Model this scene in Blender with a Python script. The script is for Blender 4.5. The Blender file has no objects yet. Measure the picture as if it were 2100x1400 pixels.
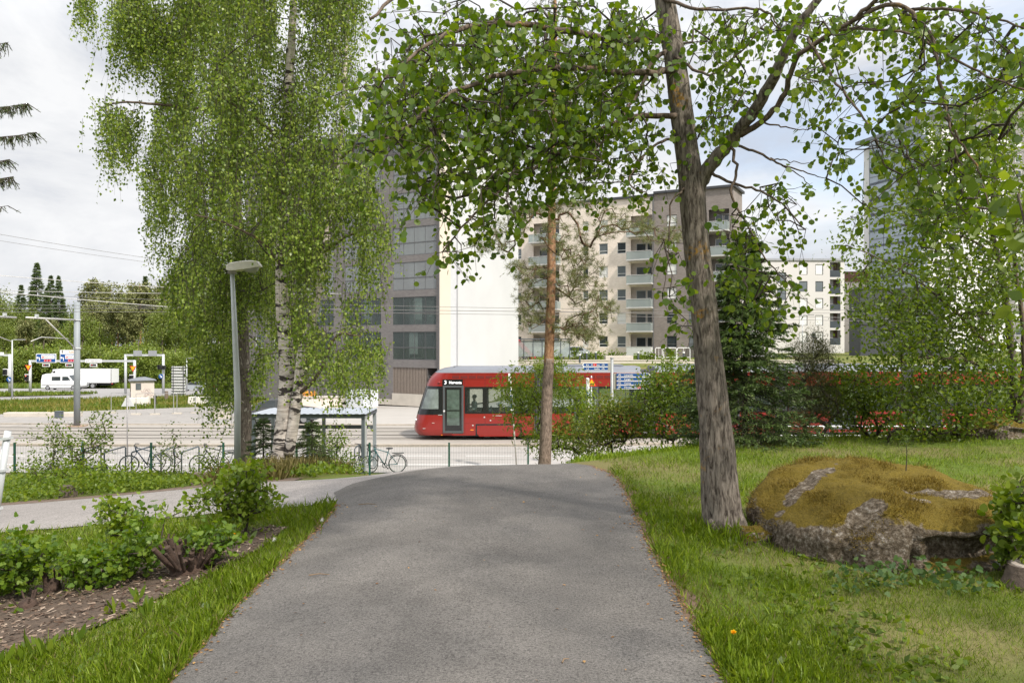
import bpy, math, random
import numpy as np
from mathutils import Vector, Matrix
rnd = random.Random(11)
rng = np.random.default_rng(5)
SC = bpy.context.scene
COL = SC.collection
PI = math.pi
F = 1600.0
ORG = {}

def P(px, py, d):
    """point at distance d whose direction was measured on the photograph"""
    return ((px - 1050) / F * d, d, 1.6 - (py - 700) / F * d)

def smooth(a, b, x):
    t = np.clip((np.asarray(x, float) - a) / (b - a), 0, 1)
    return t * t * (3 - 2 * t)

# ---------------------------------------------------------------- terrain height
def ycurve(x):
    """centre line of the near tram track"""
    x = np.asarray(x, float)
    return 39.8 + np.where(x > -8, 0.0025, 0.0012) * (x + 8) ** 2

def hz(x, y):
    x = np.asarray(x, float); y = np.asarray(y, float)
    u = -x - 1.0
    lean = 0.16 * 0.5 * (u + np.sqrt(u * u + 0.5))
    lean = 1.35 * np.tanh(lean / 1.35)
    yc = 10.4 + np.clip(x - 0.6, 0, 4) * 0.75
    S0 = smooth(0, 1, (y - yc) / (27.0 - yc))
    sp = lambda q: 0.5 * (q + np.sqrt(q * q + 0.25))
    S1 = np.minimum(1, sp(y - yc) / sp(27.0 - yc))
    wl = smooth(-1.8, -4.2, x)
    S = S0 * wl + S1 * (1 - wl)
    z = -lean * (1 - S) - 3.05 * S
    z = z - 0.3 * smooth(27, 30, y)
    far_l = -0.033 * (np.clip(y, 46, 210) - 46)
    far_r = 2.9 * smooth(70, 83, y)
    s = smooth(-4, 3, x)
    return z + far_l * (1 - s) + far_r * s + 0.12 * smooth(5.5, 9, x) * smooth(3, 10, y) * (1 - S)

def H(x, y):
    return float(hz(x, y))

# ---------------------------------------------------------------- mesh builder
class G:
    def __init__(s):
        s.v = []; s.f = []
    def add(s, vs, fs):
        o = len(s.v); s.v.extend([tuple(map(float, v)) for v in vs]); s.f.extend([tuple(i + o for i in f) for f in fs]); return s
    def box(s, cx, cy, cz, sx, sy, sz, rz=0.0, ry=0.0, rx=0.0):
        m = Matrix.Translation((cx, cy, cz)) @ Matrix.Rotation(rz, 4, 'Z') @ Matrix.Rotation(ry, 4, 'Y') @ Matrix.Rotation(rx, 4, 'X')
        vs = [m @ Vector((sx / 2 * a, sy / 2 * b, sz / 2 * c)) for a in (-1, 1) for b in (-1, 1) for c in (-1, 1)]
        return s.add(vs, [(0, 1, 3, 2), (4, 6, 7, 5), (0, 4, 5, 1), (2, 3, 7, 6), (0, 2, 6, 4), (1, 5, 7, 3)])
    def mm(s, x0, x1, y0, y1, z0, z1):
        return s.box((x0 + x1) / 2, (y0 + y1) / 2, (z0 + z1) / 2, abs(x1 - x0), abs(y1 - y0), abs(z1 - z0))
    def cbox(s, x0, x1, y0, y1, z0, z1, c=0.01):
        """box with chamfered vertical edges"""
        pl = [(x0 + c, y0), (x1 - c, y0), (x1, y0 + c), (x1, y1 - c), (x1 - c, y1), (x0 + c, y1), (x0, y1 - c), (x0, y0 + c)]
        return s.prism(pl, z0, z1)
    def prism(s, poly, z0, z1):
        n = len(poly)
        vs = [(x, y, z0) for x, y in poly] + [(x, y, z1) for x, y in poly]
        fs = [tuple(range(n))[::-1], tuple(range(n, 2 * n))] + [(i, (i + 1) % n, n + (i + 1) % n, n + i) for i in range(n)]
        return s.add(vs, fs)
    def xz(s, poly, y0, y1):
        """polygon in x,z pushed along y"""
        n = len(poly)
        vs = [(x, y0, z) for x, z in poly] + [(x, y1, z) for x, z in poly]
        fs = [tuple(range(n)), tuple(range(n, 2 * n))[::-1]] + [(i, n + i, n + (i + 1) % n, (i + 1) % n) for i in range(n)]
        return s.add(vs, fs)
    def loft(s, rings, cap=True):
        n = len(rings[0]); o = len(s.v)
        for r in rings: s.v.extend([tuple(map(float, p)) for p in r])
        for k in range(len(rings) - 1):
            for i in range(n):
                j = (i + 1) % n
                s.f.append((o + k * n + i, o + k * n + j, o + (k + 1) * n + j, o + (k + 1) * n + i))
        if cap:
            s.f.append(tuple(o + i for i in range(n))[::-1]); s.f.append(tuple(o + (len(rings) - 1) * n + i for i in range(n)))
        return s
    def tube(s, pts, rad, n=8, cap=True, jit=None):
        pts = [Vector(p) for p in pts]
        if not hasattr(rad, '__len__'): rad = [rad] * len(pts)
        rings = []; up = None
        for i, p in enumerate(pts):
            t = (pts[min(i + 1, len(pts) - 1)] - pts[max(i - 1, 0)]).normalized()
            if up is None:
                up = t.cross(Vector((0, 1, 0.01)))
                if up.length < 0.1: up = t.cross(Vector((1, 0, 0.01)))
            up = (up - t * up.dot(t)).normalized(); w = t.cross(up)
            ring = []
            for k in range(n):
                a = 2 * PI * k / n
                r = rad[i] * (1 if jit is None else jit(p, a))
                ring.append(p + up * (r * math.cos(a)) + w * (r * math.sin(a)))
            rings.append(ring)
        return s.loft(rings, cap)
    def disc(s, c, ax, r, th, n=20, r2=0.0):
        """wheel-like disc or ring round axis ax"""
        c = Vector(c); ax = Vector(ax).normalized(); a = ax.orthogonal().normalized(); b = ax.cross(a)
        def ring(rr, o): return [c + ax * o + a * (rr * math.cos(2 * PI * k / n)) + b * (rr * math.sin(2 * PI * k / n)) for k in range(n)]
        if r2 <= 0: return s.loft([ring(r * .94, -th / 2), ring(r, -th * .35), ring(r, th * .35), ring(r * .94, th / 2)])
        R = [ring(r2, -th / 2), ring(r, -th / 2), ring(r, th / 2), ring(r2, th / 2), ring(r2, -th / 2)]
        return s.loft(R, False)
    def ball(s, c, rx, ry, rz, nu=14, nv=9, fn=None):
        rings = []
        for j in range(nv + 1):
            ph = -PI / 2 + PI * j / nv
            cz = max(math.cos(ph), 0.02)
            ring = []
            for i in range(nu):
                th = 2 * PI * i / nu
                d = Vector((cz * math.cos(th), cz * math.sin(th), math.sin(ph)))
                k = fn(d) if fn else 1.0
                ring.append((c[0] + rx * d.x * k, c[1] + ry * d.y * k, c[2] + rz * d.z * k))
            rings.append(ring)
        return s.loft(rings)

def link(o, parent=None):
    COL.objects.link(o)
    if parent is not None:
        o.parent = parent
        ORG[o.name] = ORG.get(parent.name, (0, 0, 0))
    return o

def finish(name, me, mat, parent, sm, w=False):
    if w and parent is not None:
        ox, oy, oz = ORG[parent.name]
        me.transform(Matrix.Translation((-ox, -oy, -oz)))
    if sm:
        me.polygons.foreach_set('use_smooth', np.ones(len(me.polygons), bool))
    for m in (mat if isinstance(mat, (list, tuple)) else [mat]): me.materials.append(m)
    return link(bpy.data.objects.new(name, me), parent)

def part(name, g, mat, parent=None, sm=False, w=False, sharp=None):
    me = bpy.data.meshes.new(name)
    me.from_pydata(g.v, [], g.f); me.update()
    o = finish(name, me, mat, parent, sm, w)
    if sm and sharp:
        try: me.set_sharp_from_angle(angle=math.radians(sharp))
        except Exception: pass
    return o

def arrmesh(name, V, K, mat, parent=None, w=True, sm=False):
    """V: (N*K,3) vertices of N separate K-gons"""
    me = bpy.data.meshes.new(name)
    n = len(V); m = n // K
    me.vertices.add(n); me.vertices.foreach_set('co', np.ascontiguousarray(V, np.float32).ravel())
    me.loops.add(n); me.loops.foreach_set('vertex_index', np.arange(n, dtype=np.int32))
    me.polygons.add(m); me.polygons.foreach_set('loop_start', np.arange(0, n, K, dtype=np.int32))
    me.update(calc_edges=True); me.validate()
    return finish(name, me, mat, parent, sm, w)

def idxmesh(name, V, Q, mat, parent=None, w=True, sm=True):
    me = bpy.data.meshes.new(name)
    Q = np.asarray(Q, np.int32); K = Q.shape[1]
    me.vertices.add(len(V)); me.vertices.foreach_set('co', np.ascontiguousarray(V, np.float32).ravel())
    me.loops.add(Q.size); me.loops.foreach_set('vertex_index', Q.ravel())
    me.polygons.add(len(Q)); me.polygons.foreach_set('loop_start', np.arange(0, Q.size, K, dtype=np.int32))
    me.update(calc_edges=True); me.validate()
    return finish(name, me, mat, parent, sm, w)

def tag(o, label, cat, group=None, kind=None):
    o['label'] = label; o['category'] = cat
    if group: o['group'] = group
    if kind: o['kind'] = kind
    return o
def thing(name, label, cat, loc=(0, 0, 0), rz=0.0, group=None):
    o = bpy.data.objects.new(name, None); COL.objects.link(o)
    o.location = loc; o.rotation_euler = (0, 0, rz); o.empty_display_size = 0.2
    ORG[o.name] = tuple(loc)
    return tag(o, label, cat, group)
def struct(o, kind='structure'):
    o['kind'] = kind; return o
def kids(o): return [c for c in ALLC.get(o.name, [])]
ALLC = {}
def dup(root, loc, rz=0.0, label=None, sc=None, tilt=None):
    r = root.copy(); COL.objects.link(r); r.location = loc; r.rotation_euler = (tilt[0] if tilt else 0, tilt[1] if tilt else 0, rz)
    if sc: r.scale = sc if hasattr(sc, '__len__') else (sc, sc, sc)
    if label: r['label'] = label
    ORG[r.name] = tuple(loc)
    for ch in list(root.children):
        c = ch.copy(); COL.objects.link(c); c.parent = r
        for gch in list(ch.children):
            d = gch.copy(); COL.objects.link(d); d.parent = c
    return r

# ---------------------------------------------------------------- materials
def newmat(name):
    m = bpy.data.materials.new(name); m.use_nodes = True
    nt = m.node_tree; b = nt.nodes['Principled BSDF']
    return m, nt, b
def N(nt, t, **kw):
    n = nt.nodes.new(t)
    for k, v in kw.items(): setattr(n, k, v)
    return n
def ramp(nt, stops):
    r = nt.nodes.new('ShaderNodeValToRGB'); e = r.color_ramp.elements
    while len(e) < len(stops): e.new(0.5)
    for i, (p, c) in enumerate(stops):
        e[i].position = p; e[i].color = (c[0], c[1], c[2], 1)
    return r
def noise(nt, vec, scale, detail=4, rough=0.55, dist=0.0):
    n = nt.nodes.new('ShaderNodeTexNoise'); n.inputs['Scale'].default_value = scale
    n.inputs['Detail'].default_value = detail; n.inputs['Roughness'].default_value = rough; n.inputs['Distortion'].default_value = dist
    if vec is not None: nt.links.new(vec, n.inputs['Vector'])
    return n
def mapped(nt, sc=(1, 1, 1), coord='Object'):
    t = N(nt, 'ShaderNodeTexCoord'); mp = N(nt, 'ShaderNodeMapping'); mp.inputs['Scale'].default_value = sc
    nt.links.new(t.outputs[coord], mp.inputs['Vector']); return mp.outputs['Vector']
def mul(c, k): return tuple(min(1, x * k) for x in c)
def mix(nt, fac, a, b):
    n = nt.nodes.new('ShaderNodeMix'); n.data_type = 'RGBA'
    for s, v in ((n.inputs[0], fac), (n.inputs[6], a), (n.inputs[7], b)):
        if hasattr(v, 'is_output'): nt.links.new(v, s)
        elif hasattr(v, '__len__'): s.default_value = (v[0], v[1], v[2], 1)
        else: s.default_value = v
    return n.outputs[2]
def bumpn(nt, b, height, st, dist=0.02):
    n = nt.nodes.new('ShaderNodeBump'); n.inputs['Strength'].default_value = st; n.inputs['Distance'].default_value = dist
    nt.links.new(height, n.inputs['Height']); nt.links.new(n.outputs[0], b.inputs['Normal'])

MC = {}
def M(name, col, rough=0.6, metal=0.0, var=0.12, scale=3.0, bump=0.0, bs=40.0, spec=0.4, sc=(1, 1, 1), coat=0.0):
    if name in MC: return MC[name]
    m, nt, b = newmat(name)
    v = mapped(nt, sc)
    n1 = noise(nt, v, scale, 6, 0.6)
    r = ramp(nt, [(0.25, mul(col, 1 - var)), (0.75, mul(col, 1 + var))])
    nt.links.new(n1.outputs[0], r.inputs[0]); nt.links.new(r.outputs[0], b.inputs['Base Color'])
    b.inputs['Roughness'].default_value = rough; b.inputs['Metallic'].default_value = metal
    b.inputs['Specular IOR Level'].default_value = spec
    b.inputs['Coat Weight'].default_value = coat
    if bump:
        n2 = noise(nt, v, bs, 4, 0.6); bumpn(nt, b, n2.outputs[0], bump)
    MC[name] = m
    return m

def leafM(name, cols, trans=0.35, rough=0.5, clump=0.0):
    """leaf: three greens picked per leaf, part of the light passes through"""
    if name in MC: return MC[name]
    m, nt, b = newmat(name)
    g = N(nt, 'ShaderNodeNewGeometry')
    r = ramp(nt, [(0.0, cols[0]), (0.55, cols[1]), (1.0, cols[2])])
    nt.links.new(g.outputs['Random Per Island'], r.inputs[0])
    nt.links.new(r.outputs[0], b.inputs['Base Color'])
    b.inputs['Roughness'].default_value = rough; b.inputs['Specular IOR Level'].default_value = 0.35
    t = N(nt, 'ShaderNodeBsdfTranslucent')
    hs = N(nt, 'ShaderNodeHueSaturation'); hs.inputs['Hue'].default_value = 0.485; hs.inputs['Saturation'].default_value = 1.1; hs.inputs['Value'].default_value = 1.7
    nt.links.new(r.outputs[0], hs.inputs['Color']); nt.links.new(hs.outputs[0], t.inputs['Color'])
    mx = N(nt, 'ShaderNodeMixShader'); mx.inputs[0].default_value = trans
    nt.links.new(b.outputs[0], mx.inputs[1]); nt.links.new(t.outputs[0], mx.inputs[2])
    nt.links.new(mx.outputs[0], nt.nodes['Material Output'].inputs['Surface'])
    MC[name] = m
    return m

# ---------------------------------------------------------------- foliage tools
def unit(a): return a / (np.linalg.norm(a, axis=-1, keepdims=True) + 1e-9)
_a = np.linspace(0, 2 * PI, 8, endpoint=False)
ROUND = np.stack([0.5 * np.sin(_a), 0.5 - 0.5 * np.cos(_a) , 0.10 * np.abs(np.sin(_a))], 1); ROUND[4, 1] = 1.08
OVATE = np.array([(0, 0, 0), (.2, .2, .05), (.27, .48, .07), (0, 1, 0), (-.27, .48, .07), (-.2, .2, .05)], float)
DIAM = np.array([(0, 0, 0), (.36, .4, .06), (0, 1, 0), (-.36, .4, .06)], float)
BLADE = np.array([(-.05, 0, 0), (.05, 0, 0), (0, 1, 0)], float)
TUFT = np.array([(-.12, 0, 0), (.12, 0, 0), (.05, 1, .1), (-.05, 1, -.1)], float)

def leafverts(pts, size, shape, tdir=None, spread=1.0, nup=0.6):
    pts = np.asarray(pts, float); n = len(pts)
    size = np.broadcast_to(np.asarray(size, float), (n,)) * rng.uniform(.58, 1.25, n)
    t = rng.normal(size=(n, 3)) * spread
    if tdir is not None: t = t + np.asarray(tdir, float)
    t = unit(t)
    nn = rng.normal(size=(n, 3)); nn[:, 2] += nup
    nn = nn - t * np.sum(nn * t, 1, keepdims=True); nn = unit(nn)
    bb = np.cross(t, nn)
    V = pts[:, None, :] + size[:, None, None] * (shape[None, :, 0:1] * bb[:, None] + shape[None, :, 1:2] * t[:, None] + shape[None, :, 2:3] * nn[:, None])
    return V.reshape(-1, 3)

def segs(P0, P1, R0, R1, n=3):
    """many thin tapered sticks as one vertex/quad set"""
    P0 = np.asarray(P0, float); P1 = np.asarray(P1, float); m = len(P0)
    R0 = np.broadcast_to(np.asarray(R0, float), (m,)); R1 = np.broadcast_to(np.asarray(R1, float), (m,))
    t = unit(P1 - P0); a = np.cross(t, np.array([.31, .17, .93])); a = unit(a); b = np.cross(t, a)
    ang = np.arange(n) * 2 * PI / n
    ring = np.cos(ang)[None, :, None] * a[:, None] + np.sin(ang)[None, :, None] * b[:, None]
    V = np.concatenate([P0[:, None] + ring * R0[:, None, None], P1[:, None] + ring * R1[:, None, None]], 1)
    q = np.array([(k, (k + 1) % n, n + (k + 1) % n, n + k) for k in range(n)])
    Q = (np.arange(m) * 2 * n)[:, None, None] + q[None]
    return V.reshape(-1, 3), Q.reshape(-1, 4)

def grow(nodes, targets, r0=0.0035, step=0.35, sag=0.0, power=0.42, wob=0.05, rmax=1.0):
    """grow twigs from a branch network (nodes) out to every target; returns sticks P0,P1,R0,R1"""
    nodes = [np.asarray(n, float) for n in nodes]; nb = len(nodes)
    par = [-1] * nb; cnt = [0] * nb
    A = np.array(nodes)
    d = np.array([np.min(np.sum((A - t) ** 2, 1)) for t in targets]); order = np.argsort(d)
    buf = np.zeros((nb + len(targets) * 30, 3)); buf[:nb] = A; k = nb
    for ti in order:
        t = np.asarray(targets[ti], float)
        i = int(np.argmin(np.sum((buf[:k] - t) ** 2, 1))); p = buf[i].copy()
        L = np.linalg.norm(t - p); m = max(1, min(20, int(L / step) + 1)); prev = i
        off = rng.normal(size=3) * wob * L
        for s in range(1, m + 1):
            f = s / m
            q = p + (t - p) * f + off * math.sin(PI * f) + np.array([0, 0, sag * L * math.sin(PI * f)])
            if k >= len(buf): buf = np.concatenate([buf, np.zeros((1000, 3))])
            buf[k] = q; par.append(prev); cnt.append(0); prev = k; k += 1
        cnt[prev] = 1
    for j in range(k - 1, nb - 1, -1):
        if par[j] >= 0: cnt[par[j]] += cnt[j]
    idx = np.arange(nb, k); pa = np.array(par[nb:k]); c = np.array(cnt, float)
    ra = np.minimum(r0 * np.maximum(c[idx], 1) ** power, rmax)
    rp = np.where(pa >= nb, np.minimum(r0 * np.maximum(c[pa], 1) ** power, rmax), ra * 1.25)
    return buf[pa], buf[idx], np.minimum(rp, ra * 1.6), ra

def sub(pts, n):
    """resample a polyline to n points per segment (Catmull-Rom)"""
    p = [np.asarray(q, float) for q in pts]; p = [2 * p[0] - p[1]] + p + [2 * p[-1] - p[-2]]; out = []
    for i in range(1, len(p) - 2):
        for k in range(n):
            t = k / n
            out.append(0.5 * ((2 * p[i]) + (-p[i - 1] + p[i + 1]) * t + (2 * p[i - 1] - 5 * p[i] + 4 * p[i + 1] - p[i + 2]) * t * t + (-p[i - 1] + 3 * p[i] - 3 * p[i + 1] + p[i + 2]) * t ** 3))
    out.append(p[-2]); return out

TXT = {}
def textgeo(s, size=1.0, bold=0.0):
    """flat lettering: vertices (x right, y up) and faces, left edge at 0"""
    key = (s, bold)
    if key not in TXT:
        cu = bpy.data.curves.new('lettering', 'FONT'); cu.body = s; cu.size = 1.0; cu.resolution_u = 2; cu.offset = bold
        o = bpy.data.objects.new('lettering', cu); COL.objects.link(o)
        dg = bpy.context.evaluated_depsgraph_get()
        me = bpy.data.meshes.new_from_object(o.evaluated_get(dg))
        vs = [(v.co.x, v.co.y) for v in me.vertices]; fs = [tuple(p.vertices) for p in me.polygons]
        bpy.data.objects.remove(o); bpy.data.curves.remove(cu); bpy.data.meshes.remove(me)
        TXT[key] = (vs, fs)
    vs, fs = TXT[key]
    return [(x * size, y * size) for x, y in vs], fs
def lettering(g, s, x, y, z, size, width=None, bold=0.01, mirror=False):
    """writing on a plane facing -Y at depth y; width squeezes it to fit"""
    vs, fs = textgeo(s, size, bold)
    w = max(v[0] for v in vs); k = (width / w) if width else 1.0
    g.add([(x + v[0] * k, y, z + v[1]) for v in vs], fs); return w * k

def wallop(g, W, Hh, ops, depth=0.15, x0=0.0, z0=0.0, y=0.0):
    """wall face in the local XZ plane at y (outward -Y) with real openings and reveals; ops (xa,za,xb,zb)"""
    xs = sorted(set([x0, x0 + W] + [o[0] for o in ops] + [o[2] for o in ops])); zs = sorted(set([z0, z0 + Hh] + [o[1] for o in ops] + [o[3] for o in ops]))
    for i in range(len(xs) - 1):
        for j in range(len(zs) - 1):
            cx = (xs[i] + xs[i + 1]) / 2; cz = (zs[j] + zs[j + 1]) / 2
            if any(o[0] < cx < o[2] and o[1] < cz < o[3] for o in ops): continue
            g.add([(xs[i], y, zs[j]), (xs[i + 1], y, zs[j]), (xs[i + 1], y, zs[j + 1]), (xs[i], y, zs[j + 1])], [(0, 1, 2, 3)])
    for a, b, c, d in ops:
        q = [(a, b), (c, b), (c, d), (a, d)]
        for k in range(4):
            p0 = q[k]; p1 = q[(k + 1) % 4]
            g.add([(p0[0], y, p0[1]), (p0[0], y + depth, p0[1]), (p1[0], y + depth, p1[1]), (p1[0], y, p1[1])], [(0, 1, 2, 3)])
    return g
def frame(g, a, b, c, d, y0, y1, t=0.06):
    g.mm(a, c, y0, y1, b, b + t); g.mm(a, c, y0, y1, d - t, d); g.mm(a, a + t, y0, y1, b + t, d - t); g.mm(c - t, c, y0, y1, b + t, d - t); return g
# ---------------------------------------------------------------- camera, light, sky
SC.render.engine = 'CYCLES'
SC.view_settings.view_transform = 'Standard'; SC.view_settings.look = 'None'
SC.view_settings.gamma = 1.0; SC.view_settings.exposure = EXPO = 0.45
SC.cycles.max_bounces = 8; SC.cycles.diffuse_bounces = 4; SC.cycles.transparent_max_bounces = 12
SC.cycles.use_denoising = True
cam = bpy.data.cameras.new('camera'); cam.sensor_width = 36; cam.lens = F / 2100 * 36
cam.clip_end = 3000; cam.clip_start = 0.05
camo = bpy.data.objects.new('camera', cam); COL.objects.link(camo)
camo.location = (0, 0, 1.6); camo.rotation_euler = (PI / 2, 0, 0); SC.camera = camo

SUNDIR = Vector((0.66, -0.75, 0.0)).normalized(); SEL = math.radians(48)
sl = bpy.data.lights.new('sun', 'SUN'); sl.energy = 3.9; sl.angle = math.radians(3.0); sl.color = (1.0, 0.935, 0.84)
so = bpy.data.objects.new('sun', sl); COL.objects.link(so)
d = Vector((SUNDIR.x * math.cos(SEL), SUNDIR.y * math.cos(SEL), math.sin(SEL)))
so.rotation_euler = d.to_track_quat('Z', 'Y').to_euler(); so.location = (20, 10, 30)

w = bpy.data.worlds.new('World'); SC.world = w; w.use_nodes = True
nt = w.node_tree; bg = nt.nodes['Background']
sky = N(nt, 'ShaderNodeTexSky', sky_type='NISHITA'); sky.sun_disc = False
sky.sun_elevation = SEL; sky.sun_rotation = math.atan2(SUNDIR.x, SUNDIR.y); sky.altitude = 120; sky.dust_density = 2.0
tc = N(nt, 'ShaderNodeTexCoord')
mp = N(nt, 'ShaderNodeMapping'); mp.inputs['Scale'].default_value = (1, 1, 2.6); mp.inputs['Location'].default_value = (0.35, 0.1, 0.2)
nt.links.new(tc.outputs['Generated'], mp.inputs['Vector'])
n1 = noise(nt, mp.outputs[0], 1.7, 7, 0.55, 0.3)
mask = ramp(nt, [(0.25, (0, 0, 0)), (0.45, (1, 1, 1))]); nt.links.new(n1.outputs[0], mask.inputs[0])
n2 = noise(nt, mp.outputs[0], 3.1, 8, 0.6, 0.4)
shade = ramp(nt, [(0.38, (.45, .475, .53)), (0.50, (.62, .63, .65)), (0.60, (.70, .705, .715))]); nt.links.new(n2.outputs[0], shade.inputs[0])
# overcast brightening towards the zenith
sp = N(nt, 'ShaderNodeSeparateXYZ'); nt.links.new(tc.outputs['Generated'], sp.inputs[0])
mr = N(nt, 'ShaderNodeMapRange'); mr.inputs['From Min'].default_value = 0.3; mr.inputs['From Max'].default_value = 1.0; mr.inputs['To Min'].default_value = 1.0; mr.inputs['To Max'].default_value = 2.6
nt.links.new(sp.outputs[2], mr.inputs[0])
vm = N(nt, 'ShaderNodeVectorMath', operation='SCALE'); nt.links.new(shade.outputs[0], vm.inputs[0]); nt.links.new(mr.outputs[0], vm.inputs['Scale'])
blue = N(nt, 'ShaderNodeVectorMath', operation='SCALE'); nt.links.new(sky.outputs[0], blue.inputs[0]); blue.inputs['Scale'].default_value = 0.13
haze = N(nt, 'ShaderNodeVectorMath', operation='ADD'); nt.links.new(blue.outputs[0], haze.inputs[0]); haze.inputs[1].default_value = (0.22, 0.24, 0.27)
cm = mix(nt, mask.outputs[0], haze.outputs[0], vm.outputs[0])
nt.links.new(cm, bg.inputs['Color']); bg.inputs['Strength'].default_value = 1.0

# ---------------------------------------------------------------- ground sheet
def axis(lo, hi, step, far_lo, far_hi):
    a = list(np.arange(lo, hi + 1e-6, step)); s = step
    x = hi
    while x < far_hi: s *= 1.22; x += s; a.append(x)
    s = step; x = lo
    while x > far_lo: s *= 1.22; x -= s; a.insert(0, x)
    return np.array(a)
xs = axis(-17, 15, .3, -900, 900); ys = axis(-3, 33, .3, -60, 1500)
X, Y = np.meshgrid(xs, ys)
Z = hz(X, Y)
nx, ny = len(xs), len(ys)
V = np.stack([X, Y, Z], -1).reshape(-1, 3)
I = np.arange(nx * ny).reshape(ny, nx)
Q = np.stack([I[:-1, :-1], I[:-1, 1:], I[1:, 1:], I[1:, :-1]], -1).reshape(-1, 4)

def groundM():
    m, nt, b = newmat('lawn_soil')
    v = mapped(nt)
    a = noise(nt, v, 0.55, 5, .6); c = noise(nt, v, 9, 5, .7); f = noise(nt, v, 60, 3, .7)
    g1 = ramp(nt, [(0.3, (.06, .095, .014)), (.7, (.125, .165, .03))]); nt.links.new(c.outputs[0], g1.inputs[0])
    g2 = ramp(nt, [(0.3, (.11, .10, .04)), (.7, (.20, .18, .075))]); nt.links.new(f.outputs[0], g2.inputs[0])
    r = ramp(nt, [(.42, (0, 0, 0)), (.6, (1, 1, 1))]); nt.links.new(a.outputs[0], r.inputs[0])
    nt.links.new(mix(nt, r.outputs[0], g1.outputs[0], g2.outputs[0]), b.inputs['Base Color'])
    b.inputs['Roughness'].default_value = .95; b.inputs['Specular IOR Level'].default_value = .1
    bumpn(nt, b, f.outputs[0], .6, .02)
    return m
LAWN = groundM()
struct(idxmesh('ground', V, Q, LAWN))

def sheet(name, xs, ylo, yhi, ny, mat, off):
    """strip of ground-hugging surface between two edge curves y=ylo(x), y=yhi(x)"""
    xs = np.asarray(xs, float); t = np.linspace(0, 1, ny)
    lo = np.asarray([ylo(x) for x in xs]); hi = np.asarray([yhi(x) for x in xs])
    YY = lo[None] + (hi - lo)[None] * t[:, None]; XX = np.broadcast_to(xs[None], YY.shape)
    V = np.stack([XX, YY, hz(XX, YY) + off], -1).reshape(-1, 3)
    I = np.arange(len(xs) * ny).reshape(ny, len(xs))
    Q = np.stack([I[:-1, :-1], I[:-1, 1:], I[1:, 1:], I[1:, :-1]], -1).reshape(-1, 4)
    return struct(idxmesh(name, V, Q, mat))

def asphaltM(name, lo, hi, tint, stain=0.25):
    m, nt, b = newmat(name)
    v = mapped(nt)
    big = noise(nt, v, .7, 6, .62, .4); mid = noise(nt, v, 6, 5, .65); fine = noise(nt, v, 170, 2, .6); vf = noise(nt, v, 62, 4, .8)
    r = ramp(nt, [(.3, mul(tint, lo)), (.72, mul(tint, hi))]); nt.links.new(fine.outputs[0], r.inputs[0])
    st = ramp(nt, [(.36, (1 - stain,) * 3), (.6, (1.0,) * 3)]); nt.links.new(big.outputs[0], st.inputs[0])
    s2 = ramp(nt, [(.32, (.86,) * 3), (.66, (1.0,) * 3)]); nt.links.new(mid.outputs[0], s2.inputs[0])
    s3 = ramp(nt, [(.34, (.40,) * 3), (.54, (1.12,) * 3)]); nt.links.new(vf.outputs[0], s3.inputs[0])
    def mulc(a, c):
        n = nt.nodes.new('ShaderNodeMix'); n.data_type = 'RGBA'; n.blend_type = 'MULTIPLY'; n.inputs[0].default_value = 1
        nt.links.new(a, n.inputs[6]); nt.links.new(c, n.inputs[7]); return n.outputs[2]
    c = mulc(mulc(mulc(r.outputs[0], st.outputs[0]), s2.outputs[0]), s3.outputs[0])
    nt.links.new(c, b.inputs['Base Color']); b.inputs['Roughness'].default_value = .88; b.inputs['Specular IOR Level'].default_value = .25
    bumpn(nt, b, vf.outputs[0], .55, .008)
    return m
ASPH = asphaltM('old_asphalt', .088, .235, (1, .925, .85))
ASPH2 = asphaltM('worn_pinkish_asphalt', .22, .38, (1, .92, .87), .12)

# main footpath; edges follow the photograph's path
LY = np.array([-4, 2.0, 3.66, 5.12, 6.4, 7.5, 8.4, 9.2, 9.8, 10.3, 10.7]); LX = np.array([-1.7, -1.68, -1.71, -1.80, -1.80, -1.79, -1.88, -2.1, -2.0, -1.3, -.3])
RY = np.array([-4, 2.0, 3.66, 4.41, 5.95, 7.76, 9.0, 9.6, 10.1, 10.5, 10.8, 11.1]); RX = np.array([1.0, 1.0, 1.0, 1.02, 1.06, 1.18, 1.22, 1.17, 1.02, .80, .50, .1])
def edge_n(y, k): return .010 * math.sin(y * 7.1 + k) + .008 * math.sin(y * 17.3 + 2 * k) + .005 * math.sin(y * 41 + k)
def xl(y): return float(np.interp(y, LY, LX)) + edge_n(y, 1)
def xr(y): return float(np.interp(y, RY, RX)) + edge_n(y, 4)
SX = np.array([-22, -14, -8, -6.3, -4.7, -3.5, -2.67, -.63, .6, 1.0, 1.3]); SF = np.array([14.2, 13.0, 12.4, 12.2, 11.8, 11.4, 11.15, 10.95, 10.95, 10.7, 10.3])
SN = np.array([11.5, 10.6, 9.85, 9.6, 9.25, 9.0, 8.7, 8.3, 8.6, 9.2, 10.0])
def yf(x): return float(np.interp(x, SX, SF)) + edge_n(x, 2)
def yn(x): return float(np.interp(x, SX, SN)) + edge_n(x, 6)
yy = np.arange(-4, 10.62, .08)
tt = np.linspace(0, 1, 24)
XX = np.array([[xl(y) + (xr(y) - xl(y)) * t for t in tt] for y in yy]); YY = np.repeat(yy[:, None], 24, 1)
I = np.arange(XX.size).reshape(XX.shape)
Q = np.stack([I[:-1, :-1], I[:-1, 1:], I[1:, 1:], I[1:, :-1]], -1).reshape(-1, 4)
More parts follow.
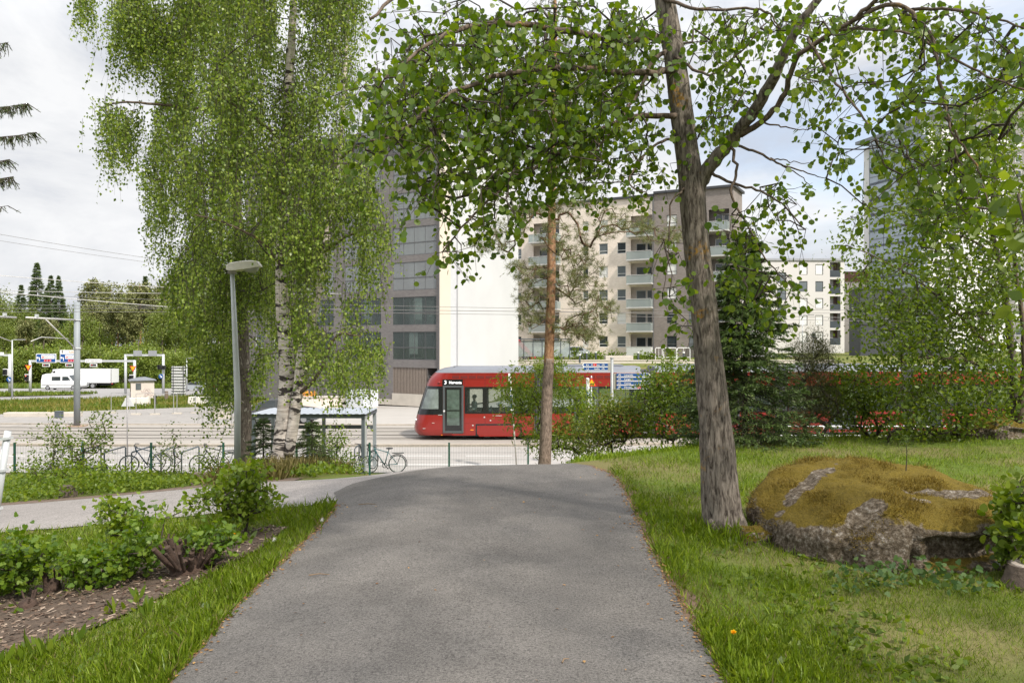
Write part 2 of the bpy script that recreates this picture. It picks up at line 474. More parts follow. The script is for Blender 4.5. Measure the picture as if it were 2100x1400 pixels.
def edge_strip(fx, sgn):
    ys_ = np.arange(-1, 8.5 if sgn < 0 else 10.3, .08); a_ = np.array([fx(q) for q in ys_]); w_ = np.array([.05 + .035 * math.sin(q * 5.3 + sgn) + .03 * math.sin(q * 13 + sgn) for q in ys_])
    XX = np.stack([a_ - sgn * .05, a_ + sgn * .01, a_ + sgn * (.02 + np.abs(w_))], 1); YY = np.repeat(ys_[:, None], 3, 1); I = np.arange(XX.size).reshape(XX.shape)
    Q = np.stack([I[:-1, :-1], I[:-1, 1:], I[1:, 1:], I[1:, :-1]], -1).reshape(-1, 4); ZZ = hz(XX, YY) + np.array([.012, .0175, .012])[None]
    struct(idxmesh('path_edge_soil', np.stack([XX, YY, ZZ], -1).reshape(-1, 3), Q, M('edge_soil', (.13, .085, .055), .95, var=.4, scale=20, bump=.6, bs=70)))
edge_strip(xl, -1); edge_strip(xr, 1)
struct(idxmesh('footpath', np.stack([XX, YY, hz(XX, YY) + .016], -1).reshape(-1, 3), Q, ASPH))
sheet('side_path', np.arange(-22, .55, .08), yn, yf, 18, ASPH2, .011)

CONC = M('tram_bed_concrete', (.30, .275, .245), .85, var=.1, scale=1.2, bump=.15, bs=30)
PAVE = M('light_paving', (.32, .30, .28), .85, var=.08, scale=.8, bump=.1, bs=50)
PLAZA = M('pale_plaza_gravel', (.34, .32, .295), .9, var=.09, scale=.6, bump=.2, bs=40)
GRAV = M('grey_gravel', (.27, .255, .24), .95, var=.18, scale=1.5, bump=.4, bs=25)
KERB = M('granite_kerb', (.33, .29, .24), .85, var=.25, scale=6)
ROADM = M('road_asphalt', (.25, .24, .235), .8, var=.1, scale=.4, bump=.1, bs=40)
DARKR = M('rail_steel', (.13, .115, .10), .45, .6, var=.2, scale=10)
PAINT = M('road_paint', (.72, .72, .70), .7, var=.08)
xw = np.concatenate([np.arange(-120, -40, 6), np.arange(-40, 45, 1.0), np.arange(45, 160, 6)])
kerb_y = lambda x: float(ycurve(x)) - 3.3
sheet('pavement', xw, lambda x: 28.4, kerb_y, 6, PAVE, .02)
sheet('tram_bed', xw, lambda x: kerb_y(x) + .3, lambda x: float(ycurve(x)) + 5.6, 8, CONC, .08)
sheet('street_asphalt', xw[(xw > -120)], lambda x: float(ycurve(x)) + 5.6, lambda x: float(ycurve(x)) + 6.5, 3, ROADM, .03)
sheet('plaza', np.arange(-15, 10, 1.0), lambda x: float(ycurve(x)) + 6.6, lambda x: 71.0, 12, PLAZA, .03)
g = G()
for i in range(len(xw) - 1):
    for yo, wd in ((-3.3, .3), (5.6, .25)):
        x0, x1 = xw[i], xw[i + 1]; a0 = float(ycurve(x0)) + yo; a1 = float(ycurve(x1)) + yo; z0 = H(x0, a0); z1 = H(x1, a1)
        g.add([(x0, a0, z0), (x1, a1, z1), (x1, a1 + wd, z1), (x0, a0 + wd, z0), (x0, a0, z0 + .13), (x1, a1, z1 + .13), (x1, a1 + wd, z1 + .13), (x0, a0 + wd, z0 + .13)],
              [(0, 1, 5, 4), (4, 5, 6, 7), (2, 3, 7, 6)])
struct(part('kerb', g, KERB))
for k, off in enumerate((-.72, .72, 2.35, 3.8)):
    g = G()
    for i in range(len(xw) - 1):
        x0, x1 = xw[i], xw[i + 1]; a0 = float(ycurve(x0)) + off; a1 = float(ycurve(x1)) + off; z0 = H(x0, a0) + .085; z1 = H(x1, a1) + .085
        g.add([(x0, a0 - .07, z0), (x1, a1 - .07, z1), (x1, a1 + .07, z1), (x0, a0 + .07, z0), (x0, a0 - .07, z0 + .02), (x1, a1 - .07, z1 + .02), (x1, a1 + .07, z1 + .02), (x0, a0 + .07, z0 + .02)],
              [(0, 1, 5, 4), (4, 5, 6, 7), (2, 3, 7, 6)])
    struct(part('tram_rail', g, DARKR))
g = G()
for off in (-1.3, -.1, .15, 1.35, 3.1, 1.75, 4.45):   # expansion joints beside the rails
    for i in range(len(xw) - 1):
        x0, x1 = xw[i], xw[i + 1]; a0 = float(ycurve(x0)) + off; a1 = float(ycurve(x1)) + off
        g.add([(x0, a0 - .03, H(x0, a0) + .084), (x1, a1 - .03, H(x1, a1) + .084), (x1, a1 + .03, H(x1, a1) + .084), (x0, a0 + .03, H(x0, a0) + .084)], [(0, 1, 2, 3)])
struct(part('tram_bed_joint', g, M('joint_filler', (.2, .185, .165), .9)))
g = G()
for yo, wd in ((31.2, .12), (33.6, .1)):
    for i in range(len(xw) - 1):
        x0, x1 = xw[i], xw[i + 1]
        if yo > 32 and (i % 3 == 0): continue
        g.add([(x0, yo, H(x0, yo) + .026), (x1, yo, H(x1, yo) + .026), (x1, yo + wd, H(x1, yo + wd) + .026), (x0, yo + wd, H(x0, yo + wd) + .026)], [(0, 1, 2, 3)])
struct(part('road_marking', g, PAINT))
# far crossing road on the left, turning lane and gravel yard
def band(name, pts_lo, pts_hi, mat, off, step=2.0, ny=6):
    lx, ly = zip(*pts_lo); hx, hy = zip(*pts_hi)
    return sheet(name, np.arange(min(lx), max(lx) + .1, step), lambda x: float(np.interp(x, lx, ly)), lambda x: float(np.interp(x, hx, hy)), ny, mat, off)
band('crossing_road', [(-140, 74), (-58, 75.5), (-45, 84), (-30, 100), (-22, 103), (40, 104)], [(-140, 124), (-60, 125), (-22, 128), (40, 130)], ROADM, .03, 2.0, 12)
band('gravel_yard', [(-44, 47), (-30, 46.8), (-6, 46.9)], [(-44, 50), (-36, 58), (-24, 70), (-15, 72), (-6, 72)], GRAV, .025, 1.0, 10)
def verge(name, poly_lo, poly_hi, off): return band(name, poly_lo, poly_hi, M('dry_verge', (.20, .19, .075), .95, var=.4, scale=.7, bump=.5, bs=12), off)
verge('traffic_island', [(-140, 84), (-62, 85), (-52, 96)], [(-140, 98), (-62, 98), (-52, 97)], .12)
# ================================================================ buildings
def brickM(name, c1, c2, mort, bw=.29, bh=.085, rough=.85):
    if name in MC: return MC[name]
    m, nt, b = newmat(name)
    t = N(nt, 'ShaderNodeTexCoord'); s = N(nt, 'ShaderNodeSeparateXYZ'); nt.links.new(t.outputs['Object'], s.inputs[0])
    ad = N(nt, 'ShaderNodeMath', operation='ADD'); nt.links.new(s.outputs[0], ad.inputs[0]); nt.links.new(s.outputs[1], ad.inputs[1])
    cb = N(nt, 'ShaderNodeCombineXYZ'); nt.links.new(ad.outputs[0], cb.inputs[0]); nt.links.new(s.outputs[2], cb.inputs[1])
    br = N(nt, 'ShaderNodeTexBrick'); br.inputs['Scale'].default_value = 1; br.inputs['Brick Width'].default_value = bw; br.inputs['Row Height'].default_value = bh
    br.inputs['Mortar Size'].default_value = .008; br.inputs['Bias'].default_value = 0
    for k, c in (('Color1', c1), ('Color2', c2), ('Mortar', mort)): br.inputs[k].default_value = (*c, 1)
    nt.links.new(cb.outputs[0], br.inputs['Vector'])
    n = noise(nt, t.outputs['Object'], .35, 5, .6); r = ramp(nt, [(.3, (.84,) * 3), (.7, (1.06,) * 3)]); nt.links.new(n.outputs[0], r.inputs[0])
    mm = nt.nodes.new('ShaderNodeMix'); mm.data_type = 'RGBA'; mm.blend_type = 'MULTIPLY'; mm.inputs[0].default_value = 1
    nt.links.new(br.outputs['Color'], mm.inputs[6]); nt.links.new(r.outputs[0], mm.inputs[7])
    nt.links.new(mm.outputs[2], b.inputs['Base Color']); b.inputs['Roughness'].default_value = rough
    MC[name] = m; return m
def glassM(name, col, rough=.06, alpha=.55):
    """window or balcony glass: mirror-like coat over a clear, lightly tinted pane"""
    if name in MC: return MC[name]
    m, nt, b = newmat(name)
    b.inputs['Base Color'].default_value = (*col, 1); b.inputs['Roughness'].default_value = rough; b.inputs['Specular IOR Level'].default_value = .7
    tr = N(nt, 'ShaderNodeBsdfTransparent'); tr.inputs[0].default_value = (.86, .92, .90, 1)
    mx = N(nt, 'ShaderNodeMixShader'); mx.inputs[0].default_value = alpha
    nt.links.new(tr.outputs[0], mx.inputs[1]); nt.links.new(b.outputs[0], mx.inputs[2]); nt.links.new(mx.outputs[0], nt.nodes['Material Output'].inputs['Surface'])
    MC[name] = m; return m
GBRICK = brickM('grey_brick', (.145, .132, .13), (.19, .175, .17), (.22, .21, .205))
BBRICK = brickM('beige_brick', (.72, .62, .53), (.84, .74, .65), (.76, .69, .61))
DBRICK = brickM('brown_grey_brick', (.20, .17, .155), (.26, .225, .205), (.28, .25, .235))
WHITE = M('white_render', (.52, .525, .535), .9, var=.06, scale=.25)
CREAM = M('cream_render', (.60, .53, .45), .9, var=.04, scale=.4)
GREYR = M('grey_render', (.50, .51, .53), .9, var=.05)
ROOF = M('dark_roof_sheet', (.06, .062, .068), .5, .3, var=.15)
FRAMEW = M('pale_window_frame', (.62, .62, .61), .5, var=.04)
FRAMED = M('dark_window_frame', (.10, .10, .105), .5, var=.1)
DGLASS = M('dark_window_glass', (.035, .045, .05), .05, var=.5, scale=.5, spec=.8)
SGLASS = M('grey_window_glass', (.13, .15, .16), .06, var=.4, scale=.4, spec=.8)
BLIND = M('white_blind', (.70, .70, .68), .5, var=.04, spec=.6)
BGLASS = glassM('balcony_glass', (.10, .12, .12), alpha=.35)
RGLASS = glassM('railing_glass', (.42, .46, .46), .15, alpha=.5)
SLAB = M('balcony_slab', (.52, .51, .50), .85, var=.06)
CONCW = M('cast_concrete', (.50, .46, .40), .9, var=.12, scale=1.2, bump=.1)
DARKIN = M('dark_interior', (.045, .043, .042), .9, var=.3)
WOODS = M('brown_slats', (.235, .195, .165), .7, var=.15, scale=8)

WM = {}
def window(parent, a, b, c, d, y, kind, fr=FRAMEW, bar=None, t=.07):
    """window part (frame) with its pane as a sub-part; meshes shared between equal windows"""
    key = (round(c - a, 2), round(d - b, 2), kind.name, fr.name, bar, t)
    if key not in WM:
        w_, h_ = c - a, d - b
        g = G(); frame(g, -w_ / 2, 0, w_ / 2, h_, -.03, .05, t)
        if bar: g.mm(-w_ / 2 + t, w_ / 2 - t, -.025, .045, h_ * bar - t / 2, h_ * bar + t / 2)
        p = G().mm(-w_ / 2 + t, w_ / 2 - t, .0, .015, t, h_ - t)
        wo = part('window', g, fr, parent); po = part('pane', p, kind, wo); WM[key] = (wo, po)
        wo.location = ((a + c) / 2, y, b); return wo
    wo, po = WM[key]
    x = wo.copy(); COL.objects.link(x); x.parent = parent; x.location = ((a + c) / 2, y, b)
    q = po.copy(); COL.objects.link(q); q.parent = x; return x
def pick(ks): return ks[rnd.randrange(len(ks))]

# ---------------------------------------------------------------- grey brick block with the white gable
T = thing('apartment_building', 'grey brick apartment block with glazed balconies and a tall blank white gable wall', 'building', (-6.2, 65.6, -3.95), math.radians(-31.5))
HT = 23.2; XL = -24.0; fl = [3.97 + 3.0 * k for k in range(7)]
bays = [(-4.95, -.2), (-10.6, -6.3), (-16.4, -12.0)]
ops = [(a, z + .0, b, z + 2.42) for a, b in bays for z in fl[:6]] + [(a, fl[6], b, fl[6] + 2.3) for a, b in bays[:2]]
ops += [(-4.95, 1.05, -1.15, 3.3), (-1.15, 0.02, -.12, 3.3)]
ops += [(-22.6 + 2.6 * i, z + .9, -21.4 + 2.6 * i, z + 2.3) for i in range(2) for z in fl]
g = wallop(G(), -XL, HT, ops, 1.7, XL, 0)
g.add([(XL, 0, 0), (XL, 12.6, 0), (XL, 12.6, HT), (XL, 0, HT)], [(0, 1, 2, 3)])
g.add([(XL, 12.6, 0), (0, 12.6, 0), (0, 12.6, HT), (XL, 12.6, HT)], [(0, 1, 2, 3)])
part('wall', g, GBRICK, T)
g = G().mm(XL + .1, -.16, 1.72, 1.9, .05, HT - .3); part('back_wall', g, M('balcony_back_wall', (.30, .28, .265), .9, var=.1), T)
g = G().mm(0, .10, 0.02, 1.62, 0, HT - .1); part('pilaster', g, CREAM, T)
g = G().mm(0, .04, 1.62, 2.55, 0, HT - .1); part('recess_panel', g, GREYR, T)
g = G().mm(0, .22, 2.55, 12.7, 1.6, HT - .15); part('gable_wall', g, WHITE, T)
g = G().mm(0, .12, 2.55, 12.7, 0, 1.6); part('gable_base', g, CONCW, T)
g = G().mm(XL - .35, .45, -.55, 12.9, HT, HT + .28); g.mm(XL + 1, -1, 1, 11.5, HT + .28, HT + .5); part('roof', g, ROOF, T)
g = G().tube([(.14, -.10, .2), (.14, -.10, HT)], .06, 8); part('downpipe', g, FRAMED, T)
for bi, (a, b) in enumerate(bays):
    for k, z in enumerate(fl[:7] if bi < 2 else fl[:6]):
        top = z + (2.42 if k < 6 else 2.3)
        fr_ = G().mm(a, b, .02, .07, z + 1.02, z + 1.10); fr_.mm(a, b, .02, .08, z - .0, z + .05); fr_.mm(a, b, .02, .07, top - .05, top)
        n_ = 4
        for i in range(n_ + 1): fr_.mm(a + (b - a - .03) * i / n_, a + (b - a - .03) * i / n_ + .03, .025, .065, z + .05, top - .05)
        bo = part('balcony', fr_, FRAMED, T)
        part('balcony_glass', G().mm(a + .03, b - .03, .035, .045, z + .05, top - .05), BGLASS if k < 2 else glassM('upper_balcony_glass', (.30, .31, .32), alpha=.55), bo)  # upper panes paler: cloud reflection put into the glass colour
        part('balcony_floor', G().mm(a + .01, b - .01, .09, 1.69, z - .12, z - .01), SLAB, bo)
        dr = G(); x0 = a + .5; frame(dr, x0, z + .1, x0 + 1.5, z + 2.2, 1.62, 1.70, .06); frame(dr, x0 + 1.9, z + .0, x0 + 2.8, z + 2.2, 1.62, 1.70, .06); part('balcony_door', dr, FRAMEW, bo)
        part('door_pane', G().mm(x0 + .06, x0 + 1.44, 1.65, 1.67, z + .16, z + 2.14).mm(x0 + 1.96, x0 + 2.74, 1.65, 1.67, z + .06, z + 2.14), pick([DGLASS, SGLASS, BLIND]) if k else SGLASS, bo)
        cu = G(); xc = a + rnd.uniform(1.2, 2.4)
        if k in (3, 4, 5):
            for q_ in range(3): cu.mm(a + .7 + q_ * 1.05, a + 1.6 + q_ * 1.05 + rnd.uniform(-.3, .1), .14, .17, z + .06, top - .08)
        else: cu.mm(xc, xc + .9, .14, .16, z + .5, top - .08)
        part('blind', cu, BLIND, bo)
def chair(g, x, y, z):
    for dx in (0, .36):
        g.tube([(x + dx, y, z), (x + dx + .3, y + .02, z + .45)], .016, 5); g.tube([(x + dx + .3, y, z), (x + dx, y + .02, z + .45)], .016, 5)
        g.tube([(x + dx, y, z + .45), (x + dx - .08, y, z + .85)], .016, 5)
    g.mm(x, x + .4, y - .2, y + .2, z + .44, z + .47); g.mm(x - .1, x + .3, y - .2, y + .2, z + .7, z + .82); return g
for xx in (-2.5, -1.2):
    c = part('folding_chair', chair(G(), 0, 0, 0), M('white_metal', (.75, .75, .74), .4, var=.03))
    c.location = T.location + Matrix.Rotation(math.radians(-31.5), 3, 'Z') @ Vector((xx, .6, fl[1])); c.rotation_euler = (0, 0, math.radians(-31.5))
    tag(c, 'white folding chair on the second glazed balcony, %s of two' % ('left' if xx < -2 else 'right'), 'chair', 'folding chairs on the balcony')
g = G()
for i in range(23): g.mm(-4.93 + i * .165, -4.93 + i * .165 + .10, .05, .13, 1.06, 3.29)
g.mm(-4.94, -1.16, .14, .17, 1.06, 3.29)
part('slat_screen', g, WOODS, T)
part('concrete_base', G().mm(-5.0, -1.12, -.06, .3, 0, 1.04).mm(-12, -5.0, -.04, .0, 0, .5), CONCW, T)
part('passage_wall', G().mm(-1.13, -.12, 1.2, 1.3, 0, 3.3), DARKIN, T)
g = G().disc((-.85, -.03, 2.55), (0, 1, 0), .14, .04, 16, .1); part('wall_lamp', g, FRAMED, T)
part('lamp', G().ball((-5.6, -.12, 3.62), .12, .12, .1, 10, 6), FRAMED, T)
for i in range(2):
    for z in fl: window(T, -22.6 + 2.6 * i, z + .9, -21.4 + 2.6 * i, z + 2.3, .1, pick([DGLASS, SGLASS, BLIND]))

# ---------------------------------------------------------------- beige brick block with glass balconies
T = thing('apartment_building', 'long beige and brown brick apartment block with glass balconies behind the pine', 'building', (0.7, 108.8, -1.3), math.radians(-27.9))
HB = 21.4; z0 = 1.9
rows = [2.15 + 3.05 * k for k in range(6)]
cols = [(.0, .7), (9.9, 10.7), (12.2, 13.45), (14.75, 15.95)]
ops = [(a, z, b, z + 1.45) for a, b in cols for z in rows] + [(2.0, rows[5] + 2.4, 2.7, rows[5] + 3.4)]
bal = [(2.4, 6.6), (16.45, 19.6)]
ops += [(a + .15, z - .95, b - .15, z + 1.7) for a, b in bal for z in rows]
g = wallop(G(), 19.74 + 8, HB, ops, .14, -8, 0); part('wall', g, BBRICK, T)
for a, b in bal:
    for z in rows: pass
part('recess_wall', G().mm(-7.9, 19.7, 1.3, 1.4, .1, HB - .2), BBRICK, T)
dcols = [(21.4, 22.7), (24.2, 25.3)]; db = (26.7, 29.2)
ops2 = [(a, z, b, z + 1.45) for a, b in dcols for z in rows] + [(db[0], z - .95, db[1], z + 1.7) for z in rows]
g = wallop(G(), 29.7 - 19.74, HB + .25, ops2, .14, 19.74, 0, -.12)
g.add([(29.7, -.12, 0), (29.7, 5, 0), (29.7, 5, HB + .25), (29.7, -.12, HB + .25)], [(0, 1, 2, 3)]); g.add([(19.74, -.12, 0), (19.74, 0, 0), (19.74, 0, HB + .25), (19.74, -.12, HB + .25)], [(3, 2, 1, 0)])
part('brown_wall', g, DBRICK, T)
part('brown_recess_wall', G().mm(19.9, 29.6, 1.3, 1.4, .1, HB - .2), DBRICK, T)
part('roof', G().mm(-8.3, 19.74, -.25, 13, HB, HB + .3).mm(19.74, 30.0, -.4, 5.2, HB + .25, HB + .55), ROOF, T)
part('downpipe', G().tube([(19.66, -.2, 0), (19.66, -.2, HB)], .09, 8), FRAMED, T)
part('plinth', G().mm(-8, 19.6, -.06, -.005, 0, 1.1), M('plinth_concrete', (.42, .385, .35), .9), T)
for a, b in cols:
    for z in rows: window(T, a, z, b, z + 1.45, .1, pick([BLIND, SGLASS, SGLASS, DGLASS, BLIND]), FRAMEW, .3)
window(T, 2.0, rows[5] + 2.4, 2.7, rows[5] + 3.4, .1, SGLASS)
for a, b in dcols:
    for z in rows: window(T, a, z, b, z + 1.45, 0.0, pick([BLIND, SGLASS, DGLASS]), FRAMED, .3)
for a, b in bal + [db]:
    for k, z in enumerate(rows):
        yo = 0 if a < 20 else -.12
        s = G().mm(a - .1, b + .1, yo - 1.15, yo + 1.28, z - 1.12, z - .97); bo = part('balcony', s, SLAB, T)
        gl = G().mm(a - .05, b + .05, yo - 1.12, yo - 1.10, z - .97, z + .05); gl.mm(a - .05, a - .03, yo - 1.1, yo - .01, z - .97, z + .05).mm(b + .03, b + .05, yo - 1.1, yo - .01, z - .97, z + .05)
        part('railing_glass', gl, RGLASS if k else M('milky_glass', (.6, .61, .6), .3, var=.03), bo)
        part('handrail', G().mm(a - .08, b + .08, yo - 1.15, yo - 1.08, z + .05, z + .10), FRAMEW, bo)
        f2 = G(); w_ = b - a; frame(f2, a + .5, z - .95, a + w_ * .58, z + 1.3, 1.2 , 1.29, .07); frame(f2, a + w_ * .62, z - .95, b - .3, z + 1.3, 1.2, 1.29, .07); part('balcony_window', f2, FRAMEW, bo)
        part('pane', G().mm(a + .57, a + w_ * .58 - .07, 1.24, 1.26, z - .88, z + 1.23).mm(a + w_ * .62 + .07, b - .37, 1.24, 1.26, z - .88, z + 1.23), pick([DGLASS, SGLASS]), bo)

# ---------------------------------------------------------------- far white block
T = thing('apartment_building', 'plain white apartment block with a column of dark balconies beyond the spruce', 'building', (44.0, 137, -3), math.radians(2))
HW = 18.8
rz_ = [4.4 + 2.98 * k for k in range(5)]; wc = [(6.5, 8.0), (9.4, 10.8)]
ops = [(a, z, b, z + 1.85) for a, b in wc for z in rz_] + [(2.6, z + 1.5, 4.2, z + 3.4) for z in rz_[:4]] + [(12.0, z - .4, 13.9, z + 2.2) for z in rz_]
g = wallop(G(), 18.6, HW, ops, .15, -4, 0); g.add([(-4, 0, 0), (-4, 14, 0), (-4, 14, HW), (-4, 0, HW)], [(0, 1, 2, 3)]); g.add([(14.6, 0, 0), (14.6, 14, 0), (14.6, 14, HW), (14.6, 0, HW)], [(0, 1, 2, 3)])
part('wall', g, M('offwhite_render', (.58, .56, .54), .9, var=.03, scale=.3), T)
part('roof', G().mm(-4.2, 14.8, -.2, 14, HW, HW + .35), M('grey_roof_sheet', (.30, .31, .33), .6), T)
for i, (a, b) in enumerate(wc):
    for k, z in enumerate(rz_): window(T, a, z, b, z + 1.85, .1, (BLIND if k != 3 else SGLASS), FRAMED, None, .1)
for z in rz_[:4]: window(T, 2.6, z + 1.5, 4.2, z + 3.4, .1, SGLASS, FRAMED, None, .1)
for z in rz_:
    s = G().mm(12.0, 13.9, .02, 1.4, z - .6, z - .42); bo = part('balcony', s, SLAB, T)
    part('balcony_glass', G().mm(12.02, 13.88, .06, .08, z - .4, z + .8), DGLASS, bo)
    part('back_wall', G().mm(12.0, 13.9, 1.2, 1.3, z - .4, z + 2.2), M('brown_panel', (.14, .09, .075), .8), bo)
    part('blind', G().mm(12.3, 13.0, .9, .92, z + .7, z + 2.2), M('grey_curtain', (.35, .34, .33), .9), bo)

# brown-topped shop centre beyond, dark low block in front of it
T = thing('commercial_building', 'long building with a brown roof band and white walls beside the glass tower', 'building', (60, 152, -2), math.radians(0))
ops = [(3.3, 12.6, 5.0, 14.2), (6.6, 12.6, 8.4, 14.2), (0.3, 13.4, 1.6, 14.6)]
g = wallop(G(), 18, 13.6 + 1.6, ops, .2, -1, 0); part('wall', g, M('pinkish_white_render', (.66, .60, .56), .9, var=.04), T)
part('roof_band', G().mm(-1, 17, -.15, 8, 15.2, 17.2), M('brown_cladding', (.17, .085, .065), .8, var=.1, scale=2), T)
part('corner_panel', G().mm(-.8, .6, -.06, -.01, 5, 11.8), M('rust_panel', (.32, .10, .05), .8), T)
for o in ops: window(T, *o, .12, SGLASS, FRAMEW, None, .12)
part('mural', G().mm(7.8, 10.8, -.05, -.02, 9.4, 13.0), M('teal_and_white_mural', (.5, .6, .62), .7, var=.5, scale=1.2), T)
T = thing('low_building', 'dark grey windowless block with a slanted roof edge below the glass tower', 'building', (49.6, 111, -1), math.radians(0))
part('wall', G().mm(0, 12, 0, 3.8, 0, 10), M('dark_metal_cladding', (.055, .058, .066), .6, var=.1, scale=.8), T)
part('roof_edge', G().mm(-.1, 12.1, -.1, 3.9, 10, 10.2), ROOF, T)
window(T, 7.5, 4.5, 9.5, 6.3, -.06, SGLASS, FRAMED, None, .1)

# ---------------------------------------------------------------- glass tower
T = thing('apartment_tower', 'tall tower with blue grey glazed balconies on its corner and white walls', 'building', (72.7, 139, -2), math.radians(16))
HT = 43.0; nf = 14
part('wall', G().mm(1.6, 20, .0, 16, 0, HT - 1.2), M('tower_white', (.68, .67, .67), .9, var=.04, scale=.3), T)
part('core', G().mm(.25, 1.6, .4, 13, 0, HT - .6), M('tower_grey', (.24, .26, .29), .8), T)
part('roof', G().mm(-.3, 20.2, -.3, 16.2, HT - .6, HT), M('tower_roof', (.20, .215, .24), .6), T)
TG = M('tower_glass', (.30, .35, .41), .08, var=.25, scale=.4, spec=.8)
for k in range(nf):
    z = 1 + 3.0 * k
    s = G().mm(-.1, 1.7, -.12, 12.5, z - .35, z + .05); bo = part('balcony', s, M('tower_slab', (.10, .115, .145), .7), T)
    part('balcony_glass', G().mm(-.04, 0, .0, 12.4, z + .05, z + 2.62), TG, bo)
    part('balcony_rail', G().mm(-.07, -.045, -.02, 12.4, z + 1.1, z + 1.2), FRAMED, bo)
    part('corner_glass', G().mm(.0, 1.6, -.05, -.02, z + .05, z + 2.62), M('tower_corner_glass', (.13, .16, .2), .08, var=.3, spec=.8), bo)
    for i in range(1, 6): pass
    window(T, .25, z + .5, .95, z + 2.2, -.07, SGLASS, FRAMEW, None, .1)
    for x in (3.2, 6.4, 12.8, 16.0): window(T, x, z + .7, x + 1.5, z + 2.3, -.03, pick([SGLASS, DGLASS, BLIND]), FRAMED, None, .1)
part('side_block', G().mm(13.5, 40, 3.0, 18, 0, HT + 6), M('tower_grey_brick', (.24, .23, .225), .85, var=.08), T)
for k in range(14):
    z = 1 + 3.0 * k
    for x in (21.5, 25, 28.5, 32): window(T, x, z + .7, x + 1.5, z + 2.3, 2.97, pick([SGLASS, DGLASS, BLIND]), FRAMEW, None, .1)
# pale house far behind the birch
T = thing('apartment_building', 'beige apartment house with orange balcony fronts glimpsed behind the birches', 'building', (-26, 92, -5), math.radians(-8))
part('wall', wallop(G(), 16, 17, [(1 + 3 * i, 2.5 + 3 * k, 2.6 + 3 * i, 4.2 + 3 * k) for i in range(5) for k in range(5)], .15, 0, 0).mm(.1, 15.9, .4, 10, 0, 16.9), M('beige_render', (.55, .47, .40), .9), T)
part('roof', G().mm(-.3, 16.3, -.3, 10.3, 17, 17.3), ROOF, T)
for i in range(5):
    for k in range(5): window(T, 1 + 3 * i, 2.5 + 3 * k, 2.6 + 3 * i, 4.2 + 3 * k, .1, pick([DGLASS, SGLASS]))
part('balcony', G().mm(9.5, 14.5, -1.2, 0, 5.4, 6.5).mm(9.5, 14.5, -1.2, 0, 8.4, 9.5).mm(9.5, 14.5, -1.2, 0, 11.4, 12.5), M('orange_panel', (.5, .22, .09), .7), T)

# ---------------------------------------------------------------- small masonry near the blocks
w_ = tag(part('retaining_wall', G().mm(-2, 34, 82.4, 82.9, -3.6, -.42).mm(-2.05, 34.05, 82.35, 82.95, -.42, -.34), M('pale_concrete', (.55, .50, .44), .9, var=.08)), 'long low pale concrete retaining wall behind the tram roof', 'wall')
pb = tag(part('planter', G().cbox(10.0, 13.0, 83.6, 85.0, -.6, .05, .05).mm(10.1, 12.9, 83.7, 84.9, .05, .06), M('pale_concrete', (.5, .5, .5))), 'square beige concrete planter on the terrace behind the signpost', 'planter')
wb = thing('storage_container', 'white metal container standing left of the grey brick block', 'container', (-12.0, 63.2, -4.0), math.radians(-28))
part('body', G().cbox(-1.9, 0, 0, 1.9, 0.2, 1.6, .03), M('white_container_paint', (.60, .63, .66), .5, var=.03), wb)
part('skid', G().mm(-1.9, -1.6, .1, 1.8, 0, .2).mm(-.3, 0, .1, 1.8, 0, .2), CONCW, wb)
pw = thing('planter_wall', 'low beige brick planter with orange flowers behind the birch', 'planter', (-17.2, 62.5, -4.0), math.radians(-5))
part('wall', G().mm(0, 3.4, 0, .9, 0, 1.1), BBRICK, pw); part('coping', G().mm(-.05, 3.45, -.05, .95, 1.1, 1.2), CONCW, pw)
fp = np.column_stack([rng.uniform(.2, 1.4, 160), rng.uniform(.1, .8, 160), rng.uniform(1.2, 1.55, 160)])
arrmesh('flowers', leafverts(fp, .14, OVATE), 6, leafM('orange_petals', [(.7, .28, .01), (.8, .4, .02), (.6, .3, .02)], .2), pw, w=False)
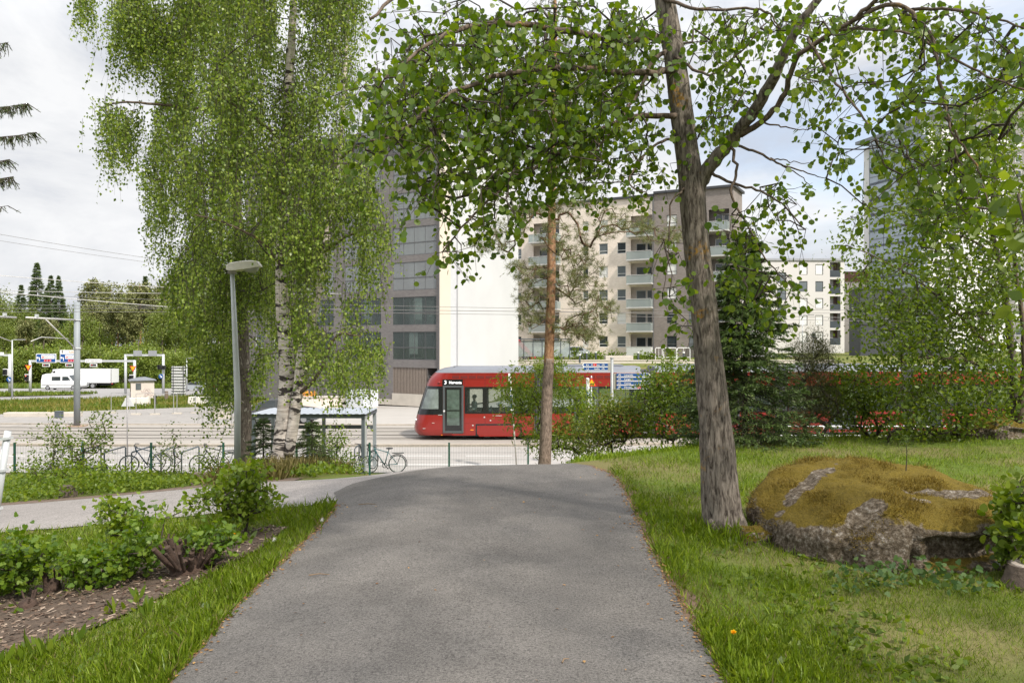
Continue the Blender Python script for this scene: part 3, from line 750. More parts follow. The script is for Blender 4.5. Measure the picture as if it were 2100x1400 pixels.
# ================================================================ people (skin modifier baked to a mesh)
def body(name, joints, edges, mat, parent=None):
    me = bpy.data.meshes.new(name)
    me.from_pydata([j[0] for j in joints], edges, []); o = bpy.data.objects.new(name, me); COL.objects.link(o)
    o.modifiers.new('skin', 'SKIN'); ss = o.modifiers.new('sub', 'SUBSURF'); ss.levels = 1; ss.render_levels = 1
    for i, j in enumerate(joints):
        sv = me.skin_vertices[0].data[i]; r = j[1]; sv.radius = (r, r) if not hasattr(r, '__len__') else r; sv.use_root = (i == 0)
    dg = bpy.context.evaluated_depsgraph_get(); m2 = bpy.data.meshes.new_from_object(o.evaluated_get(dg)); bpy.data.objects.remove(o)
    m2.name = name; m2.materials.clear()
    return finish(name, m2, mat, parent, True)
SKIN = M('skin', (.50, .30, .21), .6, var=.05)
def person(label, loc, rz, coat, trousers, hair, group=None, sit=False, cap=None):
    T = thing('person', label, 'person', loc, rz, group)
    hip = .52 if sit else .93
    # 0 pelvis 1 waist 2 chest 3 neck 4 head-base 5 skull
    J = [((0, 0, hip), .15), ((0, 0, hip + .2), .14), ((0, -.0, hip + .42), (.19, .12)), ((0, .01, hip + .56), .06), ((0, -.01, hip + .64), .075), ((0, -.015, hip + .74), .10), ((0, -.01, hip + .80), .07)]
    E = [(0, 1), (1, 2), (2, 3), (3, 4), (4, 5), (5, 6)]
    for s in (-1, 1):
        k = len(J)
        J += [((s * .19, 0, hip + .46), .07), ((s * .24, -.02, hip + .17), .05), ((s * .22, -.20, hip + .12), .038), ((s * .2, -.29, hip + .13), .033)]
        E += [(2, k), (k, k + 1), (k + 1, k + 2), (k + 2, k + 3)]
        for f in range(4):
            q = len(J); J.append(((s * .2 + (f - 1.5) * .019, -.36, hip + .115), .009)); E.append((k + 3, q))
        q = len(J); J.append(((s * .165, -.31, hip + .11), .010)); E.append((k + 3, q))
        k = len(J)
        if sit: J += [((s * .1, -.05, hip), .09), ((s * .11, -.45, hip - .02), .065), ((s * .11, -.47, .08), .045), ((s * .12, -.62, .03), .04)]
        else: J += [((s * .1, 0, hip - .08), .095), ((s * .11, -.03, .50), .065), ((s * .11, .02, .09), .042), ((s * .12, -.13, .04), .04)]
        E += [(0, k), (k, k + 1), (k + 1, k + 2), (k + 2, k + 3)]
    body('body', J, E, SKIN, T)
    hz0 = hip + .74
    def shell(joints, edges, nm, mat): return body(nm, joints, edges, mat, T)
    jk = [((0, 0, hip - .05), .168), ((0, 0, hip + .2), .158), ((0, 0, hip + .43), (.205, .135)), ((0, .01, hip + .53), .075)]; je = [(0, 1), (1, 2), (2, 3)]
    for s in (-1, 1):
        k = len(jk); jk += [((s * .2, 0, hip + .46), .082), ((s * .245, -.02, hip + .17), .063), ((s * .222, -.19, hip + .12), .05)]; je += [(2, k), (k, k + 1), (k + 1, k + 2)]
    shell(jk, je, 'jacket', coat)
    tj = [((0, 0, hip), .16)]; te = []
    for s in (-1, 1):
        k = len(tj)
        if sit: tj += [((s * .1, -.05, hip), .1), ((s * .11, -.45, hip - .02), .078), ((s * .11, -.47, .12), .06)]
        else: tj += [((s * .1, 0, hip - .08), .108), ((s * .11, -.03, .50), .08), ((s * .11, .02, .1), .062)]
        te += [(0, k), (k, k + 1), (k + 1, k + 2)]
    shell(tj, te, 'trousers', trousers)
    part('hair', G().ball((0, .015, hz0 + .035), .108, .118, .105, 12, 8), hair, T, True)
    f = G().ball((0, -.118, hz0 - .01), .016, .022, .028, 8, 6)
    for s in (-1, 1): f.ball((s * .105, .0, hz0 - .01), .014, .024, .035, 8, 6)
    part('face', f, SKIN, T, True)
    e = G()
    for s in (-1, 1): e.ball((s * .036, -.098, hz0 + .012), .011, .008, .008, 6, 5)
    e.mm(-.028, .028, -.108, -.098, hz0 - .062, hz0 - .054); part('eyes_and_mouth', e, M('dark_eye', (.05, .03, .03), .5), T)
    if cap: part('cap', G().ball((0, .0, hz0 + .06), .118, .13, .09, 12, 8).box(0, -.15, hz0 + .055, .15, .12, .015), cap, T, True)
    return T
# ================================================================ the red tram
RED = M('tram_red_paint', (.225, .012, .009), .28, var=.04, scale=.5, spec=.5, coat=.5)
REDD = M('tram_red_shadow_gap', (.12, .012, .01), .5)
TROOF = M('tram_grey_roof', (.155, .165, .19), .5, var=.08, scale=1)
TBLK = M('tram_black_band', (.012, .013, .015), .12, var=.1, spec=.6)
TGLS = glassM('tram_window_glass', (.05, .065, .06), .03, alpha=.32)
TFRM = M('tram_door_frame', (.085, .095, .10), .35, .2, var=.05)
BELL = M('bellows_rubber', (.085, .085, .09), .7, var=.1)
TINT = M('tram_interior', (.30, .31, .30), .7)
X0 = -4.95; TZ = H(X0, 39.8) + .1
T = thing('tram', 'long red articulated tram with grey roof and line number three display', 'tram', (X0, float(ycurve(X0)), TZ))
def bend(g):
    out = []
    for s, y, z in g.v:
        yy_ = float(ycurve(X0 + s)) - float(ycurve(X0)); out.append((s, y + yy_, z))
    g.v = out; return g
def tp(name, g, m, parent=T, sm=False): return part(name, bend(g), m, parent, sm, sharp=35 if sm else None)
HWD = 1.325
ZN = [.21, .35, .55, .9, 1.3, 1.65, 2.0, 2.35, 2.65, 2.9, 3.1, 3.3]; SN_ = [.18, .05, .0, .06, .18, .29, .40, .52, .62, .72, .86, 1.06]
ZT = [3.3, 3.42, 3.51, 3.58]; ST = [1.06, 1.25, 1.5, 1.95]
def nring(z, s0, hw, grow_=0.0, send=2.0, alo=-90, ahi=90):
    D = .78; out = []
    if alo <= -90: out.append((send, -hw - grow_, z))
    for k in range(19):
        a = math.radians(alo + (ahi - alo) * k / 18)
        y = hw * math.copysign(abs(math.sin(a)) ** .7, math.sin(a)); s = s0 + D * (1 - abs(math.cos(a)) ** .7)
        n = Vector((-math.cos(a), math.sin(a), 0)); out.append((s + n.x * grow_, y + n.y * grow_, z))
    if ahi >= 90: out.append((send, hw + grow_, z))
    return out
tp('cab', G().loft([nring(z, s, HWD - (.05 if z < .3 else 0)) for z, s in zip(ZN, SN_)]), RED, sm=True)
tp('cab_roof', G().loft([nring(z, s, h, send=2.02) for z, s, h in zip(ZT, ST, (HWD, 1.27, 1.15, .95))]), TROOF, sm=True)
def patch(zs, alo, ahi, gr, send, name, m):
    g = G(); rows = [nring(z, float(np.interp(z, ZN, SN_)), HWD, gr, send, alo, ahi) for z in zs]
    n = len(rows[0]); o = 0
    for r in rows: g.v.extend(r)
    for k in range(len(rows) - 1):
        for i in range(n - 1): g.f.append((k * n + i, k * n + i + 1, (k + 1) * n + i + 1, (k + 1) * n + i))
    return tp(name, g, m, sm=True)
patch(np.linspace(1.24, 2.64, 6), -90, 90, .012, 1.53, 'windscreen', TBLK)
q = G(); rows = []
for z in np.linspace(1.52, 2.5, 6):
    s0 = float(np.interp(z, ZN, SN_)); r = nring(z, s0, HWD, .02, 1.32, -90, -50)
    rows.append(r)
n = len(rows[0])
for r in rows: q.v.extend(r)
for k in range(5):
    for i in range(n - 1): q.f.append((k * n + i, k * n + i + 1, (k + 1) * n + i + 1, (k + 1) * n + i))
tp('cab_window', q, M('tram_cab_glass', (.16, .19, .18), .05, var=.5, scale=2.5, spec=.8), sm=True)
def sidewall(s0, s1, ops, near=True):
    g = G()
    if near: wallop(g, s1 - s0, 3.3 - .21, ops, .06, s0, .21, -HWD)
    else: wallop(g, s1 - s0, 3.3 - .21, ops, -.06, s0, .21, HWD)
    return g
mods = [(2.0, 6.05), (6.75, 11.4), (12.15, 18.3), (19.0, 25.2), (25.8, 37.0)]
door0 = (1.56, .36, 2.54, 2.66)
# first piece of body behind the cab carries the narrow front door
wins = {0: [(2.72, 3.5), (3.72, 5.85)], 1: [(6.95, 8.0), (8.1, 9.2), (9.3, 11.2)], 2: [(12.4, 13.7), (14.0, 16.4), (16.7, 18.1)], 3: [(19.2, 21.0), (21.3, 22.6), (22.9, 25.0)], 4: [(26.0, 27.4), (27.7, 30.0), (30.4, 33), (33.4, 36.6)]}
doors = {1: (8.1, 9.2), 2: (14.0, 15.3), 3: (21.3, 22.6), 4: (26.0, 27.4)}
for k, (a, b) in enumerate(mods):
    ops = []
    for c, d_ in wins[k]:
        if k in doors and doors[k][0] == c: ops.append((c, .4, d_, 2.5))
        else: ops.append((c, 1.38, d_, 2.5))
    a_ = 2.0 if k else 2.6
    bod = tp('car_body', sidewall(a_ if k == 0 else a, b, ops), RED)
    tp('far_side', sidewall(a, b, [(c, 1.38, d_, 2.5) for c, d_ in wins[k]], False), RED, bod)
    tp('floor', G().mm(a, b, -1.3, 1.3, .3, .38), TINT, bod); tp('ceiling', G().mm(a, b, -1.3, 1.3, 2.75, 2.8), M('tram_ceiling', (.55, .56, .55), .7), bod)
    tp('end_frame', G().mm(a, a + .04, -1.3, -.5, .3, 3.3).mm(b - .04, b, -1.3, -.5, .3, 3.3).mm(a, a + .04, .5, 1.3, .3, 3.3).mm(b - .04, b, .5, 1.3, .3, 3.3), TBLK, bod)
    sec = [(-1.325, 3.3), (-1.27, 3.42), (-1.15, 3.51), (-.95, 3.58), (.95, 3.58), (1.15, 3.51), (1.27, 3.42), (1.325, 3.3)]
    g = G()
    ss_ = np.linspace(a, b, 8); g.loft([[(s, y, z) for y, z in sec] for s in ss_]); tp('roof', g, TROOF, sm=True)
    g = G(); g.mm(a + .03, b - .03, -1.345, -1.326, 3.235, 3.30); tp('roof_edge_rail', g, RED, bod)
    # black glazing band framing the windows, then the panes
    g = G(); band_ops = [o for o in ops]
    zlo, zhi = 1.29, 2.61
    wallop(g, b - a - .02 - (a_ - a if k == 0 else 0), zhi - zlo, [(c, max(p, zlo), d_, min(q_, zhi)) for c, p, d_, q_ in band_ops], .02, (a_ if k == 0 else a) + .01, zlo, -HWD - .012)
    tp('window_band', g, TBLK)
    for c, p, d_, q_ in ops:
        wn = tp('window', G().mm(c, d_, -HWD + .025, -HWD + .04, p, q_), TGLS)
        if p < 1:
            g = G(); frame(g, c - .05, p - .04, d_ + .05, q_ + .1, -HWD - .03, -HWD + .02, .09); g.mm((c + d_) / 2 - .05, (c + d_) / 2 + .05, -HWD - .03, -HWD + .02, p, q_)
            tp('door_frame', g, TFRM, wn)
    # air intake slots under the roof
    g = G(); x = a + .35 if k else 2.0
    while x < b - 1.0 and not (k == 0 and x > 4.6): g.mm(x, x + .34, -HWD - .006, -HWD + .02, 3.03, 3.15); x += .41
    tp('air_slot', g, REDD)
    g = G(); g.mm(a + .1, b - .4, -HWD - .022, -HWD + .01, 2.985, 3.012); tp('slot_lip', g, RED)
    # seats and grab poles
    g = G(); x = a + .5
    while x < b - .6:
        for y in (-.85, .85): g.mm(x, x + .42, y - .4, y + .4, .72, .8).mm(x + .36, x + .44, y - .4, y + .4, .8, 1.45).mm(x + .1, x + .3, y - .1, y + .1, .38, .72)
        x += .95
    tp('seat', g, M('tram_seat', (.30, .05, .06) if k % 2 else (.12, .14, .17), .8), bod)
    g = G()
    for x in np.arange(a + .8, b - .3, 1.6): g.tube([(x, -.4, .38), (x, -.4, 2.75)], .018, 6)
    tp('grab_pole', g, M('grab_pole_steel', (.5, .5, .48), .3, .8), bod)
    # bogie skirt
    sk = {0: (3.22, 5.36), 1: None, 2: (15.7, 17.8), 3: (20, 21.1), 4: (29, 31.5)}[k]
    if sk:
        tp('skirt_gap', G().mm(sk[0] - .07, sk[1] + .07, -HWD - .004, -HWD + .02, .215, .78), TBLK)
        g = G(); c_ = .12; g.xz([(sk[0], .3), (sk[0] + c_, .16), (sk[1] - c_, .16), (sk[1], .3), (sk[1], .70), (sk[0], .70)], -HWD - .03, -HWD + .01); tp('bogie_skirt', g, RED)
        for x in (sk[0] + .5, sk[1] - .5):
            for y in (-.75, .75): tp('wheel', G().disc((x, y, .30), (0, 1, 0), .3, .12, 20), TBLK)
    tp('underframe', G().mm(a + .1, b - .1, -1.1, 1.1, .14, .3), TBLK, bod)
    if k:
        p_ = mods[k - 1][1]; g = G(); nb = 9
        for i in range(nb): g.mm(p_ + (a - p_) * i / nb + .01, p_ + (a - p_) * (i + .62) / nb, -1.26, 1.26, .35, 3.38)
        g.mm(p_, a, -1.2, 1.2, .36, 3.35); tp('bellows', g, BELL)
g = G()
for s_ in (2.61, 3.61, 6.0, 6.8, 8.05, 9.25, 11.3, 13.85, 16.55, 20.95, 25.0): g.mm(s_, s_ + .018, -HWD - .003, -HWD + .01, .3, 1.28).mm(s_, s_ + .018, -HWD - .003, -HWD + .01, 2.62, 3.0)
g.mm(2.65, 6.0, -HWD - .003, -HWD + .01, .80, .812); tp('panel_seam', g, REDD)
# front door and destination display
g = G(); wallop(g, .62, 3.3 - .21, [(2.0, .3, 2.5, 2.6)], .05, 1.98, .21, -HWD + .001); tp('door_pillar', g, RED)
do = tp('door', frame(G(), 1.54, .34, 2.56, 2.68, -HWD - .035, -HWD + .03, .10), TFRM)
tp('door_leaf_edge', frame(G(), 1.65, .62, 2.45, 2.57, -HWD - .02, -HWD + .02, .09).mm(1.66, 2.44, -HWD - .02, -HWD + .02, .38, .68).mm(1.7, 2.4, -HWD - .02, -HWD + .01, 1.42, 1.47), TBLK, do)
tp('pane', G().mm(1.74, 2.36, -HWD - .005, -HWD + .005, .71, 2.48), M('tram_door_glass', (.07, .10, .085), .04, var=.6, scale=3, spec=.8), do)
tp('push_button', G().disc((1.6, -HWD - .04, 1.42), (0, 1, 0), .05, .03, 12), M('button_grey', (.6, .6, .6), .4), do)
dp = tp('destination_display', G().mm(1.52, 2.52, -HWD - .03, -HWD, 2.69, 2.98), TBLK)
LED, nt_, b_ = newmat('display_lit_text'); b_.inputs['Base Color'].default_value = (.8, .8, .8, 1); b_.inputs['Emission Color'].default_value = (1, 1, 1, 1); b_.inputs['Emission Strength'].default_value = .9
g = G(); lettering(g, '3', 1.6, -HWD - .034, 2.745, .26, None, .012); lettering(g, 'Hervanta', 1.84, -HWD - .034, 2.765, .19, .62, .012); tp('lettering', g, LED, dp)
SIL = M('pale_metal_trim', (.62, .60, .58), .3, .4, var=.05)
g = G()
for s, z, w_ in ((1.3, 1.215, .2), (4.0, 1.17, .45), (.55, .55, .13), (1.0, .82, .12)): g.mm(s, s + w_, -HWD - .02, -HWD, z, z + .025)
tp('trim', g, SIL)
g = G(); g.ball((1.36, -HWD - .02, 2.83), .07, .04, .06, 10, 6); tp('side_camera', g, RED, sm=True)
g = G(); g.mm(2.9, 3.05, -HWD - .02, -HWD, .46, .5).mm(1.45, 1.52, -HWD - .02, -HWD, .22, .25); tp('side_marker', g, M('amber_lens', (.8, .25, .02), .3))
g = G()
for s, z in ((2.98, .68), (3.85, .92), (3.55, 1.08), (3.9, .3)): g.mm(s, s + .07, -HWD - .015, -HWD, z, z + .06)
tp('marking', g, SIL)
g = G()
for y in (-.8, .8): g.ball((.18, y, .95), .08, .18, .07, 10, 6)
tp('headlight', g, M('lamp_lens', (.7, .72, .74), .15), sm=True)
g = G(); g.ball((7.05, -HWD - .06, 2.72), .14, .08, .2, 12, 8); tp('wing_mirror', g, TBLK, sm=True)
tp('roof_equipment', G().cbox(7.4, 10.6, -.8, .8, 3.58, 3.66, .1).cbox(13, 17.4, -.8, .8, 3.58, 3.67, .1).cbox(20, 24, -.8, .8, 3.58, 3.66, .1), TROOF)
g = G(); g.tube([(32, -.5, 3.62), (32.9, -.35, 4.4), (32.2, -.3, 5.25)], .03, 6).tube([(32, .5, 3.62), (32.9, .35, 4.4), (32.2, .3, 5.25)], .03, 6).mm(32.15, 32.25, -.75, .75, 5.25, 5.3); tp('pantograph', g, BELL)

def ontram(s, y, z): return (X0 + s, float(ycurve(X0 + s)) + y, TZ + z)
person('passenger in a pale coat standing inside the tram, left of the seated passenger', ontram(3.05, -.55, .38), -1.2, M('pale_coat', (.62, .66, .62), .9), M('dark_trousers', (.03, .03, .04), .9), M('brown_hair', (.10, .06, .04), .7), 'tram passengers')
person('passenger in a dark red jacket and white cap behind the larger tram window', ontram(4.35, -.8, .40), -PI / 2, M('dark_red_jacket', (.25, .05, .05), .9), M('dark_trousers', (.03, .03, .04), .9), M('brown_hair', (.10, .06, .04), .7), 'tram passengers', True, M('white_cap', (.7, .7, .7), .8))
# ================================================================ street furniture
GALV = M('galvanised_steel', (.50, .52, .53), .5, .2, var=.10, scale=2)
MASTM = M('grey_painted_mast', (.24, .265, .28), .55, var=.07, scale=1.5)
DSTEEL = M('dark_painted_steel', (.085, .10, .115), .5, var=.1)
FGREEN = M('fence_green', (.015, .075, .05), .5, var=.1)
SBLUE = M('sign_blue', (.010, .075, .27), .45, var=.05)
SWHITE = M('sign_white', (.80, .80, .80), .5, var=.03)
SRED = M('sign_red', (.6, .03, .03), .5)
SYEL = M('sign_yellow', (.85, .42, .01), .5, var=.04)
SBLACK = M('black_plastic', (.02, .02, .022), .5)
RUB = M('tyre_rubber', (.025, .025, .026), .85)
def base(px, py, d):
    x, y, _ = P(px, py, d); return (x, y, H(x, y))

# ---- path lamp beside the birches
bx, by, bz = base(487, 960, 16)
T = thing('street_lamp', 'tall grey steel path lamp with a wide flat white head before the birches', 'street lamp', (bx, by, bz))
top = P(487, 556, 16)[2] - bz; xo = P(476, 556, 16)[0] - bx
part('pole', G().tube([(0, 0, -.1), (.0, 0, top * .42), (xo * .5, 0, top * .72), (xo, 0, top)], [.067, .064, .054, .042], 14), GALV, T, True)
part('bracket', G().box(xo + .0, 0, top + .03, .14, .13, .17), M('lamp_bracket', (.30, .28, .26), .6), T)
hd = []
for x, w_, z0_, z1_ in ((-.09, .10, .02, .13), (.0, .13, .0, .17), (.2, .15, .02, .20), (.42, .15, .05, .215), (.53, .13, .075, .20), (.60, .07, .09, .12)):
    hd.append([(xo + x, -w_, top + z0_), (xo + x, w_, top + z0_), (xo + x, w_ * .95, top + z1_ - .02), (xo + x, w_ * .6, top + z1_), (xo + x, -w_ * .6, top + z1_), (xo + x, -w_ * .95, top + z1_ - .02)])
part('lamp_head', G().loft(hd), M('weathered_white_plastic', (.74, .70, .63), .6, var=.10, scale=9), T, True, sharp=40)
part('lamp_glass', G().ball((xo + .38, 0, top + .05), .17, .12, .085, 14, 8), M('lamp_bowl', (.40, .40, .38), .2), T, True)

# ---- leaning galvanised post at the left edge
bx, by, bz = base(-14, 1080, 9.5)
T = thing('sign_post', 'slanted galvanised post with a clamp rail leaning at the left picture edge', 'post', (bx, by, bz))
tip = Vector(P(17, 884, 9.5)) - Vector((bx, by, bz))
part('post', G().tube([(0, 0, 0), tip], [.036, .036], 12), GALV, T, True)
part('back_rail', G().tube([(-.06, .05, .2), tip + Vector((-.055, .05, .0))], [.022, .022], 8), M('pale_rail', (.6, .61, .6), .5), T, True)
g = G()
for k in (.25, .62, .93): p = tip * k; g.box(p.x - .02, p.y, p.z, .13, .10, .03, 0, -.15)
part('clamp', g, GALV, T)

# ---- green mesh fence behind the cycle stands
FX = [P(px, 915, 27)[0] for px in (30, 170, 310, 458, 608, 758, 921, 1083)]
T = thing('mesh_fence', 'low green welded mesh fence between the hedge plants and the street', 'fence', (FX[0], 27, H(FX[0], 27)))
ftop = -1.98
for x in FX:
    g = G().mm(x - .03, x + .03, 26.97, 27.03, H(x, 27) - .1, ftop + .07); g.mm(x - .034, x + .034, 26.966, 27.034, ftop + .07, ftop + .085); part('post', g, FGREEN, T, w=True)
for i in range(len(FX) - 1):
    a, b = FX[i] + .04, FX[i + 1] - .04; p0, p1 = [], []
    zb = -3.0
    for x in np.arange(a, b, .055): p0.append((x, 27, zb)); p1.append((x, 27, ftop))
    for z in (zb + .05, zb + .28, zb + .52, zb + .76, ftop - .02):
        for yo in (-.008, .008): p0.append((a, 27 + yo, z)); p1.append((b, 27 + yo, z))
    V_, Q_ = segs(p0, p1, .0035, .0035, 3)
    idxmesh('mesh_panel', V_, Q_, M('fence_wire_green', (.03, .065, .055), .5), T)
FX2 = [P(px, 880, 33)[0] for px in (1560, 1660, 1760, 1860, 1960, 2060, 2160)]
T = thing('mesh_fence', 'dark mesh fence behind the shrubs on the right, in front of the tram', 'fence', (FX2[0], 32, H(FX2[0], 32)))
for x in FX2: part('post', G().mm(x - .04, x + .04, 31.96, 32.04, H(x, 32) - .1, -2.05), DSTEEL, T, w=True)
for i in range(len(FX2) - 1):
    a, b = FX2[i], FX2[i + 1]; p0, p1 = [], []
    for x in np.arange(a, b, .07): p0.append((x, 32, -3.2)); p1.append((x, 32, -2.1))
    for z in (-3.15, -2.8, -2.45, -2.12): p0.append((a, 32.01, z)); p1.append((b, 32.01, z))
    V_, Q_ = segs(p0, p1, .005, .005, 3); idxmesh('mesh_panel', V_, Q_, DSTEEL, T)
T = thing('guard_rail', 'white tubular guard rail along the tram street behind the right shrubs', 'guard rail', (12, 35.0, H(12, 35)))
for x in np.arange(12, 34, 2.0): part('post', G().tube([(x, 35, H(x, 35)), (x, 35, -2.2)], .03, 8), SWHITE, T, w=True)
part('rail', G().tube([(12, 35, -2.2), (33.9, 35, -2.2)], .035, 8), SWHITE, T, w=True); part('rail', G().tube([(12, 35, -2.62), (33.9, 35, -2.62)], .03, 8), SWHITE, T, w=True)

# ---- bicycle stands and bicycles
CG = 'cycle stands behind the green fence'
def rack(px0, px1, label, d=28.0, dy=.45):
    a = base(px0, 975, d); b = base(px1, 975, d)
    g = G().tube([(0, 0, 0), (0, 0, .72), (.02, 0, .76), (b[0] - a[0], dy, .90), (b[0] - a[0] + .03, dy, .86), (b[0] - a[0] + .03, dy, 0)], .028, 8)
    o = part('bicycle_stand', g, DSTEEL, None, True); o.location = a; ORG[o.name] = a; return tag(o, label, 'bicycle stand', CG)
rack(110, 132, 'dark steel bicycle stand right of the leftmost green fence post')
rack(172, 192, 'dark steel bicycle stand partly behind the tall wild shrub')
rack(214, 243, 'empty dark steel bicycle stand just left of the leaning bicycle')
rack(270, 296, 'dark steel bicycle stand that the dark blue bicycle leans on')
rack(330, 345, 'dark steel bicycle stand right of the dark blue bicycle behind saplings')
rack(372, 396, 'dark steel bicycle stand left of the half hidden bicycle')
def bike(name, label, loc, rz, col, s=1.0, basket=False, tilt=(0, 0)):
    T = thing(name, label, 'bicycle', loc, rz, 'parked bicycles'); T.rotation_euler = (tilt[0], tilt[1], rz); T.scale = (s, s, s)
    r = .335
    for x in (0, 1.05):
        w_ = part('wheel', G().disc((x, 0, r), (0, 1, 0), r, .035, 28, r - .03), RUB, T, True)
        p0, p1 = [], []
        for k in range(18):
            a = 2 * PI * k / 18; p0.append((x, .02 * (-1) ** k, r)); p1.append((x + (r - .03) * math.cos(a), 0, r + (r - .03) * math.sin(a)))
        V_, Q_ = segs(p0, p1, .0022, .0022, 3); idxmesh('spokes', V_, Q_, GALV, w_, w=False)
        part('rim', G().disc((x, 0, r), (0, 1, 0), r - .03, .022, 28, r - .05), GALV, w_, True)
    hd_, bb, st, rr = Vector((.22, 0, .86)), Vector((.58, 0, .30)), Vector((.72, 0, .84)), Vector((1.05, 0, r))
    g = G().tube([hd_, bb], .02, 8).tube([bb, st], .018, 8).tube([hd_ + Vector((-.02, 0, .07)), Vector((.70, 0, .78))], .017, 8)
    for y in (-.05, .05): g.tube([bb, rr + Vector((0, y, 0))], .011, 6).tube([Vector((.71, 0, .78)), rr + Vector((0, y, 0))], .010, 6)
    g.tube([hd_ + Vector((-.035, 0, .12)), hd_ + Vector((.03, 0, -.12))], .02, 8); part('frame', g, col, T, True)
    g = G()
    for y in (-.05, .05): g.tube([hd_ + Vector((.03, y, -.12)), Vector((0, y, r))], .012, 6)
    part('fork', g, col, T, True)
    part('handlebar', G().tube([(.30, -.3, 1.0), (.2, -.22, 1.03), (.17, 0, 1.02), (.2, .22, 1.03), (.30, .3, 1.0)], .014, 8).tube([(.17, 0, 1.02), (.185, 0, .97)], .016, 8), SBLACK, T, True)
    part('saddle', G().ball((.76, 0, .93), .14, .07, .035, 12, 6).tube([(.74, 0, .9), (.71, 0, .78)], .014, 6), SBLACK, T, True)
    part('crank', G().disc((.58, -.06, .30), (0, 1, 0), .10, .012, 18, .075).tube([(.58, -.07, .30), (.70, -.09, .19)], .012, 6).tube([(.58, .07, .30), (.46, .09, .41)], .012, 6).mm(.66, .74, -.15, -.05, .175, .195).mm(.42, .50, .05, .15, .40, .42), SBLACK, T)
    part('mudguard', G().tube([(1.05 + .37 * math.cos(a), 0, r + .37 * math.sin(a)) for a in np.linspace(-.3, 2.4, 9)], .016, 5), SBLACK, T, True)
    if basket: part('carrier', G().mm(.86, 1.3, -.07, .07, .74, .76).tube([(1.2, -.06, .74), (1.05, -.06, r)], .008, 5).tube([(1.2, .06, .74), (1.05, .06, r)], .008, 5), SBLACK, T)
    return T
BL = M('dark_blue_frame_paint', (.03, .05, .085), .35, var=.05)
bike('bicycle', 'dark blue bicycle with a light front rim parked by the third fence post', base(265, 980, 27.75), .35, BL, 1.0, False, (.08, 0))
bike('bicycle', 'black bicycle half hidden by pale bushes left of the lamp post', base(408, 982, 27.9), .5, M('black_frame_paint', (.02, .02, .024), .35), 1.0, True)
bike('bicycle', 'upright dark bicycle under the shelter, left of its corner post', base(733, 968, 27.9), 1.2, M('black_frame_paint', (.02, .02, .024), .35), 1.0, False)
bike('bicycle', 'teal bicycle with rear carrier parked right of the shelter corner post', base(757, 968, 27.95), .15, M('teal_frame_paint', (.02, .09, .10), .35), .95, True)
bx, by, bz = base(163, 975, 27.9)
T = thing('kick_scooter', 'blue and white kick scooter standing behind the tall wild shrub', 'scooter', (bx, by, bz), .6)
part('deck', G().cbox(0, .75, -.08, .08, .12, .18, .03), SBLACK, T)
part('stem', G().tube([(0, 0, .15), (.10, 0, 1.15)], .032, 8), M('scooter_blue', (.05, .25, .55), .4), T, True)
part('handlebar', G().tube([(.1, -.26, 1.16), (.1, .26, 1.16)], .018, 8), SBLACK, T, True)
for x in (-.06, .8): part('wheel', G().disc((x, 0, .11), (0, 1, 0), .11, .05, 18), RUB, T, True)
part('front_panel', G().mm(.03, .08, -.06, .06, .3, .8), SWHITE, T)

# ---- bicycle shelter
SXa, SXb = P(520, 845, 28)[0], P(745, 852, 28)[0]; SZ = -3.13
T = thing('bicycle_shelter', 'grey steel bicycle shelter with a flat corrugated roof behind the leaning birch', 'shelter', (SXa, 28, SZ))
zr = P(0, 850, 28)[2] - SZ; L = SXb - SXa; D_ = 2.3
for x, y in ((0, 0), (L, 0), (L * .5, .0), (L, D_), (0, D_), (L * .5, D_)):
    part('post', G().mm(x - .06, x + .06, y - .06, y + .06, -.1, zr - .1), DSTEEL if y == 0 else MASTM, T)
part('corner_plate', G().mm(L + .062, L + .11, -.05, .1, -.1, zr - .06), M('pale_zinc', (.5, .52, .54), .4, .4), T)
part('roof_beam', G().mm(-.1, L + .08, -.1, -.02, zr - .12, zr + .03).mm(-.1, L + .08, D_ - .0, D_ + .08, zr - .12, zr + .03).mm(-.1, -.02, -.02, D_, zr - .12, zr + .03).mm(L, L + .08, -.02, D_, zr - .12, zr + .03), DSTEEL, T)
xs_ = np.linspace(-.12, L + .12, 73); prof = [(x, zr + .035 + (.016 if (i // 2) % 2 else 0)) for i, x in enumerate(xs_)]
g = G()
for i in range(len(prof) - 1):
    (x0, z0_), (x1, z1_) = prof[i], prof[i + 1]; g.add([(x0, -.2, z0_), (x1, -.2, z1_), (x1, D_ + .1, z1_), (x0, D_ + .1, z0_)], [(0, 1, 2, 3)])
part('roof_sheet', g, M('zinc_roof', (.36, .39, .43), .5, .3, var=.06), T)
part('rear_rail', G().mm(.06, L - .06, D_ - .03, D_ + .03, zr - .75, zr - .62), DSTEEL, T)
g = G()
for a, b in ((.06, L * .5), (L * .5, L)):
    g.tube([(a, D_ + .02, .2), (b, D_ + .02, zr - .7)], .008, 5).tube([(b, D_ + .02, .2), (a, D_ + .02, zr - .7)], .008, 5)
part('bracing', g, GALV, T)
for i in range(4):
    o = part('bicycle_stand', G().tube([(0, 0, 0), (0, 0, .75), (.03, .03, .8), (.0, .8, .8), (0, .83, .75), (0, .83, 0)], .025, 8), DSTEEL, None, True); o.location = (SXa + .9 + i * .85, 28.9, SZ); ORG[o.name] = tuple(o.location)
    tag(o, 'dark hoop bicycle stand under the flat shelter roof behind the birch', 'bicycle stand', 'hoops under the shelter')

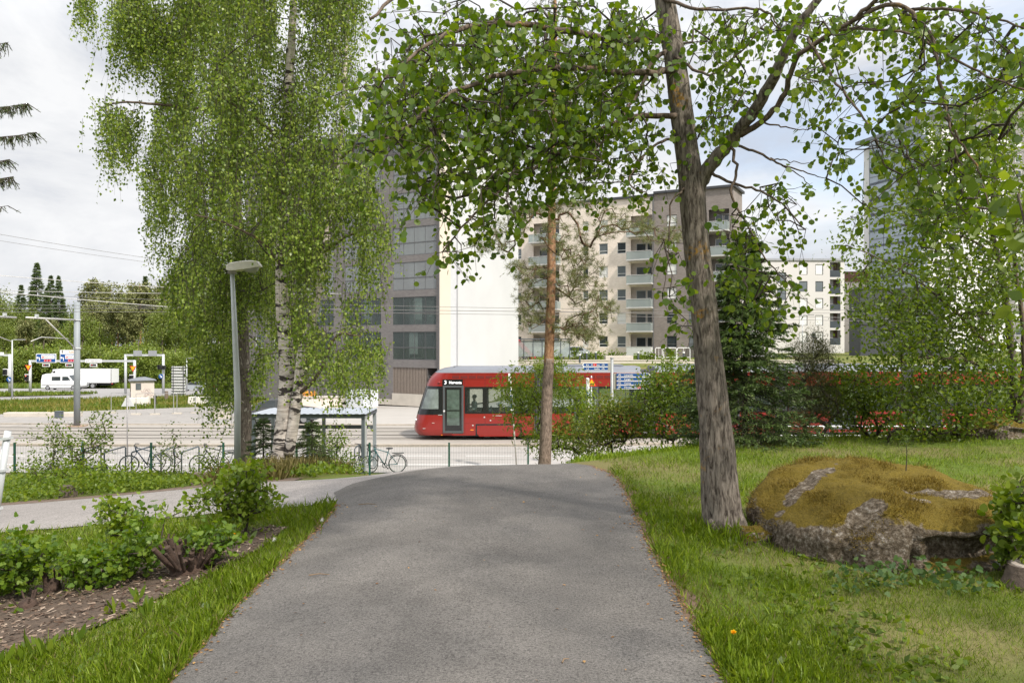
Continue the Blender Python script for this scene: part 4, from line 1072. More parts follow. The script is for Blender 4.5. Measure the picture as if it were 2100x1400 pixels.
# ---- direction signs on the post
bx, by, bz = base(1255, 900, 21)
T = thing('direction_sign', 'grey post with stacked blue cycling direction blades pointing both ways', 'sign', (bx, by, bz))
sx = 21 / F
pz = lambda py: 1.6 - (py - 700) * sx - bz
pxx = lambda px: (px - 1050) * sx - bx
part('post', G().tube([(0, 0, -.2), (0, 0, pz(735))], .042, 12).disc((0, 0, pz(734)), (0, 0, 1), .05, .03, 12), M('post_grey', (.30, .31, .31), .5, .3), T, True)
part('back_plate', G().mm(pxx(1245), -.04, -.03, -.01, pz(760), pz(744)).mm(.04, pxx(1264), -.03, -.01, pz(800), pz(765)), M('sign_back_beige', (.34, .33, .29), .6), T)
def bicon(g, x, y, z, h):
    for k in (0, 1): g.disc((x + k * h * .95, y, z + h * .3), (0, 1, 0), h * .34, .002, 14, h * .24)
    for a, b in (((.0, .3), (.35, .75)), ((.35, .75), (.85, .75)), ((.85, .75), (.45, .3)), ((.45, .3), (.35, .75)), ((.95, .3), (.82, .95)), ((.28, .85), (.42, .85))):
        g.tube([(x + a[0] * h, y, z + a[1] * h), (x + b[0] * h, y, z + b[1] * h)], h * .05, 4)
def blade(px0, px1, pya, pyb, right, txt, num, shield):
    a, b, zt, zb = pxx(px0), pxx(px1), pz(pya), pz(pyb); h = zt - zb; tipw = h * .42
    if right: poly = [(a, zb), (b - tipw, zb), (b, (zb + zt) / 2), (b - tipw, zt), (a, zt)]
    else: poly = [(a + tipw, zb), (b, zb), (b, zt), (a + tipw, zt), (a, (zb + zt) / 2)]
    bo = part('sign_blade', G().xz(poly, -.062, -.045), SBLUE, T)
    bw = .011; g = G(); y = -.0635
    g.mm(a + (0 if right else tipw), b - (tipw if right else 0), y - .002, y, zt - bw, zt); g.mm(a + (0 if right else tipw), b - (tipw if right else 0), y - .002, y, zb, zb + bw)
    if right: tp_, s_ = b, -1
    else: tp_, s_ = a, 1
    g.xz([(tp_, (zb + zt) / 2), (tp_ + s_ * tipw, zt), (tp_ + s_ * (tipw + .03), zt), (tp_ + s_ * .03, (zb + zt) / 2), (tp_ + s_ * (tipw + .03), zb), (tp_ + s_ * tipw, zb)], y - .0025, y)
    ts = h * .62; zc = zb + h * .27
    if right:
        bicon(g, a + .05, y - .003, zc, h * .5); lettering(g, txt, a + .20, y - .003, zc, ts, None, .012)
        lettering(g, num, b - tipw - .17, y - .003, zc, ts, None, .012)
        shx = b - tipw - .30
    else:
        bicon(g, b - .15, y - .003, zc, h * .5); w_ = max(v[0] for v in textgeo(txt, ts, .012)[0]); lettering(g, txt, b - .22 - w_, y - .003, zc, ts, None, .012)
        lettering(g, num, a + tipw + .07, y - .003, zc, ts, None, .012); shx = a + tipw + .26
    part('lettering', g, SWHITE, bo)
    if shield:
        part('route_shield', G().cbox(shx, shx + .09, y - .004, y - .001, zb + h * .16, zb + h * .86, .001), SRED, bo)
        q = G(); lettering(q, shield, shx + .022, y - .006, zc, ts * .9, None, .015); part('lettering', q, SWHITE, bo)
blade(1193, 1246, 744, 751.6, False, 'Keskusta', '8,6', '1'); blade(1193, 1246, 752, 759.5, False, 'Hallila', '1,4', None)
blade(1264, 1333, 764.5, 772.4, True, 'Lempäälä', '21', None); blade(1264, 1333, 772.8, 780.6, True, 'Kangasala', '15', None)
blade(1264, 1333, 781, 788.8, True, 'Vuores', '6,4', None); blade(1264, 1333, 789.2, 797.2, True, 'Hervantakeskus', '0,6', '4')

# ---- sign poles on the street side
def warn(g_parent, cx, cz, y, size, inverted, back, parent):
    h = size * .87; s = -1 if inverted else 1
    tri = [(cx - size / 2, cz - s * h / 3), (cx + size / 2, cz - s * h / 3), (cx, cz + s * 2 * h / 3)]
    bo = part('sign_plate', G().xz(tri if not inverted else tri[::-1], y, y + .02), SRED if not back else M('sign_back_grey', (.62, .63, .64), .5, .2), parent)
    k = .68; t2 = [(cx + (x - cx) * k, cz + (z - cz) * k) for x, z in tri]
    if not back: part('sign_face', G().xz(t2 if not inverted else t2[::-1], y - .006, y - .001), SYEL, bo)
    return bo
bx, by, bz = base(1213, 870, 31)
T = thing('warning_sign', 'yellow triangular warning sign with red edge on a thin pole before the tram', 'sign', (bx, by, bz))
hz_ = P(0, 783, 31)[2] - bz
part('pole', G().tube([(0, 0, 0), (0, 0, hz_ + .25)], .025, 8), GALV, T, True); b_ = warn(None, 0, hz_ - .05, -.05, .40, False, False, T)
g = G(); g.xz([(-.08, hz_ - .11), (.08, hz_ - .11), (.08, hz_ - .07), (-.08, hz_ - .07)], -.06, -.056); part('symbol', g, SBLACK, b_)
def edgepole(label, top, bot, d, p0, p1):
    t = Vector(P(*top, d)); b0 = P(*bot, d); b = Vector((b0[0], d, H(b0[0], d)))
    T = thing('sign_pole', label, 'sign', tuple(b))
    part('pole', G().tube([(0, 0, 0), t - b], .03, 8), M('pale_pole', (.55, .52, .48), .5, .2), T, True)
    dirv = (t - b).normalized(); rx_ = math.atan2(dirv.x, dirv.z)
    for (za, zb, m) in ((p0[0], p0[1], SWHITE), (p1[0], p1[1], SBLUE)):
        ca = Vector(P(top[0] + (bot[0] - top[0]) * (((za + zb) / 2 - top[1]) / (bot[1] - top[1])), (za + zb) / 2, d)) - b; ln = (zb - za) * d / F
        bo = part('sign_plate', G().box(ca.x - .03, -.12, ca.z, .08, .5, ln, 0, rx_), m, T)
        if m is SBLUE:
            q = G()
            for k in (-.36, 0, .36): q.box(ca.x - .03 + dirv.x * k * ln, -.375, ca.z + dirv.z * k * ln, .085, .012, ln * .14, 0, rx_ + .5)
            part('stripe', q, SWHITE, bo)
edgepole('slim slightly leaning pole with blue and white striped edge plates at the fence end', (1046, 766), (1060, 946), 30, (766, 782), (799, 843))
edgepole('slim white edged pole standing just left of the yellow warning triangle', (1206, 775), (1209, 870), 30.5, (775, 800), (801, 812))
bx, by, bz = base(262, 938, 33)
T = thing('warning_sign', 'triangular road sign seen from its pale back on a thin pole', 'sign', (bx, by, bz))
zc = P(0, 824, 33)[2] - bz
part('pole', G().tube([(0, -.04, 0), (0, -.04, zc + .3)], .026, 8), M('sign_pole_grey', (.28, .27, .27), .5, .3), T, True); warn(None, 0, zc - .02, .0, .56, False, True, T)

# ---- overhead line masts and wires
def mast(label, px, d, side):
    bx, by, bz = base(px, 878, d); T = thing('overhead_line_mast', label, 'mast', (bx, by, bz), 0, 'tram overhead line masts')
    h = P(0, 619, 44.8)[2] - bz
    part('pole', G().tube([(0, 0, 0), (0, 0, h)], [.175, .16], 18), MASTM, T, True)
    part('base_plate', G().mm(-.45, .45, -.35, .35, .0, .13), M('rusty_base', (.30, .21, .15), .9), T)
    za = P(0, 656, 44.8)[2] - bz; zb = P(0, 714, 44.8)[2] - bz; e = side * 4.7
    part('arm', G().tube([(0, side * .17, za), (0, e, za)], .045, 8).tube([(0, side * .17, zb), (0, side * 3.1, za)], .035, 8).tube([(0, side * .9, zb + .55), (0, side * 3.4, zb + .62), (0, side * 4.3, zb + .4)], .022, 6), M('pale_arm', (.55, .54, .52), .45, .3), T, True)
    part('clamp', G().disc((0, 0, za), (0, 0, 1), .21, .08, 16).disc((0, 0, zb), (0, 0, 1), .21, .08, 16).mm(-.06, .06, e - side * .9 - .08, e - side * .9 + .08, za + .05, za + .2), GALV, T)
mast('round grey overhead line mast with a bracket arm on the left', 158, 44.8, -1)
mast('overhead line mast outside the left edge with only its pale arm in view', -102, 35.4, 1)
WIRE = M('overhead_wire', (.20, .19, .18), .5, .5); WIREL = M('bright_overhead_wire', (.45, .44, .42), .5, .3)
def wire(label, a, b, sag, r=.013, m=WIRE):
    a = Vector(a); b = Vector(b); pts = [a + (b - a) * t + Vector((0, 0, -sag * 4 * t * (1 - t))) for t in np.linspace(0, 1, 17)]
    o = part('overhead_wire', G().tube([p - a for p in pts], r, 5), m, None, True); o.location = a; ORG[o.name] = tuple(a); return tag(o, label, 'wire', 'overhead tram wires')
wire('contact wire above the near tram track, lower of the pair crossing the white gable', P(-300, 634, 41), P(2300, 668, 43.5), -.35, .014)
wire('lower twin of the contact wire pair crossing the white gable', P(-300, 641, 41.2), P(2300, 674, 43.7), -.35, .012)
wire('messenger wire above the contact wires, upper pair on the white gable', P(-300, 590, 41), P(2300, 630, 43.5), .55, .012)
wire('second messenger wire just under the upper one on the white gable', P(-300, 618, 41.4), P(2300, 642, 44), .2, .012)
wire('pale wire sloping from the left edge down behind the lamp head', P(-60, 592, 36), P(520, 640, 46), .1, .02, WIREL)
wire('upper pale wire running level at the left above the forest', P(-60, 594, 44), P(700, 602, 48), .1, .017, WIREL)
wire('pale wire pair member crossing the forest tops at the left', P(-60, 560, 40), P(560, 600, 50), .1, .017, WIREL)
wire('thin wire high in the left sky descending to the birch', P(-60, 470, 48), P(420, 545, 60), .1, .014)
wire('lower thin wire in the left sky descending to the birch', P(-60, 484, 48), P(420, 552, 60), .1, .012)
# ================================================================ crossing on the left: gantries, signals, vehicles
def gz(px, d): x = (px - 1050) / F * d; return (x, d, H(x, d) + .03)
DG = 94.0; k_ = DG / F
def gantry(label, pa, pb, ytop, d, dia=.16, ypost=None):
    a = gz(pa, d); k = d / F; T = thing('sign_gantry', label, 'gantry', a, 0, 'sign gantries at the crossing')
    L = (pb - pa) * k; h = 1.6 - (ytop - 700) * k - a[2]
    part('post', G().tube([(0, 0, 0), (0, 0, h + .1)], dia, 10), GALV, T, True); part('post', G().tube([(L, 0, H(a[0] + L, d) - a[2]), (L, 0, h + .1)], dia, 10), GALV, T, True)
    part('beam', G().mm(-.1, L + .1, -.12, .12, h - .13, h + .12), GALV, T)
    return T, a, k
T, a, k = gantry('long sign gantry with blue lane signs above the crossing road', 62, 276, 740, DG)
X_ = lambda px: (px - 1050) * k - a[0]
Z_ = lambda py: 1.6 - (py - 700) * k - a[2]
def lane(px0, px1, py0, py1, white_top=None):
    bo = part('lane_sign', G().mm(X_(px0), X_(px1), -.22, -.14, Z_(py1), Z_(py0)), SWHITE, T)
    b_ = .07; part('sign_face', G().mm(X_(px0) + b_, X_(px1) - b_, -.235, -.221, Z_(py1) + b_, Z_(py0) - b_), SBLUE, bo)
    w_ = X_(px1) - X_(px0); x0 = X_(px0) + w_ * .27; z1 = Z_(py0) - .15; zm = Z_(py1) + .42
    part('name_panel', G().mm(x0, X_(px1) - .16, -.245, -.236, zm + .05, z1), SWHITE, bo)
    g = G(); lettering(g, 'KESKUSTA', x0 + .36, -.25, zm + .16, .30, w_ * .44, .01); part('lettering', g, M('grey_text', (.25, .24, .24)), bo)
    part('centre_symbol', G().disc((x0 + .2, -.248, zm + .26), (0, 1, 0), .13, .01, 14, .06), SRED, bo)
    g = G()
    for i in range(3): g.mm(x0 + .32 + i * .3, x0 + .58 + i * .3, -.245, -.236, Z_(py1) + .12, Z_(py1) + .40)
    part('route_shield', g, SRED, bo)
    g = G()
    for i, s in enumerate(('3', '9', '12')): lettering(g, s, x0 + .36 + i * .3, -.25, Z_(py1) + .17, .22, None, .01)
    xc = X_(px0) + w_ * .14; zc = (Z_(py0) + Z_(py1)) / 2
    g.xz([(xc + .06, zc - .3), (xc + .15, zc - .3), (xc + .15, zc + .1), (xc - .08, zc + .1), (xc - .08, zc + .22), (xc - .28, zc + .05), (xc - .08, zc - .1), (xc - .08, zc + .0), (xc + .06, zc + .0)], -.25, -.24)
    part('lettering', g, SWHITE, bo); return bo
lane(76, 117, 725, 743.5); lane(125, 166, 725, 743.5)
bo = part('lane_sign', G().mm(X_(125), X_(158), -.22, -.14, Z_(724.5), Z_(717.5)), SWHITE, T)
g = G(); lettering(g, 'RUSKO', X_(143), -.23, Z_(723.4), .34, .75, .01); part('lettering', g, M('orange_text', (.55, .25, .05)), bo)
g = G(); x = X_(130); g.xz([(x - .05, Z_(723.5)), (x + .05, Z_(723.5)), (x + .05, Z_(720.5)), (x + .14, Z_(720.5)), (x, Z_(718.3)), (x - .14, Z_(720.5)), (x - .05, Z_(720.5))], -.23, -.222); part('arrow', g, SBLACK, bo)
bo = part('lane_sign', G().mm(X_(177), X_(210), -.22, -.14, Z_(743.5), Z_(736)), SWHITE, T)
g = G(); lettering(g, 'HERVANTA', X_(187), -.23, Z_(741.8), .28, 1.25, .01); x = X_(181); g.xz([(x - .1, Z_(742.5)), (x, Z_(742.5)), (x, Z_(739.5)), (x + .15, Z_(739.5)), (x + .15, Z_(740.3)), (x + .3, Z_(739)), (x + .15, Z_(737.6)), (x + .15, Z_(738.5)), (x - .1, Z_(738.5))], -.23, -.222); part('lettering', g, M('grey_text', (.25, .24, .24)), bo)
for px in (89, 136, 186):
    bo = part('lane_display', G().mm(X_(px), X_(px + 14.5), -.2, -.12, Z_(751.5), Z_(745)), SWHITE, T); part('screen', G().mm(X_(px) + .07, X_(px + 14.5) - .07, -.21, -.201, Z_(751.5) + .07, Z_(745) - .07), SBLACK, bo)
    part('lit_segment', G().mm(X_(px) + .2, X_(px) + .3, -.22, -.211, Z_(749.5), Z_(747)), M('red_segment', (.5, .03, .02)), bo)
T, a2, k2 = gantry('short sign gantry with two grey sign backs behind the hut', 257.5, 335, 728, 100)
for p0, p1 in ((275, 292), (305.5, 322.5)):
    x0, x1 = (p0 - 1050) * k2 - a2[0], (p1 - 1050) * k2 - a2[0]; part('sign_back', G().mm(x0, x1, -.2, -.12, 1.6 - (730 - 700) * k2 - a2[2], 1.6 - (718.5 - 700) * k2 - a2[2]), M('sign_back_dark', (.30, .31, .33), .6, .2), T)
T, a3, k3 = gantry('sign gantry cut by the left edge with a pale sign', -60, 20, 728, 92)
part('sign_back', G().mm((-10 - 1050) * k3 - a3[0], (9 - 1050) * k3 - a3[0], -.2, -.1, 1.6 - (728 - 700) * k3 - a3[2], 1.6 - (722 - 700) * k3 - a3[2]), SWHITE, T)
def signal(label, px, d, py0, py1, lit=None, white=True):
    a = gz(px, d); k = d / F; z0, z1 = 1.6 - (py1 - 700) * k, 1.6 - (py0 - 700) * k
    T = thing('traffic_light', label, 'traffic light', (a[0], d - .35, (z0 + z1) / 2), 0, 'traffic lights at the crossing'); h = (z1 - z0) / 2
    if white: part('backing_board', G().mm(-.32, .32, .04, .07, -h - .08, h + .08), SWHITE, T)
    part('housing', G().cbox(-.24, .24, -.18, .03, -h, h, .04), SBLACK, T)
    for i in range(3):
        zz = h * (.62 - .62 * i); on = lit == i
        if on:
            m, nt_, b_ = newmat('lit_red_lens'); b_.inputs['Emission Color'].default_value = (1, .12, .05, 1); b_.inputs['Emission Strength'].default_value = 2.5
        else: m = M('unlit_lens', (.05, .05, .05), .2)
        part('lens', G().disc((0, -.19, zz), (0, 1, 0), h * .24, .03, 12), m, T)
        part('visor', G().disc((0, -.24, zz), (0, 1, 0), h * .28, .10, 12, h * .255), SBLACK, T)
    part('bracket', G().mm(-.03, .03, .03, .36, -.06, .06), GALV, T)
signal('traffic light showing red under the left yellow triangle', 59, DG, 768, 779, 0)
signal('dark traffic light beside the right yellow triangle', 273, DG, 769, 781)
signal('traffic light on the gantry post right of the sign backs', 330, 100, 748, 757, None, False)
signal('traffic light facing right on the same gantry post', 339, 100, 749, 757, None, False)
signal('traffic light beside the gantry post at the left edge', 15, 92, 757, 768)
def yieldsign(label, px, d, cy):
    a = gz(px, d); k = d / F; z = 1.6 - (cy - 700) * k
    T = thing('yield_sign', label, 'sign', (a[0], d - .3, z), 0, 'yellow give way triangles'); warn(None, 0, .05, 0, .78, True, False, T); part('bracket', G().mm(-.03, .03, .02, .3, -.03, .03), GALV, T)
yieldsign('inverted yellow triangle on the left gantry post above the red light', 61, DG, 753); yieldsign('inverted yellow triangle on the right gantry post above the hut', 275, DG, 755)
def arrowsign(label, px, d, cy):
    a = gz(px, d); k = d / F; z = 1.6 - (cy - 700) * k
    T = thing('keep_right_sign', label, 'sign', (a[0], d - .3, z), 0, 'round blue arrow signs'); part('disc', G().disc((0, 0, 0), (0, 1, 0), .3, .03, 20), SBLUE, T)
    part('arrow', G().xz([(-.16, .12), (-.10, .18), (.08, -.02), (.15, .06), (.17, -.17), (-.06, -.15), (.02, -.08)], -.025, -.017), SWHITE, T); part('bracket', G().mm(-.03, .03, .02, .3, -.03, .03), GALV, T)
arrowsign('round blue arrow sign on the gantry post left of the lattice board', 332, 100, 771); arrowsign('round blue arrow sign at the left edge beside the thin lamp pole', 22, 92, 777.5)
def lamp(label, px, ytop, ybase, d, arm):
    a = gz(px, d); k = d / F; h = 1.6 - (ytop - 700) * k - a[2]; T = thing('street_lamp', label, 'street lamp', a)
    part('pole', G().tube([(0, 0, 0), (0, 0, h)], [.10, .06], 10), GALV, T, True); part('arm', G().tube([(0, 0, h), (arm, 0, h + .05)], .04, 8), GALV, T, True); part('lamp_head', G().cbox(arm - .1, arm + .75, -.16, .16, h - .02, h + .1, .05), M('dark_lamp_head', (.22, .22, .22), .5), T)
lamp('thin street lamp standing on the traffic island at the far left', 25, 697, 820, 88, .7)
lamp('thin grey lamp pole just right of the white lattice board', 383, 735, 790, 108, .2)
lamp('small street lamp in front of the far white block', 1646, 646, 700, 112, .9)
T = thing('traffic_sign', 'round dark sign back on a pole before the far white block', 'sign', gz(1668, 108)); part('pole', G().tube([(0, 0, 0), (0, 0, 3.4)], .05, 8), GALV, T); part('disc', G().disc((0, -.06, 2.9), (0, 1, 0), .33, .04, 18), DSTEEL, T)

# ---- hut, lattice board, barriers
a = gz(258, 82); T = thing('utility_hut', 'small square concrete hut with graffiti and a low dark hip roof', 'hut', (a[0] + 1.5, 82, a[2]), math.radians(28))
part('wall', G().mm(-.9, 1.3, -1.0, 1.2, 0, 2.0), M('hut_concrete', (.60, .54, .50), .9, var=.08, scale=1.5), T)
part('roof', G().add([(-1.1, -1.2, 2.0), (1.5, -1.2, 2.0), (1.5, 1.4, 2.0), (-1.1, 1.4, 2.0), (-.1, -.1, 2.38), (.5, .3, 2.38), (-1.1, -1.2, 2.08), (1.5, -1.2, 2.08), (1.5, 1.4, 2.08), (-1.1, 1.4, 2.08)], [(3, 2, 1, 0), (0, 1, 7, 6), (1, 2, 8, 7), (2, 3, 9, 8), (3, 0, 6, 9), (6, 7, 5, 4), (7, 8, 5), (8, 9, 4, 5), (9, 6, 4)]), M('hut_roof', (.17, .18, .20), .35, .2), T)
wd = part('window', frame(G(), -.45, 1.1, .05, 1.75, -1.04, -1.0, .07), DSTEEL, T); part('pane', G().mm(-.38, -.02, -1.02, -1.005, 1.17, 1.68), SGLASS, wd)
g = G()
for i in range(8): cx, cz = rnd.uniform(.1, 1.1), rnd.uniform(.4, 1.1); g.tube([(cx + .18 * math.sin(t * 1.3 + i), -1.012, cz + .18 * math.cos(t * 1.7 + i * 2)) for t in np.linspace(0, 4, 12)], .012, 4)
part('scribbled_graffiti', g, M('pink_spray', (.48, .36, .36), .9), T)
g = G(); sx_ = -.905
def side(poly, m, nm): g_ = G(); g_.add([(sx_ - .008, y, z) for y, z in poly], [tuple(range(len(poly)))]); part(nm, g_, m, T)
side([(1.0, .9), (1.0, 1.7), (.5, 1.75), (.35, .95), (.6, .85)], M('yellow_spray', (.62, .45, .03), .9), 'yellow_graffiti')
sx_ = -.912; side([(.45, 1.2), (.35, 1.8), (.1, 1.3), (-.1, 1.8), (-.4, 1.5), (-.75, .7), (-.4, .9), (.1, .9), (.3, .8)], M('black_spray', (.03, .03, .035), .9), 'black_graffiti')
sx_ = -.918; side([(.4, .35), (.3, .8), (0, .6), (-.3, .85), (-.45, .4), (-.1, .25)], M('violet_spray', (.45, .28, .45), .9), 'violet_graffiti')
a = gz(352, 90); k = 90 / F; T = thing('lattice_board', 'tall white board crossed by dark horizontal bars beside the road', 'board', a, math.radians(-6)); h = 62 * k; wv = 29 * k
part('board', G().mm(0, wv, 0, .08, .1, h), M('white_panel', (.78, .78, .77), .7, var=.02), T)
for i in range(10): part('bar', G().mm(-.05, wv + .05, -.08, -.01, .3 + i * (h - .4) / 9.2, .38 + i * (h - .4) / 9.2), M('dark_bar', (.12, .12, .13), .6), T)
for x in (.2, wv - .2): part('upright', G().mm(x - .04, x + .04, -.05, .0, -.1, h + .12), M('dark_bar', (.12, .12, .13), .6), T)
for px, py, d, label, rz in ((282, 837, 68, 'white concrete barrier block lying beside the triangular sign back', .15), (410, 826, 70, 'pale barrier block in the yard near the birch leaves', -.1)):
    a = gz(px, d); o = part('barrier_block', G().xz([(-1, 0), (1, 0), (1, .35), (.95, .75), (-.95, .75), (-1, .35)], -.25, .25), M('white_barrier', (.70, .67, .62), .85, var=.08)); o.location = a; o.rotation_euler = (0, 0, rz); ORG[o.name] = a; tag(o, label, 'barrier')
a = gz(318, 69); T = thing('bollard', 'short black post with a heavy foot beside the hut', 'bollard', a); part('post', G().tube([(0, 0, 0), (0, 0, .75)], .11, 10), SBLACK, T); part('foot', G().cbox(-.4, .4, -.25, .25, 0, .12, .05), SBLACK, T); part('cap', G().disc((0, 0, .82), (0, 0, 1), .15, .14, 12), SBLACK, T)
a = gz(341, 80); o = part('wooden_post', G().tube([(0, 0, 0), (.02, 0, .95)], [.19, .17], 10), M('old_wood', (.18, .14, .11), .9, var=.3)); o.location = a; tag(o, 'short weathered wooden post in the verge below the lattice board', 'post')
FG = 'temporary fence panels in the gravel yard'
for px, d, pn in ((279, 56, 'behind the back of the triangular sign'), (318, 56, 'below the short black post'), (363, 57, 'left of the middle of the gravel yard'), (400, 58, 'in the middle of the gravel yard'), (437, 59, 'nearest the birch trunks in the yard'), (228, 58, 'left of the triangular sign back')):
    a = gz(px, d); T = thing('temporary_fence', 'thin grey temporary fence panel ' + pn, 'fence', a, 0, FG); k = d / F; w_ = 38 * k
    part('frame', G().tube([(0, 0, .1), (0, 0, 1.5)], .025, 6).tube([(w_, 0, .1), (w_, 0, 1.5)], .025, 6).tube([(0, 0, 1.5), (w_, 0, 1.55)], .018, 6).tube([(0, 0, .15), (w_, 0, .15)], .015, 6), M('weathered_zinc', (.34, .34, .33), .6, .3), T)
    part('foot', G().cbox(-.35, .35, -.12, .12, 0, .1, .03), CONCW, T)
a = gz(118, 54); o = part('concrete_pipe_cover', G().cbox(-3.6, 1.6, -.3, .3, 0, .28, .05), CONCW); o.location = a; tag(o, 'low concrete strip lying along the grass verge at the left', 'concrete strip')
a = gz(121, 52.5); o = part('cable_box', G().cbox(-.22, .22, -.2, .2, 0, .42, .04).mm(-.24, .24, -.22, .22, .42, .45), DSTEEL); o.location = a; tag(o, 'small dark box on the concrete strip left of the mast', 'box')
a = gz(202, 54); o = part('concrete_pillar', G().cbox(-.55, .55, -.3, .3, 0, 1.1, .05), CONCW); o.location = gz(455, 52); tag(o, 'short pale concrete pillar in the yard behind the lamp post', 'pillar')

# ---- vehicles (local X = length, front at +X)
def wheel(T, x, y, r, w=.2):
    wo = part('wheel', G().disc((x, y, r), (0, 1, 0), r, w, 22), RUB, T, True); part('rim', G().disc((x, y + (-1 if y < 0 else 1) * (w / 2 + .004), r), (0, 1, 0), r * .62, .02, 16), M('alloy_rim', (.40, .41, .42), .3, .6), wo); return wo
def arcp(x0, x1, z0, z1, n, conv=True):
    return [(x0 + (x1 - x0) * t, z0 + (z1 - z0) * (math.sin(t * PI / 2) if conv else 1 - math.cos(t * PI / 2))) for t in np.linspace(0, 1, n)]
def shell(T, poly, hw, inset, zsh, m, name='body'):
    """body side profile lofted across the width with tumblehome above zsh"""
    rings = []
    for y, s in ((-hw, 0), (-hw * .8, 1), (hw * .8, 1), (hw, 0)):
        ring = []
        for x, z in poly:
            yy_ = y
            if z > zsh: yy_ = y * (1 - inset * (z - zsh))
            ring.append((x * (1 if s else .995), yy_, z + (0.0 if s else -.02 * (z > zsh))))
        rings.append(ring)
    return part(name, G().loft(rings), m, T, True, sharp=30)
WPAINT = M('white_vehicle_paint', (.74, .75, .76), .3, var=.02, coat=.4)
a = gz(92, 118); T = thing('delivery_van', 'white panel van with dark side window driving right past the mast', 'van', (a[0], 118, a[2]))
poly = [(.05, .35), (5.7, .35), (5.85, .55), (5.85, .95), (5.5, 1.2), (4.75, 1.35), (4.0, 2.25), (3.6, 2.42), (.6, 2.45), (.15, 2.3), (0, 1.4), (0, .6)]
shell(T, poly, .98, .07, 1.3, WPAINT)
part('side_window', G().mm(1.6, 2.9, -.965, -.945, 1.42, 2.02), DGLASS, T); part('door_window', G().xz([(3.15, 1.42), (4.45, 1.42), (4.0, 2.02), (3.2, 2.02)], -.967, -.945), DGLASS, T)
part('windscreen', G().add([(4.72, -.85, 1.4), (4.72, .85, 1.4), (4.06, .75, 2.24), (4.06, -.75, 2.24)], [(0, 1, 2, 3)]), DGLASS, T)
part('rubbing_strip', G().mm(.1, 5.75, -.995, -.98, .78, .86), M('grey_plastic', (.18, .18, .18)), T); part('bumper', G().mm(5.8, 5.95, -.9, .9, .35, .6).mm(-.1, .02, -.9, .9, .35, .6), M('grey_plastic', (.18, .18, .18)), T)
part('yellow_panel', G().mm(5.0, 5.6, -.99, -.975, .75, 1.25), M('yellow_decal', (.7, .45, .02)), T); part('tail_light', G().mm(-.02, .04, -.97, -.8, .9, 1.35), M('red_lens', (.35, .02, .02), .3), T)
for x in (1.0, 4.8):
    for y in (-.9, .9): wheel(T, x, y, .36)
a = gz(100, 126); T = thing('box_truck', 'white refrigerated box truck driving left behind the van', 'truck', (a[0], 126, a[2]))
kk = 126 / F; bx0 = 22 * kk; bx1 = 136 * kk; tz = 40 * kk
part('cargo_box', G().cbox(bx0, bx1, -1.25, 1.25, .95, tz, .04), WPAINT, T); part('cooling_unit', G().cbox(bx0 - .6, bx0, -1.0, 1.0, tz - .75, tz - .05, .1), WPAINT, T)
cz_ = tz - .62; part('cab', G().xz([(.25, .5), (2.0, .5), (2.0, cz_ - .1), (1.6, cz_), (.8, cz_ - .1), (.45, 1.6), (.25, 1.3)], -1.15, 1.15), WPAINT, T); part('wind_deflector', G().xz([(.9, cz_), (2.1, cz_), (2.1, cz_ + .5), (1.5, cz_ + .3)], -1.0, 1.0), WPAINT, T)
part('side_window', G().xz([(.75, 1.6), (1.5, 1.6), (1.5, 2.2), (.95, 2.2)], -1.17, -1.15), DGLASS, T); part('chassis', G().mm(.8, bx1 - .3, -.5, .5, .5, .95), SBLACK, T); part('side_guard', G().mm(bx0 + 1.2, bx1 - 3.6, -1.2, -1.15, .4, .55).mm(bx0 + 1.2, bx1 - 3.6, -1.2, -1.15, .7, .85), GALV, T)
part('corner_trim', G().mm(bx1 - .06, bx1 + .02, -1.28, -1.2, .95, tz), M('grey_plastic', (.18, .18, .18)), T); part('tail_light', G().mm(bx1 - .02, bx1 + .05, -1.1, -.8, .7, .9), M('red_lens', (.35, .02, .02), .3), T)
for x in (1.1, bx1 - 3.0):
    for y in (-1.05, 1.05): wheel(T, x, y, .48, .28)
part('mudguard', G().tube([(bx1 - 3.0 + .62 * math.cos(t), -1.1, .48 + .62 * math.sin(t)) for t in np.linspace(.2, 2.9, 9)], .05, 6), M('grey_plastic', (.18, .18, .18)), T)
